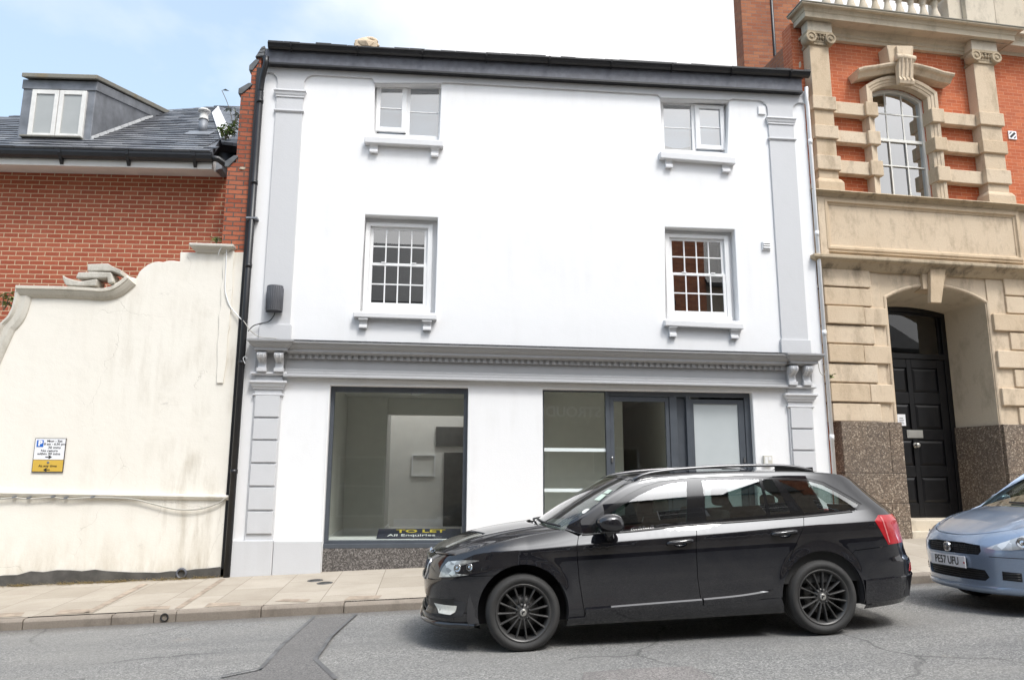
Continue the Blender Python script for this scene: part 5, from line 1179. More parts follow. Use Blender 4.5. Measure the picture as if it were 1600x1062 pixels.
# sash window, three panes by four
yw = BY+.05
def ins(off): return [(wl+off,zsl_t+.02)]+segarc(wl+off, wr-off, zws, warc[7][1]-off*.9)+[(wr-off,zsl_t+.02)]
M['offwhite'] = plain('cream_white_paint', (.76,.745,.69), .45, var=.03, bump=0)
m = MB(); m.mold_xz(ins(-.02), [(0,yw-.02),(-.075,yw-.02),(-.075,yw+.09),(0,yw+.09)]); m.box(wl+.05, wr-.05, yw-.03, yw+.09, zsl_t, zsl_t+.07); sf = m.build('sash_window', M['offwhite'], rb, bevel=.004)
zm0 = (RZ(r1(880,712), yw)+RZ(r1(800,705), yw))/2
m = MB(); m.box(wl+.056, wr-.056, yw-.005, yw+.05, zm0-.028, zm0+.028)
wz = (zm0+.028+warc[7][1])/2
for i in (1,2): xx = wl+.056+(wr-wl-.112)*i/3; m.box(xx-.012, xx+.012, yw+.02, yw+.045, zm0+.028, warc[7][1]-.03); m.box(xx-.012, xx+.012, yw, yw+.03, zsl_t+.07, zm0-.028)
zt1 = RZ(r1(850,576), yw); zt2 = RZ(r1(880,838), yw)
m.box(wl+.056, wr-.056, yw+.021, yw+.044, zt1-.012, zt1+.012); m.box(wl+.056, wr-.056, yw+.001, yw+.029, zt2-.012, zt2+.012); m.build('glazing_bar', M['offwhite'], sf, bevel=.003)
m = MB(); g_ = ins(.03); m.wall(g_, [], yw+.032, yw+.036); m.build('pane', M['skyglass'], sf)
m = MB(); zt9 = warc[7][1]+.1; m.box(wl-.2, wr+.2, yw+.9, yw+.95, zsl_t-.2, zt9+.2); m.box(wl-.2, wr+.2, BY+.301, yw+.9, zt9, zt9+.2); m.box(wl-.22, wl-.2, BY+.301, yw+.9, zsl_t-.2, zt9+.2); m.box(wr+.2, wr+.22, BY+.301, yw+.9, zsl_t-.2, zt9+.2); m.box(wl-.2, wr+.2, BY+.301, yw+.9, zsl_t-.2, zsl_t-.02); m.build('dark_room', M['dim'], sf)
# main entablature: breaks forward over the pilasters
xc0 = Rf.X(1258, 24.3, -.17)+.31; xc1 = Rf.X(1585.6, 58.7, -.17)-.31
def ent(path, name):
    h = zcor-zar
    P = [(-.12,zar),(.0,zar),(.0,zar+.3*h),(.02,zar+.34*h),(.02,zar+.6*h),(.05,zar+.75*h),(.08,zcor-.002),(.285,zcor),(.285,zcor-.014),(.31,zcor-.014),(.31,zct),(.325,zct+.008),(.335,zct+.035),(.36,zct+.07),(.41,ztop-.035),(.43,ztop-.02),(.43,ztop),(-.12,ztop+.05)]
    m = MB(); m.mold(path, P); return m.build(name, M['stone_pale'], rb, bevel=.005)
ent([(xc0,BY-.003),(xc0,.14),(xc1,.14),(xc1,BY+.05)], 'entablature')
ent([(xc1-.2,.268),(XE,.268)], 'entablature')
m = MB(); m.box(pxa-.05, pxb+.06, -.055, .139, zc_t+.002, zcor-.004); m.box(pxc-.05, pxd+.06, -.055, .139, zc_t+.002, zcor-.004); each(m, 'entablature_block', M['stone_pale'], rb, bevel=.008)
# lead on the cornice, balustrade, parapet piers
m = MB(); m.mold([(xc0,BY-.003),(xc0,.14),(xc1,.14),(xc1,.5)], [(-.12,ztop+.052),(.44,ztop+.003),(.44,ztop+.022),(-.12,ztop+.08)]); m.build('cornice_lead', M['mosslead'], rb)
zb3 = ztop+.10
bal = MB(); 
prof = [(0,0),(.075,0),(.075,.06),(.045,.075),(.055,.10),(.085,.18),(.08,.25),(.05,.36),(.042,.44),(.06,.46),(.042,.48),(.07,.51),(.07,.56),(0,.56)]
bx0 = RX(r1(735,30), .12); bx9 = RX(r1(1035,45), .12); nb = 6
m = MB(); m.box(xc0+.05, xc1-.05, .05, .40, ztop+.0, zb3); m.build('balustrade_plinth', M['stone_pale'], rb, bevel=.008)
bo = MB().lathe(prof, (0,.14,zb3), 'z', 16).build('baluster', M['stone_pale'], rb)
sp = (bx9-bx0)/5
for i in range(-4, 6):
    x = bx0+sp*i
    if x < xc0+.15: continue
    o = bo if i == 5 else bo.copy()
    if i != 5: COL.objects.link(o); o.parent = rb
    o.location.x = x
m = MB(); m.box(xc0+.1, bx9+sp*.5, .02, .26, zb3+.56, zb3+.70); m.build('balustrade_rail', M['stone_pale'], rb, bevel=.008)
m = MB(); a_, b_ = RX(r1(1110,50), .05), RX(r1(1190,60), .0); c_ = RX(r1(1480,80), -.0)
m.box(a_, b_-.004, .10, .6, zb3, zb3+1.0); m.box(b_, (b_+c_)/2-.003, .0, .62, zb3, zb3+1.0); m.box((b_+c_)/2+.003, c_-.0, .0, .62, zb3, zb3+1.0); m.box(c_+.3, XE, .3, .7, zb3, zb3+1.0)
each(m, 'parapet_block', M['stone_pale'], rb, bevel=.008)
# door
M['blackpaint'] = plain('black_gloss_paint', (.006,.006,.007), .32, var=.3, bump=.05, bscale=12, spec=.4)
m = MB(); m.mold_xz([(ixl,-.1)]+iarc+[(ixr,-.1)], [(0,DY-.04),(-.085,DY-.04),(-.085,DY+.08),(0,DY+.08)]); ztr = RZ(r3(520,8), DY); ztr = RZ(r2(650,915), DY)
m.box(ixl+.08, ixr-.08, DY-.045, DY+.08, ztr-.07, ztr+.03); dfr = m.build('door_frame', M['blackpaint'], rb, bevel=.008)
MB().wall([(ixl+.02,ztr),(ixl+.02,izs)]+segarc(ixl+.02,ixr-.02,izs,iarc[7][1]-.03)[1:-1]+[(ixr-.02,izs),(ixr-.02,ztr)], [], DY+.02, DY+.026).build('fanlight_pane', M['glass'], dfr)
m = MB(); m.mold_xz([(ixl+.085,ztr+.03)]+segarc(ixl+.085,ixr-.085,izs,iarc[7][1]-.085)+[(ixr-.085,ztr+.03)], [(0,DY-.0),(-.05,DY-.0),(-.05,DY+.05),(0,DY+.05)]); m.build('fanlight_frame', M['blackpaint'], dfr, bevel=.006)
zds = RZ(r3(520,712), DY)
xL_, xR_ = ixl+.085, ixr-.085
m = MB(); m.box(xL_, xR_, DY+.01, DY+.06, zds, ztr-.07); dr = m.build('door', M['blackpaint'], dfr)
prow = [(45,155),(205,318),(365,482),(530,648)]
xm_ = RX(r3(468,300), DY); pr0 = RX(r3(487,250), DY); pr1 = RX(r3(603,250), DY); half = pr1-pr0
rails = [ztr-.07]+[v for a, b in prow for v in (RZ(r3(545,a), DY), RZ(r3(545,b), DY))]+[zds]
m = MB(); f0, f1 = DY-.018, DY+.0095
cxm = pr0-.05
sx = [xL_, cxm-.05-half, cxm-.05, cxm+.05, cxm+.05+half, xR_]
m.box(sx[0], max(sx[1], sx[0]+.02), f0, f1, zds, rails[0]); m.box(sx[2], sx[3], f0, f1, zds, rails[0]); m.box(sx[4], sx[5], f0, f1, zds, rails[0])
for i in range(0, len(rails), 2):
    for a_, b_ in ((max(sx[1], sx[0]+.02),sx[2]),(sx[3],sx[4])): m.box(a_, b_, f0+.001, f1, rails[i+1], rails[i])
m.build('door_stiles', M['blackpaint'], dr, bevel=.006)
m = MB()
for i in range(1, len(rails)-1, 2):
    for a_, b_ in ((max(sx[1], sx[0]+.02),sx[2]),(sx[3],sx[4])):
        z1, z0 = rails[i], rails[i+1]; e = .055
        if b_-a_ < .13: continue
        m.add([(a_,DY+.009,z0),(b_,DY+.009,z0),(b_,DY+.009,z1),(a_,DY+.009,z1),(a_+e,DY-.014,z0+e),(b_-e,DY-.014,z0+e),(b_-e,DY-.014,z1-e),(a_+e,DY-.014,z1-e)], [(4,5,6,7),(0,1,5,4),(1,2,6,5),(2,3,7,6),(3,0,4,7)])
each(m, 'raised_panel', M['blackpaint'], dr)
a, b = Rf.p(*r3(450,320), DY-.03), Rf.p(*r3(525,356), DY-.03)
M['nickel'] = plain('dull_nickel', (.45,.44,.41), .35, metal=.6, var=.08, bump=0)
lp = MB().box(a[0], b[0], DY-.03, DY-.019, b[1], a[1]).build('letter_plate', M['nickel'], dr, bevel=.004)
MB().box(a[0]+.03, b[0]-.03, DY-.034, DY-.0305, b[1]+.03, a[1]-.03).build('letter_flap', M['nickel'], lp, bevel=.003)
kx, kz = Rf.p(*r3(497,388), DY-.06); MB().lathe([(0,-.09),(.03,-.088),(.045,-.07),(.042,-.045),(.018,-.03),(.02,-.015),(.05,-.005),(.05,.0)], (kx,DY-.018,kz), 'y', 20).build('door_knob', M['nickel'], dr)
a, b = Rf.p(*r3(400,249), DY-.02), Rf.p(*r3(447,301), DY-.02)
nt_ = thing('door_notice', 'small white paper notice on the left edge of the black panelled door', 'notice', Rf.M @ Vector(((a[0]+b[0])/2, DY-.02, b[1])), Rf.rot)
MB().box(-(b[0]-a[0])/2, (b[0]-a[0])/2, -.003, 0, 0, a[1]-b[1]).build('sheet', M['signwhite'], nt_)
m = MB()
for i in range(4): m.box(-.04+.004*i, .06-.012*(i%2), -.0045, -.0031, .035+.032*i, .044+.032*i)
each(m, 'text_line', M['ink'], nt_)
m = MB(); m.box(xdl+.012, ixr+.05, .10, DY+.1, -.3, zds-.003); m.box(xdl+.013, xdr-.04, -.06, .0995, -.3, zds-.17); each(m, 'door_step', M['stone_pale'], rb, bevel=.012)
# small square plate and wall clip on the brick by the right pilaster
a, b = Rf.p(*r1(1400,657), BY-.02), Rf.p(*r1(1446,702), BY-.02)
pt = thing('wall_plate', 'small white square plate with black diagonal stripe on the red brick at the right edge', 'sign', Rf.M @ Vector((a[0], BY-.02, b[1])), Rf.rot)
w_, h_ = b[0]-a[0], a[1]-b[1]
MB().box(0, w_, 0, .018, 0, h_).build('plate', M['signwhite'], pt, bevel=.003)
m = MB(); m.prism([(.02,.05),(.05,.02),(w_-.02,h_-.05),(w_-.05,h_-.02)], -.003, -.0005); m.prism([(w_*.55,.02),(w_*.72,.02),(w_-.02,h_*.3),(w_-.02,h_*.45)], -.003, -.0005); m.prism([(.02,h_*.55),(.02,h_*.7),(w_*.3,h_-.02),(w_*.45,h_-.02)], -.003, -.0005); each(m, 'stripe', M['ink'], pt)
# ---------------------------------------------------------------- chimney stack rising behind the white roof
cy = 2.6
Fk = Frame((0,0,0), 0)
c0, c1 = Fk.X(1161,60,cy), Fk.X(1207,60,cy)
zc0_ = 6.5
ck = thing('brick_chimney', 'tall sooty brick chimney stack rising behind the right end of the black eaves', 'chimney', (c0,cy,zc0_))
m = MB(); m.box(0, c1-c0, 0, .38, 0, 8); m.build('stack', M['brick_brown'], ck)
m = MB(); m.box(c1-c0+.06, c1-c0+.75, .12, .9, 0, 8); m.build('breast', M['brick_brown'], ck)
MB().tube([(c1-c0+.03,-.0,0),(c1-c0+.03,-.0,7.5)], .035, 10).build('flue_pipe', M['black'], ck)
m = MB(); q = Fk.p(1249,103,.35); m.blob((q[0],.4,q[1]), (.07,.08,.16), 3, .15, 2); o = m.build('ridge_stub', M['stone_pale']); tag(o, 'pale rounded stone stub standing behind the right end of the gutter', 'stone')
# ================================================================ CAR KIT: panels cut out of one body surface
def lerp(a, b, t): return a+(b-a)*t
def interp(tab, x):      # smooth-ish table lookup (monotone cubic)
    if x <= tab[0][0]: return tab[0][1]
    if x >= tab[-1][0]: return tab[-1][1]
    for i in range(len(tab)-1):
        if x <= tab[i+1][0]: break
    (x0,y0),(x1,y1) = tab[i], tab[i+1]; h = x1-x0; d = (y1-y0)/h
    def slope(j):
        if j == 0 or j == len(tab)-1: return None
        a = (tab[j][1]-tab[j-1][1])/(tab[j][0]-tab[j-1][0]); b = (tab[j+1][1]-tab[j][1])/(tab[j+1][0]-tab[j][0])
        return 0 if a*b <= 0 else 2*a*b/(a+b)
    m0 = slope(i); m1 = slope(i+1); m0 = d if m0 is None else m0; m1 = d if m1 is None else m1
    t = (x-x0)/h
    return y0*(2*t**3-3*t*t+1)+m0*h*(t**3-2*t*t+t)+y1*(-2*t**3+3*t*t)+m1*h*(t**3-t*t)
def inpoly(p, L):
    c = False; n = len(L)
    for i in range(n):
        x1, z1 = L[i]; x2, z2 = L[(i+1)%n]
        if (z1 > p[1]) != (z2 > p[1]) and p[0] < (x2-x1)*(p[1]-z1)/(z2-z1)+x1: c = not c
    return c
def resample(L, step):
    out = []
    for i in range(len(L)):
        a, b = L[i], L[(i+1)%len(L)]; d = math.hypot(b[0]-a[0], b[1]-a[1]); n = max(1, int(math.ceil(d/step)))
        if d < 1e-5: continue
        out += [(lerp(a[0],b[0],k/n), lerp(a[1],b[1],k/n)) for k in range(n)]
    return out
def panel(name, poly, f, mat, parent, holes=(), res=.04, rim=.014, off=0.0, label=None, lines=()):
    loops = [resample(L, res*.75) for L in [poly]+list(holes)]
    V = []; E = []; bset = []
    for L in loops:
        b = len(V); V += [Vector(p) for p in L]; E += [(b+i, b+(i+1)%len(L)) for i in range(len(L))]; bset.append(list(range(b, len(V))))
    xs = [p[0] for p in loops[0]]; zs = [p[1] for p in loops[0]]
    bp = [(v.x, v.y) for v in V]
    cell = {}
    for p in bp: cell.setdefault((int(p[0]//res), int(p[1]//res)), []).append(p)
    x0_, x1_ = min(xs), max(xs); n_ = int((x1_-x0_)/.022)+1
    for ln_ in lines:      # rows of points along the body's creases
        for i in range(n_+1):
            x = lerp(x0_, x1_, i/n_); p = (x, ln_(x))
            if inpoly(p, loops[0]) and not any(inpoly(p, h) for h in loops[1:]) and min((q[0]-p[0])**2+(q[1]-p[1])**2 for q in bp) > .000016:
                V.append(Vector(p)); cell.setdefault((int(p[0]//res), int(p[1]//res)), []).append(p)
    x = min(xs)+res*.5; row = 0
    while x < max(xs):
        z = min(zs)+res*(.5 if row % 2 else .25)
        while z < max(zs):
            p = (x, z)
            if inpoly(p, loops[0]) and not any(inpoly(p, h) for h in loops[1:]):
                c = (int(x//res), int(z//res)); ok = True
                for i in (-1,0,1):
                    for j in (-1,0,1):
                        for q in cell.get((c[0]+i, c[1]+j), ()):
                            if (q[0]-x)**2+(q[1]-z)**2 < (res*.45)**2: ok = False
                if ok: V.append(Vector(p))
            z += res
        x += res*.866; row += 1
    R = delaunay_2d_cdt(V, E, [], 0, 1e-7)
    pts = [(p.x, p.y) for p in R[0]]
    tris = []
    for t in R[2]:
        c = (sum(pts[i][0] for i in t)/len(t), sum(pts[i][1] for i in t)/len(t))
        if inpoly(c, loops[0]) and not any(inpoly(c, h) for h in loops[1:]): tris.append(list(t))
    e = 1.5e-3
    P3 = [Vector(f(*p)) for p in pts]; N3 = []
    for p in pts:
        a = Vector(f(p[0]+e, p[1]))-Vector(f(p[0]-e, p[1])); b = Vector(f(p[0], p[1]+e))-Vector(f(p[0], p[1]-e)); n = a.cross(b)
        N3.append(n.normalized() if n.length > 0 else Vector((0,0,1)))
    # outward = away from the car's middle line
    cx = sum(p.x for p in P3)/len(P3); 
    sgn = sum(n.y*p.y*1.0 + n.z*.6*max(p.z-.4,0) + n.x*(p.x-1.35)*.35 for n, p in zip(N3, P3))
    if sgn < 0: N3 = [-n for n in N3]
    if off: P3 = [p+n*off for p, n in zip(P3, N3)]
    faces = []
    for t in tris:
        a, b, c = (P3[i] for i in t[:3]); n = (b-a).cross(c-a)
        faces.append(t if n.dot(N3[t[0]]) > 0 else t[::-1])
    verts = list(P3); norms = list(N3)
    if rim:
        cnt = {}
        for t in faces:
            for i in range(len(t)):
                k = (t[i], t[(i+1)%len(t)]); cnt[k] = 1
        be = [k for k in cnt if (k[1], k[0]) not in cnt]
        for a, b in be:
            o = (P3[b]-P3[a]).cross(N3[a]).normalized(); k = len(verts)
            verts += [P3[a], P3[b], P3[b]-N3[b]*rim, P3[a]-N3[a]*rim]; norms += [o]*4
            faces.append([k+1, k, k+3, k+2])
    me = bpy.data.meshes.new(name); me.from_pydata([tuple(v) for v in verts], [], faces); me.materials.append(mat)
    me.polygons.foreach_set('use_smooth', [True]*len(faces)); me.update(); me.normals_split_custom_set_from_vertices([tuple(n) for n in norms])
    o = bpy.data.objects.new(name, me); COL.objects.link(o); o.parent = parent
    if label: o['label'] = label
    return o
def gridsurf(name, f, nu, nv, mat, parent, rim=0, close=False):
    vs = [Vector(f(i/nu, j/nv)) for i in range(nu+1) for j in range(nv+1)]
    fs = [(i*(nv+1)+j, (i+1)*(nv+1)+j, (i+1)*(nv+1)+j+1, i*(nv+1)+j+1) for i in range(nu) for j in range(nv)]
    m = MB(); m.add(vs, fs, True); o = m.build(name, mat, parent, recalc=False)
    s = sum(p.normal.z for p in o.data.polygons)
    if s < 0: o.data.flip_normals()
    if rim: md = o.modifiers.new('thick', 'SOLIDIFY'); md.thickness = rim; md.offset = -1
    return o
class Body:
    """half-width of the bodywork at station x and height z, with rounded nose and tail in plan"""
    def __init__(s, **k): s.__dict__.update(k)
    def zc(s, x): return interp(s.crease, x)
    def zb(s, x): return interp(s.belt, x)
    def flank(s, x, z):
        W = s.W-.018*((x-1.35)/2.0)**2; zc = s.zc(x); zb = s.zb(x)
        t = z-zc
        lo = max(-t, 0); dy = .012*(lo/.45)**2
        tk = max(.33-z, 0); dy += .9*tk*tk/.16*.4
        k = s.frontround*max(0, min(1, (.75-x)/.75))
        up = min(t, zb-zc)
        dy += .58*.5*(up+math.sqrt(up*up+.00006))-.58*.5*.0077+k*max(up,0)**2
        if z > zb: t2 = z-zb; dy += .006+.18*t2+.385*t2*t2 + 6.0*max(0, z-s.zroof(x)+.035)**2 + 1.2*max(0, x-2.7)**2*t2
        y = W-dy
        for cx in (0.0, s.wb):     # swollen wheel arches
            r = math.hypot(x-cx, z-.31); d = (r-s.arch)/.055
            if z < zc+.02: y += .012*math.exp(-max(d,0)**2)*max(0,min(1,(zc+.02-z)/.12))
        return y
    def zroof(s, x): return interp(s.roofedge, x)
    def side(s, x, z):
        y = s.flank(x, z)
        if x < s.xj:
            a = s.xj-interp(s.nose, z); u = (s.xj-x)/a
            y = s.flank(s.xj+(x-s.xj)*.4, z)*max(0, 1-u**s.nn)**(1/s.nn) if u < 1 else 0
        elif x > s.xk:
            b = interp(s.tail, z)-s.xk; u = (x-s.xk)/b
            y = y*max(0, 1-u**s.nt)**(1/s.nt) if u < 1 else 0
        return y
    def xfront(s, y, z):
        a = s.xj-interp(s.nose, z); w = s.flank(s.xj-.3, z); u = min(abs(y)/w, .999); return s.xj-a*(1-u**s.nn)**(1/s.nn)
    def xback(s, y, z):
        b = interp(s.tail, z)-s.xk; w = s.flank(s.xk+.4, z); u = min(abs(y)/w, .999); return s.xk+b*(1-u**s.nt)**(1/s.nt)
    def S(s, sg): return lambda x, z: (x, sg*s.side(x, z), z)
    def F(s): return lambda y, z: (s.xfront(y, z), y, z)
    def Bk(s): return lambda y, z: (s.xback(y, z), y, z)
    def Wr(s, sg):      # wrap domain for the front corner: (angle*0.6, z)
        def f(t, z):
            t = min(max(t/.6, .001), math.pi/2); a = s.xj-interp(s.nose, z); w = s.flank(s.xj-.3, z)
            return (s.xj-a*math.cos(t)**(2/s.nn), sg*w*math.sin(t)**(2/s.nn), z)
        return f
class CarFrame:
    def __init__(s, loc, tilt): s.M = Matrix.Translation(loc) @ Matrix.Rotation(tilt, 4, 'Y'); s.I = s.M.inverted(); s.cam = s.I @ CAM; s.R = s.I.to_3x3()
    def px(s, a, b, body, y=None):       # where the sight line meets the flank (or an upright plane)
        d = s.R @ ray(a, b)
        if y is not None: t = (y-s.cam.y)/d.y; q = s.cam+d*t; return (q.x, q.z)
        t0 = (-1.0-s.cam.y)/d.y; t1 = (-.25-s.cam.y)/d.y; n = 260; prev = None
        for i in range(n+1):
            t = lerp(t0, t1, i/n); q = s.cam+d*t
            if body.side(q.x, q.z)+q.y >= 0:   # inside
                lo, hi = (prev if prev is not None else t), t
                for _ in range(18):
                    mi = (lo+hi)/2; q = s.cam+d*mi
                    if body.side(q.x, q.z)+q.y >= 0: hi = mi
                    else: lo = mi
                q = s.cam+d*hi; return (q.x, q.z)
            prev = t
        q = s.cam+d*((-.6-s.cam.y)/d.y); return (q.x, q.z)
def circ(cx, cz, r, a0, a1, n=24): return [(cx+r*math.cos(rad(lerp(a0,a1,i/n))), cz+r*math.sin(rad(lerp(a0,a1,i/n)))) for i in range(n+1)]
M['rim'] = plain('satin_charcoal_alloy', (.085,.083,.081), .42, metal=.55, var=.12, bump=0, spec=.5)
M['rimdark'] = plain('rim_barrel', (.02,.02,.02), .6, metal=.3, bump=0)
M['disc'] = plain('brake_disc', (.16,.155,.15), .45, metal=.8, var=.15, bump=0)
def make_wheel(parent, x, sg, y_out, R, rr, nsp, z=None, rimmat=None, steer=0):
    """tyre, barrel, spokes, hub cap; sg=-1 for the street side"""
    z = R if z is None else z; rimmat = rimmat or M['rim']
    w = thing('wheel', '', ''); del w['label']; del w['category']; w.parent = parent; w.location = (x, sg*y_out, z); w.rotation_euler = (0, 0, 0 if sg < 0 else math.pi)
    TW = .215
    prof = [(rr-.006,.012),(rr+.012,.0),(rr+.022,-.004),(lerp(rr,R,.35),-.011),(lerp(rr,R,.68),-.010),(R-.022,-.001),(R-.008,.012),(R-.002,.028),(R,.05)]
    for g0 in (.055,.10,.145): prof += [(R,g0-.008),(R-.007,g0-.007),(R-.007,g0+.003),(R,g0+.004)]
    prof += [(R,.17),(R-.004,.19),(R-.02,.21),(rr,TW)]
    m = MB().lathe(prof, (0,0,0), 'y', 56)
    ty = m.build('tyre', M['rubber'], w)
    tr = MB()      # tread sipes on the shoulder
    for i in range(90):
        a = 2*math.pi*i/90; c, s = math.cos(a), math.sin(a); r0, r1 = R-.016, R+.0012; dth = .016/R
        pts = []
        for rq, yq in ((R-.012,.009),(R+.001,.034),(R+.001,.052)):
            for da in (-dth/2, dth/2): pts.append((rq*math.cos(a+da), yq, rq*math.sin(a+da)))
        tr.add(pts, [(0,1,3,2),(2,3,5,4)])
    t_ = tr.build('tread_blocks', M['rubber'], w, recalc=True); t_['kind'] = 'stuff'
    m = MB().lathe([(rr-.004,.010),(rr+.006,.006),(rr+.004,.0),(rr-.004,.001),(rr-.014,.012),(rr-.022,.03),(rr-.03,.06),(rr-.03,.17),(rr-.0,.19)], (0,0,0), 'y', 56); m.build('rim', rimmat, w)
    MB().lathe([(.0,.11),(rr-.03,.11),(rr-.03,.13),(.0,.13)], (0,0,0), 'y', 40).build('rim_barrel', M['rimdark'], w)
    MB().lathe([(.06,.085),(.145,.085),(.145,.1),(.06,.1)], (0,0,0), 'y', 40).build('brake_disc', M['disc'], w)
    m = MB()
    for i in range(nsp):
        a = 2*math.pi*(i+.5)/nsp; c, s = math.cos(a), math.sin(a)
        def q(r_, o_, y): return (r_*c-o_*s, y, r_*s+o_*c)
        st = [(.052,.0075,.022,.045),(.11,.0075,.014,.045),(.17,.008,.012,.045),(rr-.024,.0095,.014,.05),(rr-.008,.011,.012,.05)]
        vs = []; fs = []
        for r_, hw, y, dp in st: vs += [q(r_,-hw*1.15,y+.012), q(r_,-hw*.45,y), q(r_,hw*.45,y), q(r_,hw*1.15,y+.012), q(r_,hw*.8,y+dp), q(r_,-hw*.8,y+dp)]
        for k in range(len(st)-1):
            for j in range(6): fs.append((k*6+j, k*6+(j+1)%6, (k+1)*6+(j+1)%6, (k+1)*6+j))
        fs += [tuple(range(5,-1,-1)), tuple(range((len(st)-1)*6, len(st)*6))]
        m.add(vs, fs)
    m.build('spokes', rimmat, w, bevel=.0025)
    m = MB().lathe([(0,.018),(.03,.018),(.034,.022),(.045,.024),(.072,.030),(.078,.06),(0,.06)], (0,0,0), 'y', 40); hb = m.build('hub', rimmat, w)
    for i in range(5):
        a = 2*math.pi*i/5+math.pi/2; MB().lathe([(0,.010),(.007,.010),(.008,.024),(.0115,.024),(.0125,.034),(0,.034)], (.056*math.cos(a),.0,.056*math.sin(a)), 'y', 12).build('wheel_bolt', M['rimdark'], hb)
    cp = MB().lathe([(0,.0125),(.024,.0125),(.029,.015),(.030,.020),(0,.02)], (0,0,0), 'y', 24).build('centre_cap', M['nickel'], w)
    e = MB(); e.prism([(-.012,-.014),(-.004,-.016),(-.002,-.002),(.012,.004),(.016,.012),(.002,.014),(-.010,.010),(-.014,.0)], .0110, .0126); e.build('cap_emblem', M['plastic'], cp)
    if sg > 0:
        pass
    return w
def carpaint(name, col, metal, flake=0.0, rough=.3, coat=1.0, cr=.015, ior=1.55, spec=.5, dustk=.05):
    t = NT(name); o = t.obj()
    c = t.mix(t.ramp(t.noise(o, 900, 2), [(.45,0.0),(.65,flake)]), col, tuple(min(1,x*2.2+.02) for x in col))
    dust = t.ramp(t.noise(o, 7, 7, .7), [(.45,0.0),(.8,dustk)])
    c = t.mix(dust, c, (.25,.24,.22))
    m = t.bsdf(c, rough, None, metal, spec, coat, cr)
    b = [n for n in t.n if n.type == 'BSDF_PRINCIPLED'][0]; b.inputs['Coat IOR'].default_value = ior
    return m
# ================================================================ THE BLACK ESTATE CAR
YC = -4.045
CF = CarFrame((.82, YC, road_z(.82)), -math.atan(SLOPE))
ec = thing('estate_car', 'glossy black estate car with charcoal multi-spoke wheels parked before the white building', 'car', (.82, YC, road_z(.82)))
ec.rotation_euler = (0, -math.atan(SLOPE), 0)
WB = 2.686
B = Body(W=.905, wb=WB, arch=.388, frontround=3.2, xj=.06, nn=3.1, xk=3.0, nt=3.6,
    crease=[(-.8,.76),(-.4,.800),(.0,.830),(.46,.852),(1.3,.883),(2.2,.916),(3.2,.950),(3.8,.965)],
    belt=[(-.8,.86),(-.4,.90),(0,.945),(.45,.968),(.73,.975),(1.6,1.015),(2.4,1.055),(3.1,1.105),(3.8,1.14)],
    roofedge=[(.3,.98),(.6,1.13),(.85,1.285),(1.05,1.375),(1.3,1.418),(1.8,1.436),(2.4,1.430),(2.8,1.412),(3.1,1.375),(3.3,1.31),(3.6,1.15)],
    nose=[(.15,-.80),(.24,-.855),(.30,-.86),(.36,-.835),(.45,-.840),(.56,-.845),(.64,-.835),(.70,-.82),(.76,-.79),(.82,-.72),(.90,-.55),(1.0,-.2)],
    tail=[(.15,3.66),(.30,3.74),(.45,3.775),(.58,3.775),(.63,3.74),(.80,3.70),(.95,3.665),(1.05,3.60),(1.2,3.46),(1.3,3.36),(1.42,3.22)])
pxs = lambda L: [CF.px(a, b, B) for a, b in L]
_b = pxs([(909,834),(975,830),(1087,818.5),(1160,813.5),(1258,805.7),(1331.5,798)])
B.belt = [(-.8,.92),(-.4,.94),(0,.975),(.40,1.0)]+[(x, z+.0025) for x, z in _b]+[(3.8,_b[-1][1]+.02)]
def wrapt(x, z):
    a = B.xj-interp(B.nose, z); return math.acos(min(max((B.xj-x)/a, 0), 1)**(B.nn/2))*.6
pxw = lambda L: [(wrapt(x, z), z) for x, z in pxs(L)]
BLK = carpaint('black_car_paint', (.010,.010,.013), 0, .0, .6, 1.0, .014, 1.75, spec=0.0, dustk=.045)
GLB = plain('piano_black_trim', (.008,.008,.009), .12, var=.1, bump=0, coat=.6)
TRIM = plain('satin_black_trim', (.014,.014,.014), .35, var=.1, bump=0)
CHR = plain('chrome_trim', (.62,.62,.63), .12, metal=1, var=.03, bump=0)
def up(L, d=0): return L
CRS = [lambda x: B.zroof(x)-.040, lambda x: B.zroof(x)-.028, lambda x: B.zroof(x)-.016, lambda x: B.zroof(x)-.007, lambda x: B.zb(x)+.003, lambda x: B.zb(x)-.003, lambda x: B.zb(x)-.014, lambda x: B.zc(x)-.014, lambda x: B.zc(x)-.005, lambda x: B.zc(x)+.004, lambda x: B.zc(x)+.012]
ra = B.arch; az = .330
zfen = lambda x: interp([(-.62,.792),(-.5,.815),(-.25,.885),(0,.935),(.2,.962),(.45,.985)], x)
# ---- traced lines on the flank
l_door_f = pxs([(904,837),(901.5,852),(902,870),(905,905),(910,937),(913.5,957)])
l_bot_fd = pxs([(915,957),(1005,950.5),(1096,944.5)])
l_mid = pxs([(1087,817),(1087.5,850),(1090,900),(1094,930),(1096.5,944.5)])
l_bot_rd = pxs([(1098,944),(1150,940.3),(1195,936.5),(1222,933)])
l_rd_r = pxs([(1255.5,803),(1256,821),(1249,838),(1240,858),(1234,873)])
dlo_top = pxs([(909,834),(931,808),(952.5,790.5),(979,773),(1005,759.5),(1031,752),(1072,746.5),(1127,743.8),(1160,743.2),(1212.5,744.8),(1262,746.8),(1286,752.5),(1308.8,764.5),(1330,776.5),(1346.5,787)])
dlo_rb = pxs([(1346.5,787),(1342,793.5),(1331.5,798),(1258,805.7)])
dlo_b = pxs([(1258,805.7),(1160,813.5),(1087,818.5),(975,830),(909,834)])
g = .0028
def shift(L, dx, dz=0): return [(x+dx, z+dz) for x, z in L]
bumper_seam = CF.px(480, 0, B) if 0 else None
zseam = CF.px(770, 899, B)[1]
hl = pxs([(686,901),(692,886),(702,876),(749,874.5),(744,890),(738,897),(715,900)])
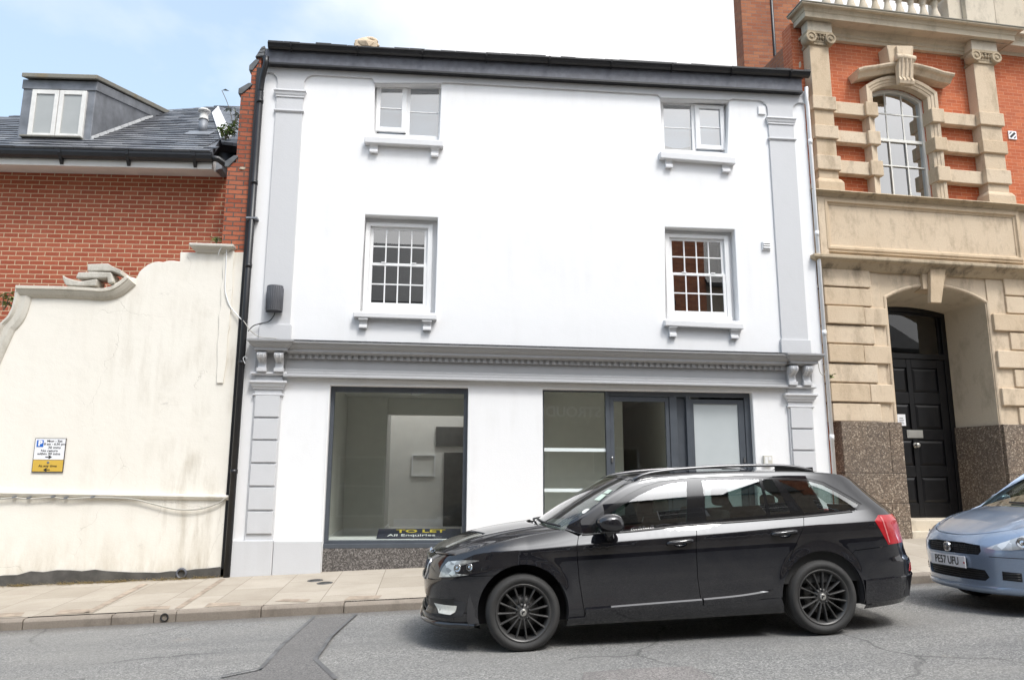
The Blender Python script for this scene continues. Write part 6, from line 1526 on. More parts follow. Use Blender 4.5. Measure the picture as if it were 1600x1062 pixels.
tl = pxs([(1366.5,813),(1383,806.5)]); tl2 = pxs([(1402,848),(1389,850)])
rx_ = lambda z: B.xk+.90*(interp(B.tail, z)-B.xk)
qs0 = CF.px(1395, 850.5, B)
sill_b = .205
fxl = -.585
def arcpts(cx, a0, a1, n=26, r=None): return circ(cx, az, r or ra, a0, a1, n)
zsill_t = [l_bot_fd[0][1], l_bot_fd[-1][1], l_bot_rd[-1][1]]
xs0 = math.sqrt(ra*ra-(.245-az)**2)
aF0 = math.degrees(math.asin((.235-az)/ra))
zbs = [CF.px(1370, 856, B)[1], CF.px(1398, 851, B)[1]]
for sg in (-1, 1):
    Sf = B.S(sg)
    # front wing
    a_end = math.degrees(math.asin((.262-az)/ra)); a_st = 180-math.degrees(math.asin((zseam-az)/ra))
    wing = [(fxl, zseam+.003), (ra*math.cos(rad(a_st)), zseam+.003)] + arcpts(0, a_st-1, a_end) + [(l_door_f[-1][0]-g, .262)] + shift(l_door_f[::-1], -g) + [(.40, zfen(.40))] + [(x, zfen(x)-.002) for x in (.3,.2,.1,0,-.1,-.2,-.3,-.4,-.5,-.56)] + [(fxl, zfen(-.56)-.004)]
    panel('front_wing', wing, Sf, BLK, ec, res=.035, lines=CRS)
    bx_end = 180-math.degrees(math.asin((.215-az)/ra))
    bump = [(fxl, .20), (ra*math.cos(rad(bx_end)), .205)] + arcpts(0, bx_end, a_st+.4) + [(fxl, zseam-.002)]
    panel('front_bumper_side', bump, Sf, BLK, ec, res=.03)
    # doors
    fd = shift(l_door_f, g) + [(l_bot_fd[0][0]+g, l_bot_fd[0][1]+g)] + shift(l_bot_fd[1:-1], 0, g) + [(l_mid[-1][0]-g, l_bot_fd[-1][1]+g)] + shift(l_mid[::-1], -g) + [(x, z-.003) for x, z in dlo_b[2:]]
    h1 = CF.px(1063, 848, B); h2 = CF.px(1226, 833.5, B)
    cup = lambda c: [(c[0]+.062*math.cos(rad(a)), c[1]-.008+.028*math.sin(rad(a))) for a in range(0, 360, 20)]
    d1_ = panel('front_door', fd, Sf, BLK, ec, holes=[cup(h1)], res=.04, lines=CRS)
    a_rd0 = math.degrees(math.atan2(l_rd_r[-1][1]-az, l_rd_r[-1][0]-WB))
    a_rd1 = 180-math.degrees(math.asin((l_bot_rd[-1][1]+g-az)/ra))
    if a_rd1 < a_rd0: a_rd1 += 0
    rd = shift(l_mid, g) + [(l_mid[-1][0]+g, l_bot_rd[0][1]+g)] + shift(l_bot_rd[1:-1], 0, g) + [(WB+ra*math.cos(rad(a_rd1)), l_bot_rd[-1][1]+g)] + arcpts(WB, a_rd1, a_rd0+.4, 8)[1:] + shift(l_rd_r[::-1], -g) + [(x, z-.003) for x, z in dlo_b[:3]]
    d2_ = panel('rear_door', rd, Sf, BLK, ec, holes=[cup(h2)], res=.04, lines=CRS)
    for d_, c in ((d1_, h1), (d2_, h2)):
        def bowl(u, v, c=c): 
            a = 2*math.pi*u; x = c[0]+.062*math.cos(a)*v; z = c[1]-.008+.028*math.sin(a)*v; return (x, sg*(B.side(x, z)-.030*math.sqrt(max(0,1-v*v))), z)
        o = gridsurf('handle_cup', bowl, 24, 8, BLK, d_)
        y_ = B.side(*c)
        hb_ = MB(); pth = [(c[0]-.115, sg*(y_-.004), c[1]-.002),(c[0]-.10, sg*(y_+.016), c[1]+.002),(c[0]-.05, sg*(y_+.028), c[1]+.008),(c[0]+.02, sg*(y_+.030), c[1]+.013),(c[0]+.075, sg*(y_+.024), c[1]+.018),(c[0]+.105, sg*(y_+.008), c[1]+.018),(c[0]+.112, sg*(y_-.004), c[1]+.018)]
        hb_.tube(bez(pth, 4), .016, 10); hb_.build('door_handle', BLK, d_)
    # body side: A-post, cant rail, quarter panel, in one
    zr = lambda x: B.zroof(x)-.002
    outer = [(.405, zfen(.4)+.004)] + [(x, zr(x)) for x in (.46,.52,.6,.7,.8,.9,1.0,1.15,1.3,1.5,1.7,1.9,2.1,2.3,2.5,2.65,2.8,2.95)] 
    outer += [(3.03, zr(3.03)),(3.12, zr(3.12)),(3.2, zr(3.2))]+[(rx_(z), z) for z in (1.31,1.25,1.18,1.10,1.03,.95,.87,.80)]
    outer += [(rx_(qs0[1]), qs0[1]+.004)]
    a_q1 = math.degrees(math.atan2(zbs[0]-.05-az, .30)); 
    qs = pxs([(1395,850.5),(1370,855),(1336,859.5),(1328,866)])
    a_q1 = math.degrees(math.atan2(qs[-1][1]-az, qs[-1][0]-WB))
    sc_ = ra/math.hypot(qs[-1][0]-WB, qs[-1][1]-az); qend = (WB+(qs[-1][0]-WB)*sc_, az+(qs[-1][1]-az)*sc_)
    outer += [(x, z+.003) for x, z in qs[1:-1]] + arcpts(WB, a_q1, a_rd0-.4, 22) + shift(l_rd_r[::-1], g)
    outer += [(x, z+0) for x, z in dlo_rb[::-1][0:]] + dlo_top[::-1][1:]
    cl = [outer[0]]
    for p in outer[1:]:
        if math.hypot(p[0]-cl[-1][0], p[1]-cl[-1][1]) > .002: cl.append(p)
    panel('body_side', cl, Sf, BLK, ec, res=.03, lines=CRS)
    # rear bumper flank
    a_rb = math.degrees(math.asin((.25-az)/ra))
    zt = lambda x: interp([(qs[3][0],qs[3][1]),(qs[2][0],qs[2][1]),(qs[1][0],qs[1][1]),(qs[0][0],qs[0][1])], x)
    rbp = arcpts(WB, a_rb, a_q1+.2, 18) + [(x, z-.003) for x, z in qs[::-1][1:]] + [(rx_(qs[0][1]), qs[0][1]+.002), (rx_(.56), .56), (rx_(.4), .4), (rx_(.26), .26), (3.2,.25)]
    panel('rear_bumper_side', rbp, Sf, BLK, ec, res=.03)
    # sill
    slx0, slx1 = ra*math.cos(rad(math.degrees(math.asin((.255-az)/ra)))), WB-ra*math.cos(rad(math.degrees(math.asin((.27-az)/ra))))
    sl = [(slx0-.01,.19),(slx1+.01,.20),(slx1+.002,.27),(l_bot_rd[-1][0]-.01,l_bot_rd[-1][1]-g),(l_bot_rd[0][0],l_bot_rd[0][1]-g),(l_bot_fd[1][0],l_bot_fd[1][1]-g),(l_bot_fd[0][0],l_bot_fd[0][1]-g),(l_bot_fd[0][0]-.01,.258),(slx0,.255)]
    panel('sill', sl, lambda x, z: (x, sg*(B.side(x,z)+.012), z), BLK, ec, res=.03)
    # protective mouldings on the doors
    for nm, pp, dd in (('door_moulding', [(915,952),(1000,945),(1096,937.5)], d1_), ('door_moulding', [(1099,937),(1150,932),(1209,923)], d2_)):
        q = pxs(pp); m = MB(); vs = []; fs = []; N_ = 14
        for i in range(N_+1):
            x = lerp(q[0][0], q[-1][0], i/N_); z = interp([(a,b) for a,b in q], x); tp = 1 if dd is d1_ else min(1, (N_-i)/3+.05)
            y0 = B.side(x, z); 
            for o_, dz_ in ((-.004,.017),(.006,.016),(.017*tp+.002,.004),(.018*tp,-.012),(.014*tp,-.042*tp-.008),(-.004,-.045*tp-.008)): vs.append((x, sg*(B.side(x, z+dz_)+o_), z+dz_))
        for i in range(N_):
            for j in range(5): fs.append((i*6+j, i*6+j+1, (i+1)*6+j+1, (i+1)*6+j))
        fs += [tuple(range(6)), tuple(range(N_*6, N_*6+6))[::-1]]
        m.add(vs, fs, False); m.build(nm, BLK, dd)
    # glass and the black trim between the panes
    gl_f = pxs([(934,817.5),(949,803.5),(973.5,788.5),(998,773),(1022.5,761.5),(1045,754.5),(1073,750.8),(1072.5,815.2),(975.3,826.5),(930,830.5)])
    gl_m = pxs([(913,832),(930,818.5),(927,830.5)])
    gl_r = pxs([(1096.5,749.5),(1130,748),(1186,747.8),(1198.5,803.8),(1160,807.5),(1103.5,812.6)])
    gl_q = pxs([(1190.5,748),(1207,748.2),(1236,801),(1203.5,803.2)])
    gl_b = pxs([(1216.5,749),(1244.5,750),(1266,751.5),(1285.5,757),(1312.7,771),(1341,787.3),(1338,791.5),(1319.6,796),(1256.8,800.8)])
    dl = dlo_top + dlo_rb[1:] + dlo_b[1:-1]
    dl = [p for i, p in enumerate(dl) if i == 0 or math.hypot(p[0]-dl[i-1][0], p[1]-dl[i-1][1]) > .003]
    tr_ = panel('window_trim', dl, Sf, GLB, ec, holes=[gl_f, gl_r, gl_q, gl_b], lines=CRS, res=.03, off=-.004, rim=.006)
    for nm, pl_, par in (('front_door_window', gl_f, d1_), ('rear_door_window', gl_r, d2_), ('rear_door_quarter_window', gl_q, d2_), ('load_bay_window', gl_b, ec)):
        panel(nm, pl_, Sf, M['carglass'], par, res=.04, off=-.006, rim=0)
    # bright lower window line
    m = MB(); q = pxs([(909,835),(975,830.8),(1087,819.3),(1160,814.3),(1258,806.5),(1331.5,798.8)]); vs = []; fs = []; N_ = 40
    for i in range(N_+1):
        x = lerp(q[0][0], q[-1][0], i/N_); z = interp(q, x)
        for o_, dz_ in ((.0,.008),(.006,.005),(.007,-.003),(.0,-.006)): vs.append((x, sg*(B.side(x, z+dz_)+o_), z+dz_))
    for i in range(N_):
        for j in range(3): fs.append((i*4+j, i*4+j+1, (i+1)*4+j+1, (i+1)*4+j))
    m.add(vs, fs, True); m.build('waist_strip', TRIM, ec)
    # lamps
    Wf = B.Wr(sg)
    LMX = bpy.data.materials.get('smoked_headlamp')
    if LMX is None:
        t = NT('smoked_headlamp'); o_ = t.obj(); v_ = t.node('ShaderNodeTexVoronoi', i_Vector=t.scalev(o_, (1,1,1.6)), i_Scale=19.0); r_ = t.node('ShaderNodeSeparateColor', i_0=v_.outputs['Color']).outputs[0]
        LMX = t.bsdf(t.ramp(r_, [(0,(.16,.16,.155)),(.5,(.34,.34,.33)),(1,(.62,.62,.60))]), .28, None, .4, .5, 1.0, .01)
        CLR = glass('lamp_lens', (.97,.98,.98), 1.5, 1.3)
    hp = pxw([(686,901),(692,886),(701,876.5),(725,874.5),(749,875),(745,888),(738,897),(715,900)])
    hl_ = panel('headlight', hp, Wf, LMX, ec, res=.02, off=.003, rim=.016)
    panel('headlight_bezel', [(lerp(sum(q[0] for q in hp)/8, a, 1.07), lerp(sum(q[1] for q in hp)/8, b, 1.09)) for a, b in hp], Wf, GLB, ec, res=.03, off=.0012, rim=.01)
    for (t_, z_, r_) in ((hp[4][0]-.055, (hp[4][1]+hp[6][1])/2, .030), (hp[4][0]-.15, (hp[4][1]+hp[6][1])/2-.006, .034)):
        c_ = Vector(Wf(t_, z_)); n_ = Vector((-.45, sg*.87, .15)).normalized(); o = MB().lathe([(r_,.004),(r_*.92,.009),(r_*.75,.001),(r_*.3,.004),(0,.008)], (0,0,0), 'z', 24).build('headlight_ring', CHR, hl_); o.location = c_+n_*.004; o.rotation_euler = n_.to_track_quat('Z','Y').to_euler()
    panel('fog_lamp_surround', pxw([(672,933),(690,936.5),(728,940),(722,963),(700,966),(676,961)]), Wf, M['void'], ec, res=.025, off=.002, rim=.004)
    panel('fog_lamp', pxw([(679,941),(696,944.5),(714,946),(711,956),(704,960),(686,957)]), Wf, plain('fog_lamp_lens', (.75,.74,.68), .2, var=.08, scale=40, bump=.2, bscale=60), ec, res=.02, off=.006, rim=.008)
    m_ = [(tl[0][0],tl[0][1]),(tl[0][0]+.06,tl[0][1]+.045),(rx_(1.0),1.0),(rx_(.95),.95),(rx_(.85),.85),(rx_(tl2[0][1]),tl2[1][1]+.008),(tl2[1][0]-.008,tl2[1][1])]
    RED = plain('tail_lamp_red', (.42,.012,.02), .12, var=.12, scale=30, bump=0, coat=.6)
    tlp = panel('tail_lamp', m_, Sf, RED, ec, res=.03, off=.003, rim=.012)
    panel('tail_lamp_divider', [(tl2[1][0]+.0,tl2[1][1]+.02),(tl2[1][0]+.012,tl2[1][1]+.016),(tl[0][0]+.085,tl[0][1]+.03),(tl[0][0]+.07,tl[0][1]+.035)], Sf, plain('pale_red_lens', (.70,.22,.22), .2, bump=0, coat=.5), tlp, res=.03, off=.0055, rim=.002)
    panel('tail_lamp_rear', [(sg*B.side(rx_(.8),.8)*1.0, tl2[1][1]+.01),(sg*.44, tl2[1][1]+.05),(sg*.42,.98),(sg*B.side(rx_(1.0),1.0),1.0)], B.Bk(), RED, ec, res=.04, off=.003)
    rf_ = CF.px(1410, 887, B); 
    panel('bumper_reflector', [(rx_(.5)-.10,rf_[1]-.035),(rx_(.5),rf_[1]-.03),(rx_(.5),rf_[1]+.03),(rx_(.5)-.06,rf_[1]+.03)], Sf, RED, ec, res=.03, off=.004)
    # lower lip of the rear bumper (step with a bright top edge)
    vs = []; fs = []; N_ = 18; st0, st1 = CF.px(1347, 906.5, B), CF.px(1418, 897, B)
    for i in range(N_+1):
        x = lerp(WB+ra*1.0+.01, rx_(.4)+.0, i/N_); z = lerp(st0[1], st1[1], i/N_); zb_l = lerp(.21, .25, i/N_)
        for o_, zz_ in ((-.004,z+.008),(.016,z+.004),(.018,z-.006),(.012,zb_l+.03),(-.01,zb_l-.02)): vs.append((x, sg*(B.side(x, zz_)+o_), zz_))
    for i in range(N_):
        for j in range(4): fs.append((i*5+j, i*5+j+1, (i+1)*5+j+1, (i+1)*5+j))
    m = MB(); m.add(vs, fs, False); m.build('rear_bumper_lip', BLK, ec)
    # door mirror
    mq = CF.px(953, 817, B, y=-1.0); mr = MB()
    def mir(u, v):
        a = 2*math.pi*u; p = math.pi*(v-.5); cz_, sz_ = math.cos(p), math.sin(p)
        f_ = lambda c: math.copysign(abs(c)**.72, c)
        X = f_(math.cos(a)*cz_)*.118; Y = f_(math.sin(a)*cz_)*.125; Z = f_(sz_)*.076
        Z = Z*(1-.28*(X/.118 < 0)*abs(X/.118)) + .006*(X/.105); X += -.02*(Z/.068) - .03*(Y/.125)*0
        return (mq[0]+X, sg*(1.0+Y*.85), mq[1]+Z)
    mo = gridsurf('door_mirror', mir, 32, 18, BLK, ec)
    ar = MB(); y_b = B.side(mq[0]+.0, mq[1]-.09)
    ar.tube([(mq[0]-.0, sg*.99, mq[1]-.03),(mq[0]-.005, sg*.96, mq[1]-.085),(mq[0]+.01, sg*(y_b+.03), mq[1]-.125),(mq[0]+.03, sg*(y_b-.02), mq[1]-.14)], .04, 12, rs=[.05,.042,.04,.05]); ar.build('mirror_arm', GLB, mo)
    ml = MB(); ml.box(mq[0]-.10, mq[0]+.07, min(sg*.93,sg*1.07), max(sg*.93,sg*1.07), mq[1]-.078, mq[1]-.052); ml.build('mirror_base', GLB, mo, bevel=.012, seg=3)
    # roof rail
    yr = lambda x: B.side(x, B.zroof(x)-.01)-.045
    rl = [(1.08,1.402),(1.18,1.445),(1.32,1.468),(1.6,1.488),(2.0,1.498),(2.4,1.492),(2.62,1.474),(2.8,1.432)]
    vs = []; fs = []; N_ = 40
    for i in range(N_+1):
        x = lerp(rl[0][0], rl[-1][0], i/N_); z = interp(rl, x)-.008; y = yr(min(max(x,1.15),2.7))
        for o_, dz_ in ((.020,-.010),(.022,.004),(.012,.015),(-.010,.015),(-.020,.004),(-.018,-.012)): vs.append((x, sg*(y+o_), z+dz_))
    for i in range(N_):
        for j in range(6): fs.append((i*6+j, i*6+(j+1)%6, (i+1)*6+(j+1)%6, (i+1)*6+j))
    fs += [tuple(range(6)), tuple(range(N_*6, N_*6+6))]
    m = MB(); m.add(vs, fs, True); rr_ = m.build('roof_rail', plain('anodised_rail', (.16,.16,.165), .3, metal=.8, var=.05, bump=0) if sg < 0 else bpy.data.materials['anodised_rail'], ec)
    m = MB()
    for a, b in ((1.06,1.2),(2.5,2.82)): m.prism_x([(sg*(yr(1.3)+.012),1.40),(sg*(yr(1.3)-.012),1.40),(sg*(yr(1.3)-.012),1.455),(sg*(yr(1.3)+.012),1.455)], a, b) if a > 2 else None
    m.hexa([(2.45,sg*(yr(2.5)-.012),1.42),(2.84,sg*(yr(2.7)-.012),1.40),(2.84,sg*(yr(2.7)+.012),1.40),(2.45,sg*(yr(2.5)+.012),1.42),(2.45,sg*(yr(2.5)-.012),1.487),(2.80,sg*(yr(2.7)-.012),1.425),(2.80,sg*(yr(2.7)+.012),1.425),(2.45,sg*(yr(2.5)+.012),1.487)])
    m.build('rail_foot', TRIM, rr_)
    # wheel housings
    for cx in (0, WB):
        m = MB(); m.lathe([(ra+.09,.035),(ra-.001,.028),(ra+.01,.27)], (cx,0,az), 'y', 28, True, -14, 194)
        for i, v in enumerate(m.v): m.v[i] = (v[0], sg*(.885-v[1]) if True else 0, v[2])
        m.build('wheel_housing', M['void'], ec)
    make_wheel(ec, 0, sg, .884, .3185, .233, 15); make_wheel(ec, WB, sg, .884, .3185, .233, 15)
    # front seats
# ---- bonnet, windscreen, roof
def bonnet(u, v):
    w = 2*u-1; aw_ = abs(w); z1 = zfen(-.56); y1 = B.side(-.56, z1)
    z0_ = z1-.002+(.800-z1)*(1-aw_**2.3); x0_ = B.xfront(w*y1, z0_); x0_ = lerp(x0_, -.56, aw_**8)
    xc_ = .17+.22*aw_**2; x = lerp(x0_, xc_, v)
    xe = lerp(-.56, .39, v); ye = B.side(xe, zfen(xe))-.003; ze = zfen(xe)
    zc_ = interp([(0,.800),(.06,.838),(.15,.872),(.3,.918),(.55,.968),(.8,1.000),(1,1.018)], v)
    ridge = .010*math.exp(-((aw_-.62)/.07)**2)*min(1, v*3)
    return (x, w*ye, ze+(zc_-ze)*(1-aw_**2.3)+ridge)
gridsurf('bonnet', bonnet, 60, 40, BLK, ec, rim=.01)
def cowl(u, v):
    w = 2*u-1; x0, y0, z0 = bonnet(u, 1.0); return (x0+.012+v*.12, y0*.985, z0-.022-.015*v)
gridsurf('cowl_panel', cowl, 30, 3, M['plastic'], ec)
def screen(u, v):
    w = 2*u-1; aw_ = abs(w)
    xb_ = .235+.235*aw_**2; xt_ = 1.035+.03*aw_**2; zb_ = 1.0-.02*aw_**2; zt_ = 1.437-.035*aw_**2
    x = lerp(xb_, xt_, v); z = lerp(zb_, zt_, v)+.045*4*v*(1-v)*.5
    ye = lerp(.775, .615, v)
    return (x, w*ye, z)
gridsurf('windscreen', screen, 40, 24, M['screen'], ec)
def frit(u, v): p = screen(u, .955+.055*v); return (p[0], p[1], p[2]+.004)
gridsurf('screen_header', frit, 30, 2, GLB, ec)
for sg in (-1, 1):      # windscreen pillar seen from the front
    def pil_(u, v, sg=sg):
        a = Vector(screen((1+sg)/2, v)); z = a.z; x = a.x
        xs_ = None
        xx = interp([(z_, x_) for x_, z_ in [(.40,.972),(.46,1.0),(.6,1.128),(.7,1.193),(.8,1.254),(.85,1.283),(.95,1.335),(1.05,1.373),(1.12,1.40)]], z)
        b = Vector((xx, sg*B.side(xx, min(z, B.zroof(xx)-.002)), z)); return a.lerp(b, u)
    gridsurf('windscreen_pillar', pil_, 4, 24, BLK, ec)
def roof(u, v):
    w = 2*u-1; aw_ = abs(w); x = lerp(1.035+.03*aw_**2, 3.02, v); 
    xe = lerp(1.10, 3.02, v); ze = B.zroof(xe)-.004; ye = B.side(xe, B.zroof(xe)-.004)
    zc_ = interp([(0,1.437),(.12,1.452),(.3,1.464),(.5,1.464),(.75,1.448),(.9,1.428),(1,1.408)], v)
    k = ze+(zc_-ze)*(1-aw_**3.2)
    return (x if aw_ < .98 else lerp(x, xe, (aw_-.98)/.02), w*ye, k)
gridsurf('roof', roof, 50, 50, BLK, ec, rim=.012)
# spoiler and tailgate
def spo(u, v):
    w = 2*u-1; aw_ = abs(w); x0, y0, z0 = roof(u, 1.0)
    x = 3.015+v*(.235-.05*aw_**3); return (x, w*(.66-.045*v), 1.411-.052*aw_**2.5-.028*v-.02*v*v+.012*math.sin(min(v*3,1)*1.57))
o = gridsurf('roof_spoiler', spo, 40, 10, BLK, ec, rim=.03)
panel('tailgate', [(-.60,.66),(.60,.66),(.58,.95),(.52,1.06),(-.52,1.06),(-.58,.95)], B.Bk(), BLK, ec, res=.06)
panel('tailgate_window', [(-.53,1.065),(.53,1.065),(.50,1.32),(-.50,1.32)], B.Bk(), M['carglass'], ec, res=.06, rim=0)
panel('rear_bumper', [(-.635,.24),(.635,.24),(.64,.60),(-.64,.60)], B.Bk(), BLK, ec, res=.06)
for sg in (-1,1): 
    panel('tailgate_corner', [(sg*.605,.655),(sg*.645,.655),(sg*.64,.83),(sg*.605,.83)], B.Bk(), BLK, ec, res=.05)
    m = MB()
# ---- nose
yj = lambda z: B.side(fxl, z)
zfr = lambda y: zfen(-.56)-.006+(.800-zfen(-.56))*(1-min(abs(y)/yj(.79),1)**2.3)
low_in = [(-.42,.30),(.42,.30),(.46,.44),(-.46,.44)]
up_in = [(-.36,.580),(.36,.580),(.43,.64),(.43,.75),(-.43,.75),(-.43,.64)]
fb2 = [(-yj(.2),.20),(yj(.2),.20)]+[(yj(z), z) for z in (.26,.32,.4,.48,.56,.64,.70,.75)]+[(yj(.79)*k/12, zfr(yj(.79)*k/12)) for k in range(12,-13,-1)]+[(-yj(z), z) for z in (.75,.70,.64,.56,.48,.4,.32,.26)]
panel('front_bumper', fb2, B.F(), BLK, ec, holes=[low_in, up_in], res=.03)
panel('lower_grille', [(-.43,.295),(.43,.295),(.47,.445),(-.47,.445)], lambda y, z: (B.xfront(y,z)+.03, y, z), M['void'], ec, res=.05, rim=0)
m = MB()
for i in range(4):
    z = .32+.035*i; m.tube([(B.xfront(y,z)+.018, y, z) for y in fr(-.44,.44,10)], .006, 6)
each(m, 'grille_bar', TRIM, ec)
panel('upper_grille', [(-.37,.575),(.37,.575),(.44,.64),(.44,.755),(-.44,.755),(-.44,.64)], lambda y, z: (B.xfront(y,z)+.022, y, z), M['void'], ec, res=.05, rim=0)
m = MB()
for i in range(25): y = -.42+.035*i; m.tube([(B.xfront(y,z)+.006, y, z) for z in ((.60,.66,.745) if abs(y) < .36 else (.645,.69,.745))], .007, 6)
each(m, 'grille_slat', GLB, ec)
q = resample(up_in, .06); m = MB(); m.tube([(B.xfront(y,z)-.003, y, z) for y, z in q+[q[0]]], .010, 8); m.build('grille_frame', CHR, ec)
bg_ = MB().lathe([(0,-.012),(.030,-.010),(.034,-.013),(.040,-.010),(.042,.01)], (B.xfront(0,.785)-.004,0,.782), 'x', 24).build('bonnet_badge', CHR, ec)
for sg in (-1,1):
    panel('intake_trim', [(sg*.50,.31),(sg*yj(.31),.31),(sg*yj(.45),.45),(sg*.52,.43)], B.F(), TRIM, ec, res=.05, off=.003)
# chin splitter
m = MB(); vs = []; fs = []; pp = []
for i in range(-30, 31):
    y = i/30*.80; pp.append((B.xfront(y,.26)-.022, y))
pp = [(-.42,-.875)]+pp+[(-.42,.875)]
for x, y in pp: vs += [(x+.06,y*.97,.255),(x,y,.245),(x,y,.222),(x+.10,y*.94,.195)]
for i in range(len(pp)-1):
    for j in range(3): fs.append((i*4+j, i*4+j+1, (i+1)*4+j+1, (i+1)*4+j))
m.add(vs, fs, True); m.build('chin_spoiler', BLK, ec)
# ---- inside and underneath
m = MB()
m.box(-.45, 3.45, -.60, .60, .20, .50); m.box(-.42, .42, -.58, .58, .501, .80); m.box(WB-.42, WB+.42, -.58, .58, .501, .72); m.box(.42, 2.28, -.83, .83, .21, .44); m.box(3.06, 3.55, -.80, .80, .28, .60); m.box(.40,.52,-.82,.82,.44,.93)
m.build('underbody', M['void'], ec)
m = MB()     # inner door skins stop short of the glass
for sg in (-1,1): m.box(.55, 3.3, min(sg*.80,sg*.84), max(sg*.80,sg*.84), .44, .92)
each(m, 'door_card', plain('dark_trim_cloth', (.03,.03,.03), .8), ec)
m = MB(); m.prism_x([(0,0)]*3, 0, 0) if 0 else None
dsh = MB(); dsh.add([(x,y,z) for y in (-.76,.76) for x, z in ((.30,.95),(.55,1.0),(.85,.985),(.95,.93),(.90,.75),(.45,.60))], [(0,1,2,3,4,5),(11,10,9,8,7,6)]+[(i,(i+1)%6,6+(i+1)%6,6+i) for i in range(6)])
dsh.build('dashboard', plain('grey_dashboard', (.10,.10,.10), .7), ec, bevel=.02)
SEAT = bpy.data.materials['dark_trim_cloth']
for y in (-.37,.37):
    m = MB(); 
    m.prism_x([(0,0),(0,0),(0,0)],0,0) if 0 else None
    m.add([(x,y+w,z) for w in (-.25,.25) for x, z in ((1.18,.52),(1.72,.46),(1.86,.54),(2.02,1.08),(1.93,1.10),(1.74,.62),(1.2,.64))], [tuple(range(7)),tuple(range(13,6,-1))]+[(i,(i+1)%7,7+(i+1)%7,7+i) for i in range(7)])
    st = m.build('seat', SEAT, ec, bevel=.05, seg=3)
    MB().box(1.95, 2.05, y-.13, y+.13, 1.12, 1.29).build('headrest', SEAT, st, bevel=.04, seg=3)
m = MB(); m.add([(x,w,z) for w in (-.66,.66) for x, z in ((2.15,.52),(2.55,.50),(2.72,.58),(2.86,1.02),(2.78,1.04),(2.62,.66),(2.17,.64))], [tuple(range(7)),tuple(range(13,6,-1))]+[(i,(i+1)%7,7+(i+1)%7,7+i) for i in range(7)])
rs_ = m.build('rear_seat', SEAT, ec, bevel=.04, seg=3)
for y in (-.45,0,.45): MB().box(2.80, 2.89, y-.12, y+.12, 1.05, 1.18).build('headrest', SEAT, rs_, bevel=.035, seg=3)
m = MB(); m.lathe([(.175,-.014),(.19,0),(.175,.014),(.162,0)], (0,0,0), 'x', 28); sw2 = m.build('steering_wheel', M['plastic'], ec); sw2.location = (1.02,.37,.93); sw2.rotation_euler = (0, rad(25), 0)
# wipers, stickers, aerial fin
m = MB(); m.tube([Vector(screen(.08,.02))+Vector((-.03,0,.012)), Vector(screen(.30,.03))+Vector((-.02,0,.02)), Vector(screen(.60,.05))+Vector((0,0,.02))], .010, 6); m.build('wiper', M['plastic'], ec)
m = MB(); m.tube([Vector(screen(.40,.015))+Vector((-.03,0,.012)), Vector(screen(.66,.03))+Vector((-.02,0,.02)), Vector(screen(.93,.05))+Vector((0,0,.02))], .010, 6); m.build('wiper', M['plastic'], ec)
def stick(u0, u1, v0, v1, name, mat):
    gridsurf(name, lambda a, b: Vector(screen(lerp(u0,u1,a), lerp(v0,v1,b)))+Vector((-.003,0,.004)), 3, 3, mat, ec)
STK = plain('pale_sticker', (.50,.60,.52), .6, var=.05, bump=0)
stick(.020,.085,.50,.62,'windscreen_sticker', STK); stick(.02,.085,.64,.72,'windscreen_sticker', bpy.data.materials['pale_sticker'])
gridsurf('tax_disc', lambda a, b: Vector(screen(.035+.028*b*math.cos(6.283*a), .30+.045*b*math.sin(6.283*a)))+Vector((-.003,0,.004)), 20, 3, plain('white_disc', (.7,.7,.66), .6, var=.05, bump=0), ec)
m = MB(); m.prism([(2.72,1.44),(2.86,1.425),(2.84,1.475),(2.82,1.48)], -.012, .012); m.build('aerial_fin', BLK, ec, bevel=.006)
# ================================================================ THE PALE BLUE HATCHBACK
pl_c = CAM + ray(1485.5, 874)*(7.70/FWD.dot(ray(1485.5, 874)))
HX = pl_c.x+.80
HF = CarFrame((HX, pl_c.y, road_z(HX)), -math.atan(SLOPE))
hc = thing('hatchback_car', 'pale metallic blue small hatchback nosing into the right edge behind the black estate', 'car', (HX, pl_c.y, road_z(HX)))
hc.rotation_euler = (0, -math.atan(SLOPE), 0)
B2 = Body(W=.838, wb=2.51, arch=.345, frontround=3.6, xj=.10, nn=2.5, xk=2.5, nt=3.0,
    crease=[(-.8,.66),(-.4,.74),(.0,.80),(.6,.85),(1.5,.89),(2.6,.93),(3.2,.95)],
    belt=[(-.8,.80),(-.4,.86),(0,.92),(.5,.955),(1.5,1.0),(2.4,1.06),(3.2,1.1)],
    roofedge=[(-.1,.92),(.0,.93),(.13,.962),(.48,1.165),(.69,1.29),(.88,1.385),(1.12,1.428),(1.6,1.44),(2.2,1.425),(2.6,1.38),(2.85,1.28),(3.1,1.1)],
    nose=[(.15,-.70),(.22,-.77),(.28,-.80),(.36,-.795),(.45,-.80),(.55,-.805),(.64,-.79),(.70,-.755),(.76,-.69),(.84,-.54),(.95,-.2)],
    tail=[(.15,3.05),(.30,3.16),(.5,3.2),(.7,3.19),(.95,3.14),(1.05,3.08),(1.25,2.93),(1.4,2.78)])
BLU = carpaint('pale_blue_metallic', (.225,.285,.385), .5, .5, .32, 1.0, .02, 1.5)
ra2 = B2.arch; az2 = .305; wb2 = B2.wb
zf2 = lambda x: interp([(-.66,.735),(-.5,.80),(-.25,.875),(0,.925),(.12,.945)], x)
fx2 = -.50
y2 = lambda z: B2.side(fx2, z)
def arc2(cx, a0, a1, n=24): return circ(cx, az2, ra2, a0, a1, n)
XE2 = -.46; Z12 = zf2(XE2); Y12 = B2.side(XE2, Z12)
def zed2(y): a_ = min(abs(y)/Y12, 1); return Z12+(.738-Z12)*(1-a_**2.2)
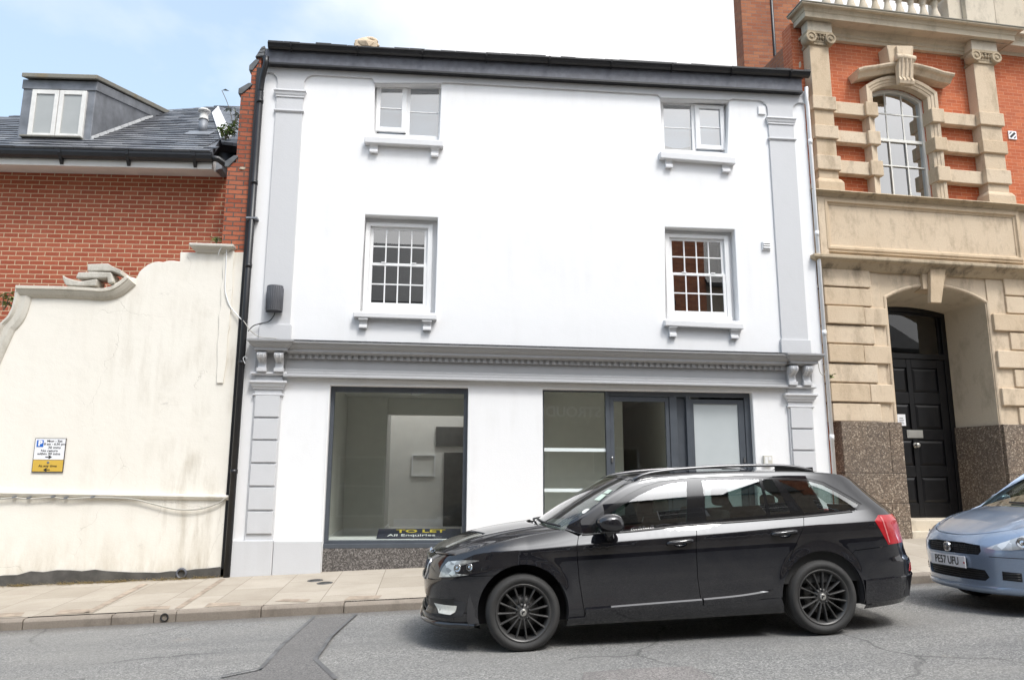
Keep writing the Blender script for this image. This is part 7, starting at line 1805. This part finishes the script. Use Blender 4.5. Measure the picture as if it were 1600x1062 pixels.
for sg in (-1, 1):
    Sf = B2.S(sg)
    panel('front_wing', [(fx2,.60),(ra2*math.cos(rad(122)),az2+ra2*math.sin(rad(122)))]+arc2(0,121,-8)+[(.43,.26),(.44,.6),(.42,.90),(.14,.945)]+[(x,zf2(x)-.003) for x in (.05,-.05,-.15,-.25,-.35,-.46)]+[(fx2, zf2(XE2)-.012)], Sf, BLU, hc, res=.035)
    panel('front_bumper_side', [(fx2,.22)]+arc2(0,193,122.6)+[(fx2,.597)], Sf, BLU, hc, res=.035)
    fdr = panel('front_door', [(.436,.26),(1.55,.28),(1.57,.99),(.5,.952),(.428,.90),(.446,.6)], Sf, BLU, hc, res=.05)
    panel('rear_wing', [(1.556,.28)]+[(wb2+ra2*math.cos(rad(a)), az2+ra2*math.sin(rad(a))) for a in range(186,-10,-8)]+[(2.9,.26),(3.0,.5),(3.0,1.0),(2.95,1.1),(2.6,1.05),(1.576,.99)], Sf, BLU, hc, res=.05)
    panel('sill', [(.33,.20),(2.18,.2),(2.17,.275),(.34,.255)], Sf, BLU, hc, res=.05)
    zr = lambda x: B2.zroof(x)-.003
    topl = [(x, zr(x)) for x in (.04,.15,.25,.38,.5,.62,.75,.87,1.0,1.2,1.5,1.8,2.1,2.4,2.6,2.75,2.88)]
    gl = [(.30,.985),(.49,1.10),(.68,1.21),(.88,1.31),(1.12,1.365),(1.46,1.392),(1.50,1.02)]
    gl2 = [(1.58,1.025),(1.54,1.392),(2.1,1.38),(2.5,1.33),(2.66,1.2),(2.6,1.08)]
    panel('body_side', topl+[(2.96,1.108),(2.6,1.055),(1.57,.995),(.5,.957),(.06,.925)], Sf, BLU, hc, holes=[gl, gl2], res=.035)
    panel('front_door_window', gl, Sf, M['carglass'], fdr, res=.05, off=-.004, rim=0)
    panel('rear_window', gl2, Sf, M['carglass'], hc, res=.05, off=-.004, rim=0)
    m = MB()
    dh = MB().tube([(1.28,sg*(B2.side(1.28,.84)-.004),.845),(1.31,sg*(B2.side(1.3,.84)+.025),.845),(1.44,sg*(B2.side(1.44,.84)+.025),.85),(1.47,sg*(B2.side(1.47,.84)-.004),.85)], .014, 8).build('door_handle', BLU, fdr)
    # swept headlamp over the corner
    Wf = B2.Wr(sg)
    lens = [(.285,.632),(.35,.618),(.46,.622),(.58,.645),(.70,.69),(.78,.75),(.80,.815),(.77,.840),(.70,.832),(.60,.80),(.50,.752),(.41,.70),(.335,.662)]
    LM = bpy.data.materials.get('clear_headlamp')
    if LM is None:
        t = NT('clear_headlamp'); o_ = t.obj(); v_ = t.node('ShaderNodeTexVoronoi', i_Vector=o_, i_Scale=16.0); r_ = t.node('ShaderNodeSeparateColor', i_0=v_.outputs['Color']).outputs[0]
        LM = t.bsdf(t.ramp(r_, [(0,(.30,.31,.32)),(.5,(.55,.56,.57)),(1,(.80,.80,.80))]), .3, None, .35, .5, 1.0, .01)
    hl_ = panel('headlight', lens, Wf, LM, hc, res=.025, off=.004, rim=.02)
    for (t_, z_, r_) in ((.52,.690,.052),(.64,.735,.050)):
        c_ = Vector(Wf(t_, z_)); n_ = Vector((-.72, sg*.66, .2)).normalized(); mm = MB().lathe([(r_,.006),(r_*.92,.010),(r_*.8,.002),(r_*.3,.004),(0,.010)], (0,0,0), 'z', 24); o = mm.build('headlight_ring', CHR, hl_); o.location = c_+n_*.006; o.rotation_euler = n_.to_track_quat('Z','Y').to_euler()
    panel('intake_grille', [(.37,.345),(.50,.335),(.50,.415),(.375,.425)], Wf, M['void'], hc, res=.03, off=.003, rim=.004)
    mo = MB()
    for i in range(3): mo.tube([Vector(Wf(t_, .355+.024*i))+Vector((-.004,sg*.003,0)) for t_ in (.375,.42,.46,.495)], .005, 6)
    each(mo, 'intake_bar', TRIM, hc)
    panel('bumper_groove', [(.30,.552),(.55,.545),(.78,.55),(.78,.556),(.55,.551),(.30,.558)], Wf, TRIM, hc, res=.03, off=.0015, rim=0)
    q = (.42,1.0); 
    def mir2(u, v):
        a = 2*math.pi*u; p = math.pi*(v-.5); f_ = lambda c: math.copysign(abs(c)**.75, c)
        return (.60+f_(math.cos(a)*math.cos(p))*.09, sg*(.93+f_(math.sin(a)*math.cos(p))*.10), 1.02+f_(math.sin(p))*.065)
    gridsurf('door_mirror', mir2, 24, 14, BLU, hc)
    MB().tube([(.60,sg*.88,1.0),(.60,sg*(B2.side(.6,.93)-.02),.93)], .03, 8).build('mirror_arm', TRIM, hc)
    for cx in (0, wb2):
        m = MB(); m.lathe([(ra2-.003,.0),(ra2+.02,.02),(ra2+.02,.25)], (cx,0,az2), 'y', 24, True, -14, 194)
        for i, v in enumerate(m.v): m.v[i] = (v[0], sg*(.815-v[1]), v[2])
        m.build('wheel_housing', M['void'], hc)
        make_wheel(hc, cx, sg, .815, .298, .20, 10, rimmat=M['nickel'])
    panel('tail_lamp', [(2.80,1.0),(3.0,1.0),(2.88,1.25),(2.80,1.26)], Sf, RED, hc, res=.04, off=.003)
def bon2(u, v):
    w = 2*u-1; aw_ = abs(w); z0_ = zed2(w*Y12); x0_ = lerp(B2.xfront(w*Y12, z0_), XE2, aw_**8)
    xc_ = .02+.12*aw_**2; x = lerp(x0_, xc_, v)
    xe = lerp(XE2, .13, v); ye = B2.side(xe, zf2(xe))-.003; ze = zf2(xe)
    zc_ = interp([(0,.738),(.15,.80),(.4,.88),(.7,.948),(1,.985)], v)
    return (x, w*ye, ze+(zc_-ze)*(1-aw_**2.2)+.008*math.exp(-((aw_-.72)/.08)**2)*min(1,v*3))
gridsurf('bonnet', bon2, 50, 36, BLU, hc, rim=.008)
def cow2(u, v): x0, y0, z0 = bon2(u, 1.0); return (x0+.01+v*.13, y0*.985, z0-.018-.01*v)
gridsurf('cowl_panel', cow2, 30, 3, M['plastic'], hc)
def scr2(u, v):
    w = 2*u-1; aw_ = abs(w); x = lerp(.05+.11*aw_**2, .88+.06*aw_**2, v); z = lerp(.968-.02*aw_**2, 1.435-.05*aw_**2, v)+.05*2*v*(1-v); return (x, w*lerp(.765,.585,v), z)
gridsurf('windscreen', scr2, 36, 20, M['screen'], hc)
for sg in (-1, 1):
    def pl2(u, v, sg=sg):
        a = Vector(scr2((1+sg)/2, v)); xx = interp([(.93,.0),(.962,.13),(1.165,.48),(1.29,.69),(1.385,.88),(1.428,1.12)], a.z); b = Vector((xx, sg*B2.side(xx, min(a.z, B2.zroof(xx)-.003)), a.z)); return a.lerp(b, u)
    gridsurf('windscreen_pillar', pl2, 4, 24, BLU, hc)
def roof2(u, v):
    w = 2*u-1; aw_ = abs(w); x = lerp(.88+.06*aw_**2, 2.86, v); xe = lerp(1.12, 2.86, v); ze = B2.zroof(xe)-.004; ye = B2.side(xe, ze)
    zc_ = interp([(0,1.435),(.2,1.475),(.5,1.485),(.8,1.45),(1,1.36)], v); return (x, w*ye, ze+(max(zc_,ze)-ze)*(1-aw_**3))
gridsurf('roof', roof2, 40, 40, BLU, hc, rim=.01)
gridsurf('tailgate', lambda u, v: (B2.xback((2*u-1)*.70, lerp(.5,1.0,v)), (2*u-1)*.70, lerp(.5,1.0,v)), 20, 12, BLU, hc)
gridsurf('tailgate_window', lambda u, v: (lerp(3.1,2.86,v), (2*u-1)*.62, lerp(1.0,1.38,v)), 10, 8, M['carglass'], hc)
gridsurf('rear_bumper', lambda u, v: (B2.xback((2*u-1)*.72, lerp(.22,.5,v)), (2*u-1)*.72, lerp(.22,.5,v)), 20, 8, BLU, hc)
# nose
gr = [(-.375,.565),(.375,.565),(.40,.60),(.385,.655),(.20,.672),(-.20,.672),(-.385,.655),(-.40,.60)]
li = [(-.40,.325),(.40,.325),(.44,.36),(.41,.425),(.30,.432),(-.30,.432),(-.41,.425),(-.44,.36)]
nose_o = [(-y2(.22),.215),(-.3,.205),(.3,.205),(y2(.22),.215)]+[(y2(z), z) for z in (.35,.5,.62,.70,.76)]+[(Y12*k/12*1.0, zed2(Y12*k/12)-.005) for k in range(12,-13,-1)]+[(-y2(z), z) for z in (.76,.70,.62,.5,.35)]
panel('front_bumper', nose_o, B2.F(), BLU, hc, holes=[gr, li], res=.035, rim=.03)
for nm, p_ in (('grille_mesh', gr), ('lower_grille', li)):
    panel(nm, [(y*1.02, lerp(sum(z for _, z in p_)/8, z, 1.06)) for y, z in p_], lambda y, z: (B2.xfront(y,z)+.028, y, z), M['void'], hc, res=.05, rim=0)
m = MB()
for i in range(5): z = .582+.020*i; m.tube([(B2.xfront(y,z)+.016, y, z) for y in fr(-.37,.37,12)], .0035, 5)
for i in range(24): y = -.368+.032*i; m.tube([(B2.xfront(y,z)+.016, y, z) for z in (.568,.615,.662)], .0035, 5)
each(m, 'grille_bar', TRIM, hc)
m = MB()
for i in range(4): z = .345+.022*i; m.tube([(B2.xfront(y,z)+.018, y, z) for y in fr(-.40,.40,12)], .004, 5)
each(m, 'grille_bar', TRIM, hc)
# badge and number plate
xb = B2.xfront(0,.615)
bd = MB().lathe([(0,-.012),(.036,-.010),(.040,-.014),(.047,-.012),(.050,0),(.046,.02)], (xb-.004,0,.617), 'x', 28).build('badge_ring', CHR, hc)
MB().lathe([(0,-.014),(.036,-.0125),(.037,-.005)], (xb-.004,0,.617), 'x', 28).build('badge_face', plain('badge_grey', (.16,.165,.18), .3, metal=.6, bump=0), bd)
m = MB(); Mf = Matrix.Translation((xb-.019,0,.617)) @ Matrix.Rotation(rad(-90), 4, 'Z') @ Matrix.Rotation(rad(90), 4, 'X')
text_part('FIAT', .026, CHR, bd, Mf, name='badge_lettering', ext=.001, sx=.9)
xp_ = B2.xfront(.0,.49)-.012
npl = MB().box(xp_-.004, xp_+.004, -.26, .26, .485-.0555, .485+.0555).build('number_plate', M['signwhite'], hc, bevel=.002)
text_part('PE57 UFU', .108, M['ink'], npl, Matrix.Translation((xp_-.0055,.012,.485)) @ Matrix.Rotation(rad(-90), 4, 'Z') @ Matrix.Rotation(rad(90), 4, 'X'), name='plate_lettering', sx=.80, bold=.0015)
MB().box(xp_-.0052, xp_-.0042, -.252, -.232, .472, .490).build('plate_mark', plain('plate_red', (.45,.05,.04), .5, bump=0), npl)
MB().box(xp_+.004, xp_+.05, -.24, .24, .45, .52).build('plate_backing', TRIM, hc)
m = MB(); vs = []; fs = []; n_ = 40
for i in range(n_+1):
    y = lerp(-.74, .74, i/n_); x = B2.xfront(y,.25); vs += [(x-.012,y,.275),(x-.022,y,.255),(x-.012,y,.225),(x+.05,y*.98,.20)]
for i in range(n_):
    for j in range(3): fs.append((i*4+j,(i+1)*4+j,(i+1)*4+j+1,i*4+j+1))
m.add(vs, fs, True); m.build('bumper_lip', BLU, hc)
m = MB(); m.box(-.35, 2.85, -.55, .55, .19, .48); m.box(.4, 2.1, -.76, .76, .2, .42); m.box(.25,.36,-.75,.75,.42,.9); m.build('underbody', M['void'], hc)
d2m = MB(); d2m.add([(x,y,z) for y in (-.70,.70) for x, z in ((.16,.92),(.45,.97),(.72,.93),(.7,.7),(.3,.6))], [(0,1,2,3,4),(9,8,7,6,5)]+[(i,(i+1)%5,5+(i+1)%5,5+i) for i in range(5)]); d2m.build('dashboard', bpy.data.materials['grey_dashboard'], hc, bevel=.02)
for y in (-.34,.34):
    st = MB().add([(x,y+w,z) for w in (-.24,.24) for x, z in ((1.0,.52),(1.5,.47),(1.64,.54),(1.82,1.05),(1.73,1.07),(1.54,.62),(1.02,.63))], [tuple(range(7)),tuple(range(13,6,-1))]+[(i,(i+1)%7,7+(i+1)%7,7+i) for i in range(7)]).build('seat', SEAT, hc, bevel=.05, seg=3)
    MB().box(1.75, 1.84, y-.12, y+.12, 1.08, 1.24).build('headrest', SEAT, st, bevel=.04, seg=3)
m = MB(); m.tube([Vector(scr2(.12,.02))+Vector((-.03,0,.012)), Vector(scr2(.35,.05))+Vector((-.02,0,.02)), Vector(scr2(.62,.06))+Vector((0,0,.02))], .010, 6); m.build('wiper', M['plastic'], hc)
# ================================================================ ACROSS THE STREET (seen in the glass and the paintwork)
OY = -12.9
grid_sheet('pavement_opposite', fr(-30,30,60), fr(-15,-10.4,4), lambda x,y: road_z(x)+.11, M['paving'])
M['oldstone'] = stone('grey_stone_wall', (.23,.20,.165), (.30,.27,.23), (.12,.105,.09), .6)
M['slatedark'] = plain('dark_slate_roof', (.024,.024,.026), .6, var=.3, scale=9, bump=.4, bscale=12)
def opposite(label, x0, x1, eave, ridge, mat, wins, name='terraced_house', roofmat=None):
    zb = road_z((x0+x1)/2); t = thing(name, label, 'building', ((x0+x1)/2, OY, zb-.4)); hx = (x1-x0)/2
    holes = []
    for (cx, cz, w_, h_) in wins: holes.append([(cx-w_/2,cz-h_/2),(cx+w_/2,cz-h_/2),(cx+w_/2,cz+h_/2),(cx-w_/2,cz+h_/2)])
    m = MB(); m.wall([(-hx,0),(hx,0),(hx,eave-zb+.4),(-hx,eave-zb+.4)], holes, 0, -.35); m.build('wall', mat, t)
    m = MB(); m.box(-hx, -hx+.3, -8, -.351, 0, eave-zb+.4); m.box(hx-.3, hx, -8, -.351, 0, eave-zb+.4); each(m, 'side_wall', mat, t)
    m = MB(); E, R = eave-zb+.4, ridge-zb+.4; m.prism_x([(.3,E-.05),(-4,R),(-8.3,E-.05),(-8.3,E-.2),(-4,R-.2),(.3,E-.2)], -hx-.02, hx+.02); m.build('roof', roofmat or M['slatedark'], t)
    MB().box(-hx, hx, .2, .32, E-.2, E-.08).build('gutter', M['black'], t)
    for (cx, cz, w_, h_) in wins:
        f = MB(); 
        f.mold_xz([(cx-w_/2,cz-h_/2),(cx+w_/2,cz-h_/2),(cx+w_/2,cz+h_/2),(cx-w_/2,cz+h_/2)], [(0,-.16),(.06,-.16),(.06,-.10),(0,-.10)], True); f.box(cx-w_/2+.06, cx+w_/2-.06, -.155, -.105, cz-.025, cz+.025)
        fo = f.build('window', M['upvc'], t); MB().box(cx-w_/2, cx+w_/2, -.14, -.13, cz-h_/2, cz+h_/2).build('pane', M['glass'], fo)
        MB().box(cx-w_/2-.1, cx+w_/2+.1, -.8, -.78, cz-h_/2-.1, cz+h_/2+.1).build('dark_room', M['void'], fo)
    return t
opposite('grey stone house with dark slate roof opposite the shop window', -14, 1.2, 7.3, 10.6, M['oldstone'], [(x,z,1.0,1.5) for x in (-6,-3.6,-1.2,1.2,3.6,5.8) for z in (5.6,)]+[(x,1.9,1.5,1.9) for x in (-5,-2,1.2,4.2)])
t = opposite('low single storey shop with dark red sign opposite the entrance', 1.2, 4.0, 4.4, 4.9, M['oldstone'], [(-.65,1.75,1.1,1.9),(.7,1.75,1.1,1.9)], 'low_shop')
gp = []
for px_ in (855, 937):
    g_ = hit(px_, 643, (0,EY+.042,0), (0,1,0)); k_ = (OY+.1-g_.y)/-(g_.y-CAM.y); gp.append((g_.x+(g_.x-CAM.x)*k_, g_.z+(g_.z-CAM.z)*k_))
sx_ = (gp[0][0]+gp[1][0])/2-t.location.x; sz_ = gp[0][1]-t.location.z; wid = gp[1][0]-gp[0][0]
MB().box(-1.38, 1.38, .002, .05, sz_-.32, sz_+.32).build('sign_board', plain('dark_red_board', (.10,.015,.012), .5, bump=0), t)
text_part('STROUD', wid/3.7, M['signwhite'], t, Matrix.Translation((sx_, .056, sz_)) @ Matrix.Rotation(math.pi, 4, 'Z') @ Matrix.Rotation(rad(90), 4, 'X'), sx=1.0, bold=.012)
opposite('slate roofed stone house between the low shop and the brick topped house', 4.0, 8.2, 7.6, 10.7, M['oldstone'], [(-1.1,5.4,.9,1.4),(1.1,5.4,.9,1.4),(0,1.8,1.6,1.9)])
t = opposite('tall narrow house with a red brick top storey opposite the right pilaster', 8.2, 9.4, 10.8, 11.6, M['oldstone'], [(0,5.4,.7,1.4)])
MB().box(-.6, .6, .002, .06, 6.9-t.location.z, 10.6-t.location.z).build('brick_top_storey', M['brick_brown'], t)
opposite('tall slate roofed stone house next to the brick topped house', 9.4, 12.4, 8.3, 12.4, M['oldstone'], [(-.8,5.3,1.0,1.5),(.8,5.3,1.0,1.5),(0,1.8,1.6,1.9)])
opposite('long lower slate roofed house opposite the stone doorway', 12.4, 22, 6.8, 9.8, M['oldstone'], [(x,5.1,1.0,1.5) for x in (-3.3,-1.1,1.1,3.3)]+[(x,1.8,1.6,1.9) for x in (-3,0,3)])
# ---------------------------------------------------------------- camera, sun, sky
cam_d = bpy.data.cameras.new('camera'); cam = bpy.data.objects.new('camera', cam_d); COL.objects.link(cam)
cam_d.sensor_width = 36; cam_d.sensor_fit = 'HORIZONTAL'; cam_d.lens = FPX/1600*36; cam_d.clip_end = 2000; cam_d.clip_start = .05
cam.matrix_world = Matrix.Translation(CAM) @ Matrix((RIGHT, UP, -FWD)).transposed().to_4x4()
scene.camera = cam
SUN = Vector((.26, -.47, .84)).normalized()
sun_d = bpy.data.lights.new('sun', 'SUN'); sun = bpy.data.objects.new('sun', sun_d); COL.objects.link(sun)
sun_d.energy = 1.5; sun_d.angle = rad(10); sun_d.color = (1, .965, .91)
sun.rotation_euler = SUN.to_track_quat('Z', 'Y').to_euler()
w = bpy.data.worlds.new('World'); scene.world = w; w.use_nodes = True
nt = w.node_tree; nt.nodes.clear()
def wn(typ, **kw):
    n = nt.nodes.new(typ)
    for k, v in kw.items(): setattr(n, k, v)
    return n
L = nt.links.new
sky = wn('ShaderNodeTexSky', sky_type='NISHITA', sun_disc=False); sky.sun_elevation = math.asin(SUN.z); sky.sun_rotation = math.atan2(SUN.x, SUN.y); sky.dust_density = 1.5; sky.air_density = 1.0
tc = wn('ShaderNodeTexCoord')
mp = wn('ShaderNodeMapping'); mp.inputs['Scale'].default_value = (1, 1, 1.9); mp.inputs['Location'].default_value = (3.1, 1.25, .4); L(tc.outputs['Generated'], mp.inputs[0])
n1 = wn('ShaderNodeTexNoise'); n1.inputs['Scale'].default_value = 1.7; n1.inputs['Detail'].default_value = 9; n1.inputs['Roughness'].default_value = .52; n1.inputs['Distortion'].default_value = .3; L(mp.outputs[0], n1.inputs[0])
# more cloud to the right of the street, a clear patch up the street to the left
sx = wn('ShaderNodeSeparateXYZ'); L(tc.outputs['Generated'], sx.inputs[0])
def wm(op, a, b, clamp=False):
    n = wn('ShaderNodeMath', operation=op, use_clamp=clamp)
    for i, v in enumerate((a, b)):
        if isinstance(v, (int, float)): n.inputs[i].default_value = v
        else: L(v, n.inputs[i])
    return n.outputs[0]
bias = wm('ADD', n1.outputs[0], wm('MULTIPLY', sx.outputs[0], .72))
rp = wn('ShaderNodeValToRGB'); rp.color_ramp.elements[0].position = .26; rp.color_ramp.elements[1].position = .50; L(bias, rp.inputs[0])
# brightness of the cloud: brighter towards the veiled sun
dt = wn('ShaderNodeVectorMath', operation='DOT_PRODUCT'); L(tc.outputs['Generated'], dt.inputs[0]); dt.inputs[1].default_value = SUN
glow = wm('POWER', wm('MAXIMUM', dt.outputs['Value'], 0.0), 22.0)
shade = wn('ShaderNodeTexNoise'); shade.inputs['Scale'].default_value = 3.6; shade.inputs['Detail'].default_value = 6; L(mp.outputs[0], shade.inputs[0])
cl = wm('ADD', wm('ADD', wm('MULTIPLY', glow, 9.0), .80), wm('MULTIPLY', shade.outputs[0], .42))
cc = wn('ShaderNodeVectorMath', operation='SCALE'); cc.inputs[0].default_value = (1, 1.0, 1.01); L(cl, cc.inputs['Scale'])
ss = wn('ShaderNodeVectorMath', operation='SCALE'); L(sky.outputs[0], ss.inputs[0]); ss.inputs['Scale'].default_value = .14
hz = wn('ShaderNodeVectorMath', operation='ADD'); L(ss.outputs[0], hz.inputs[0]); hz.inputs[1].default_value = (.34, .41, .44)
mx = wn('ShaderNodeMix', data_type='RGBA'); L(rp.outputs[0], mx.inputs[0]); L(hz.outputs[0], mx.inputs[6]); L(cc.outputs[0], mx.inputs[7])
bg = wn('ShaderNodeBackground'); L(mx.outputs[2], bg.inputs[0]); bg.inputs[1].default_value = 1.0
wo = wn('ShaderNodeOutputWorld'); L(bg.outputs[0], wo.inputs[0])
scene.view_settings.view_transform = 'Standard'; scene.view_settings.look = 'None'; scene.view_settings.gamma = 1; scene.view_settings.use_curve_mapping = False
scene.view_settings.exposure = 0.26
scene.render.engine = 'CYCLES'
scene.cycles.max_bounces = 8; scene.cycles.diffuse_bounces = 3; scene.cycles.glossy_bounces = 4; scene.cycles.transparent_max_bounces = 16; scene.cycles.transmission_bounces = 4
scene.cycles.caustics_reflective = False; scene.cycles.caustics_refractive = False
scene.cycles.use_denoising = True
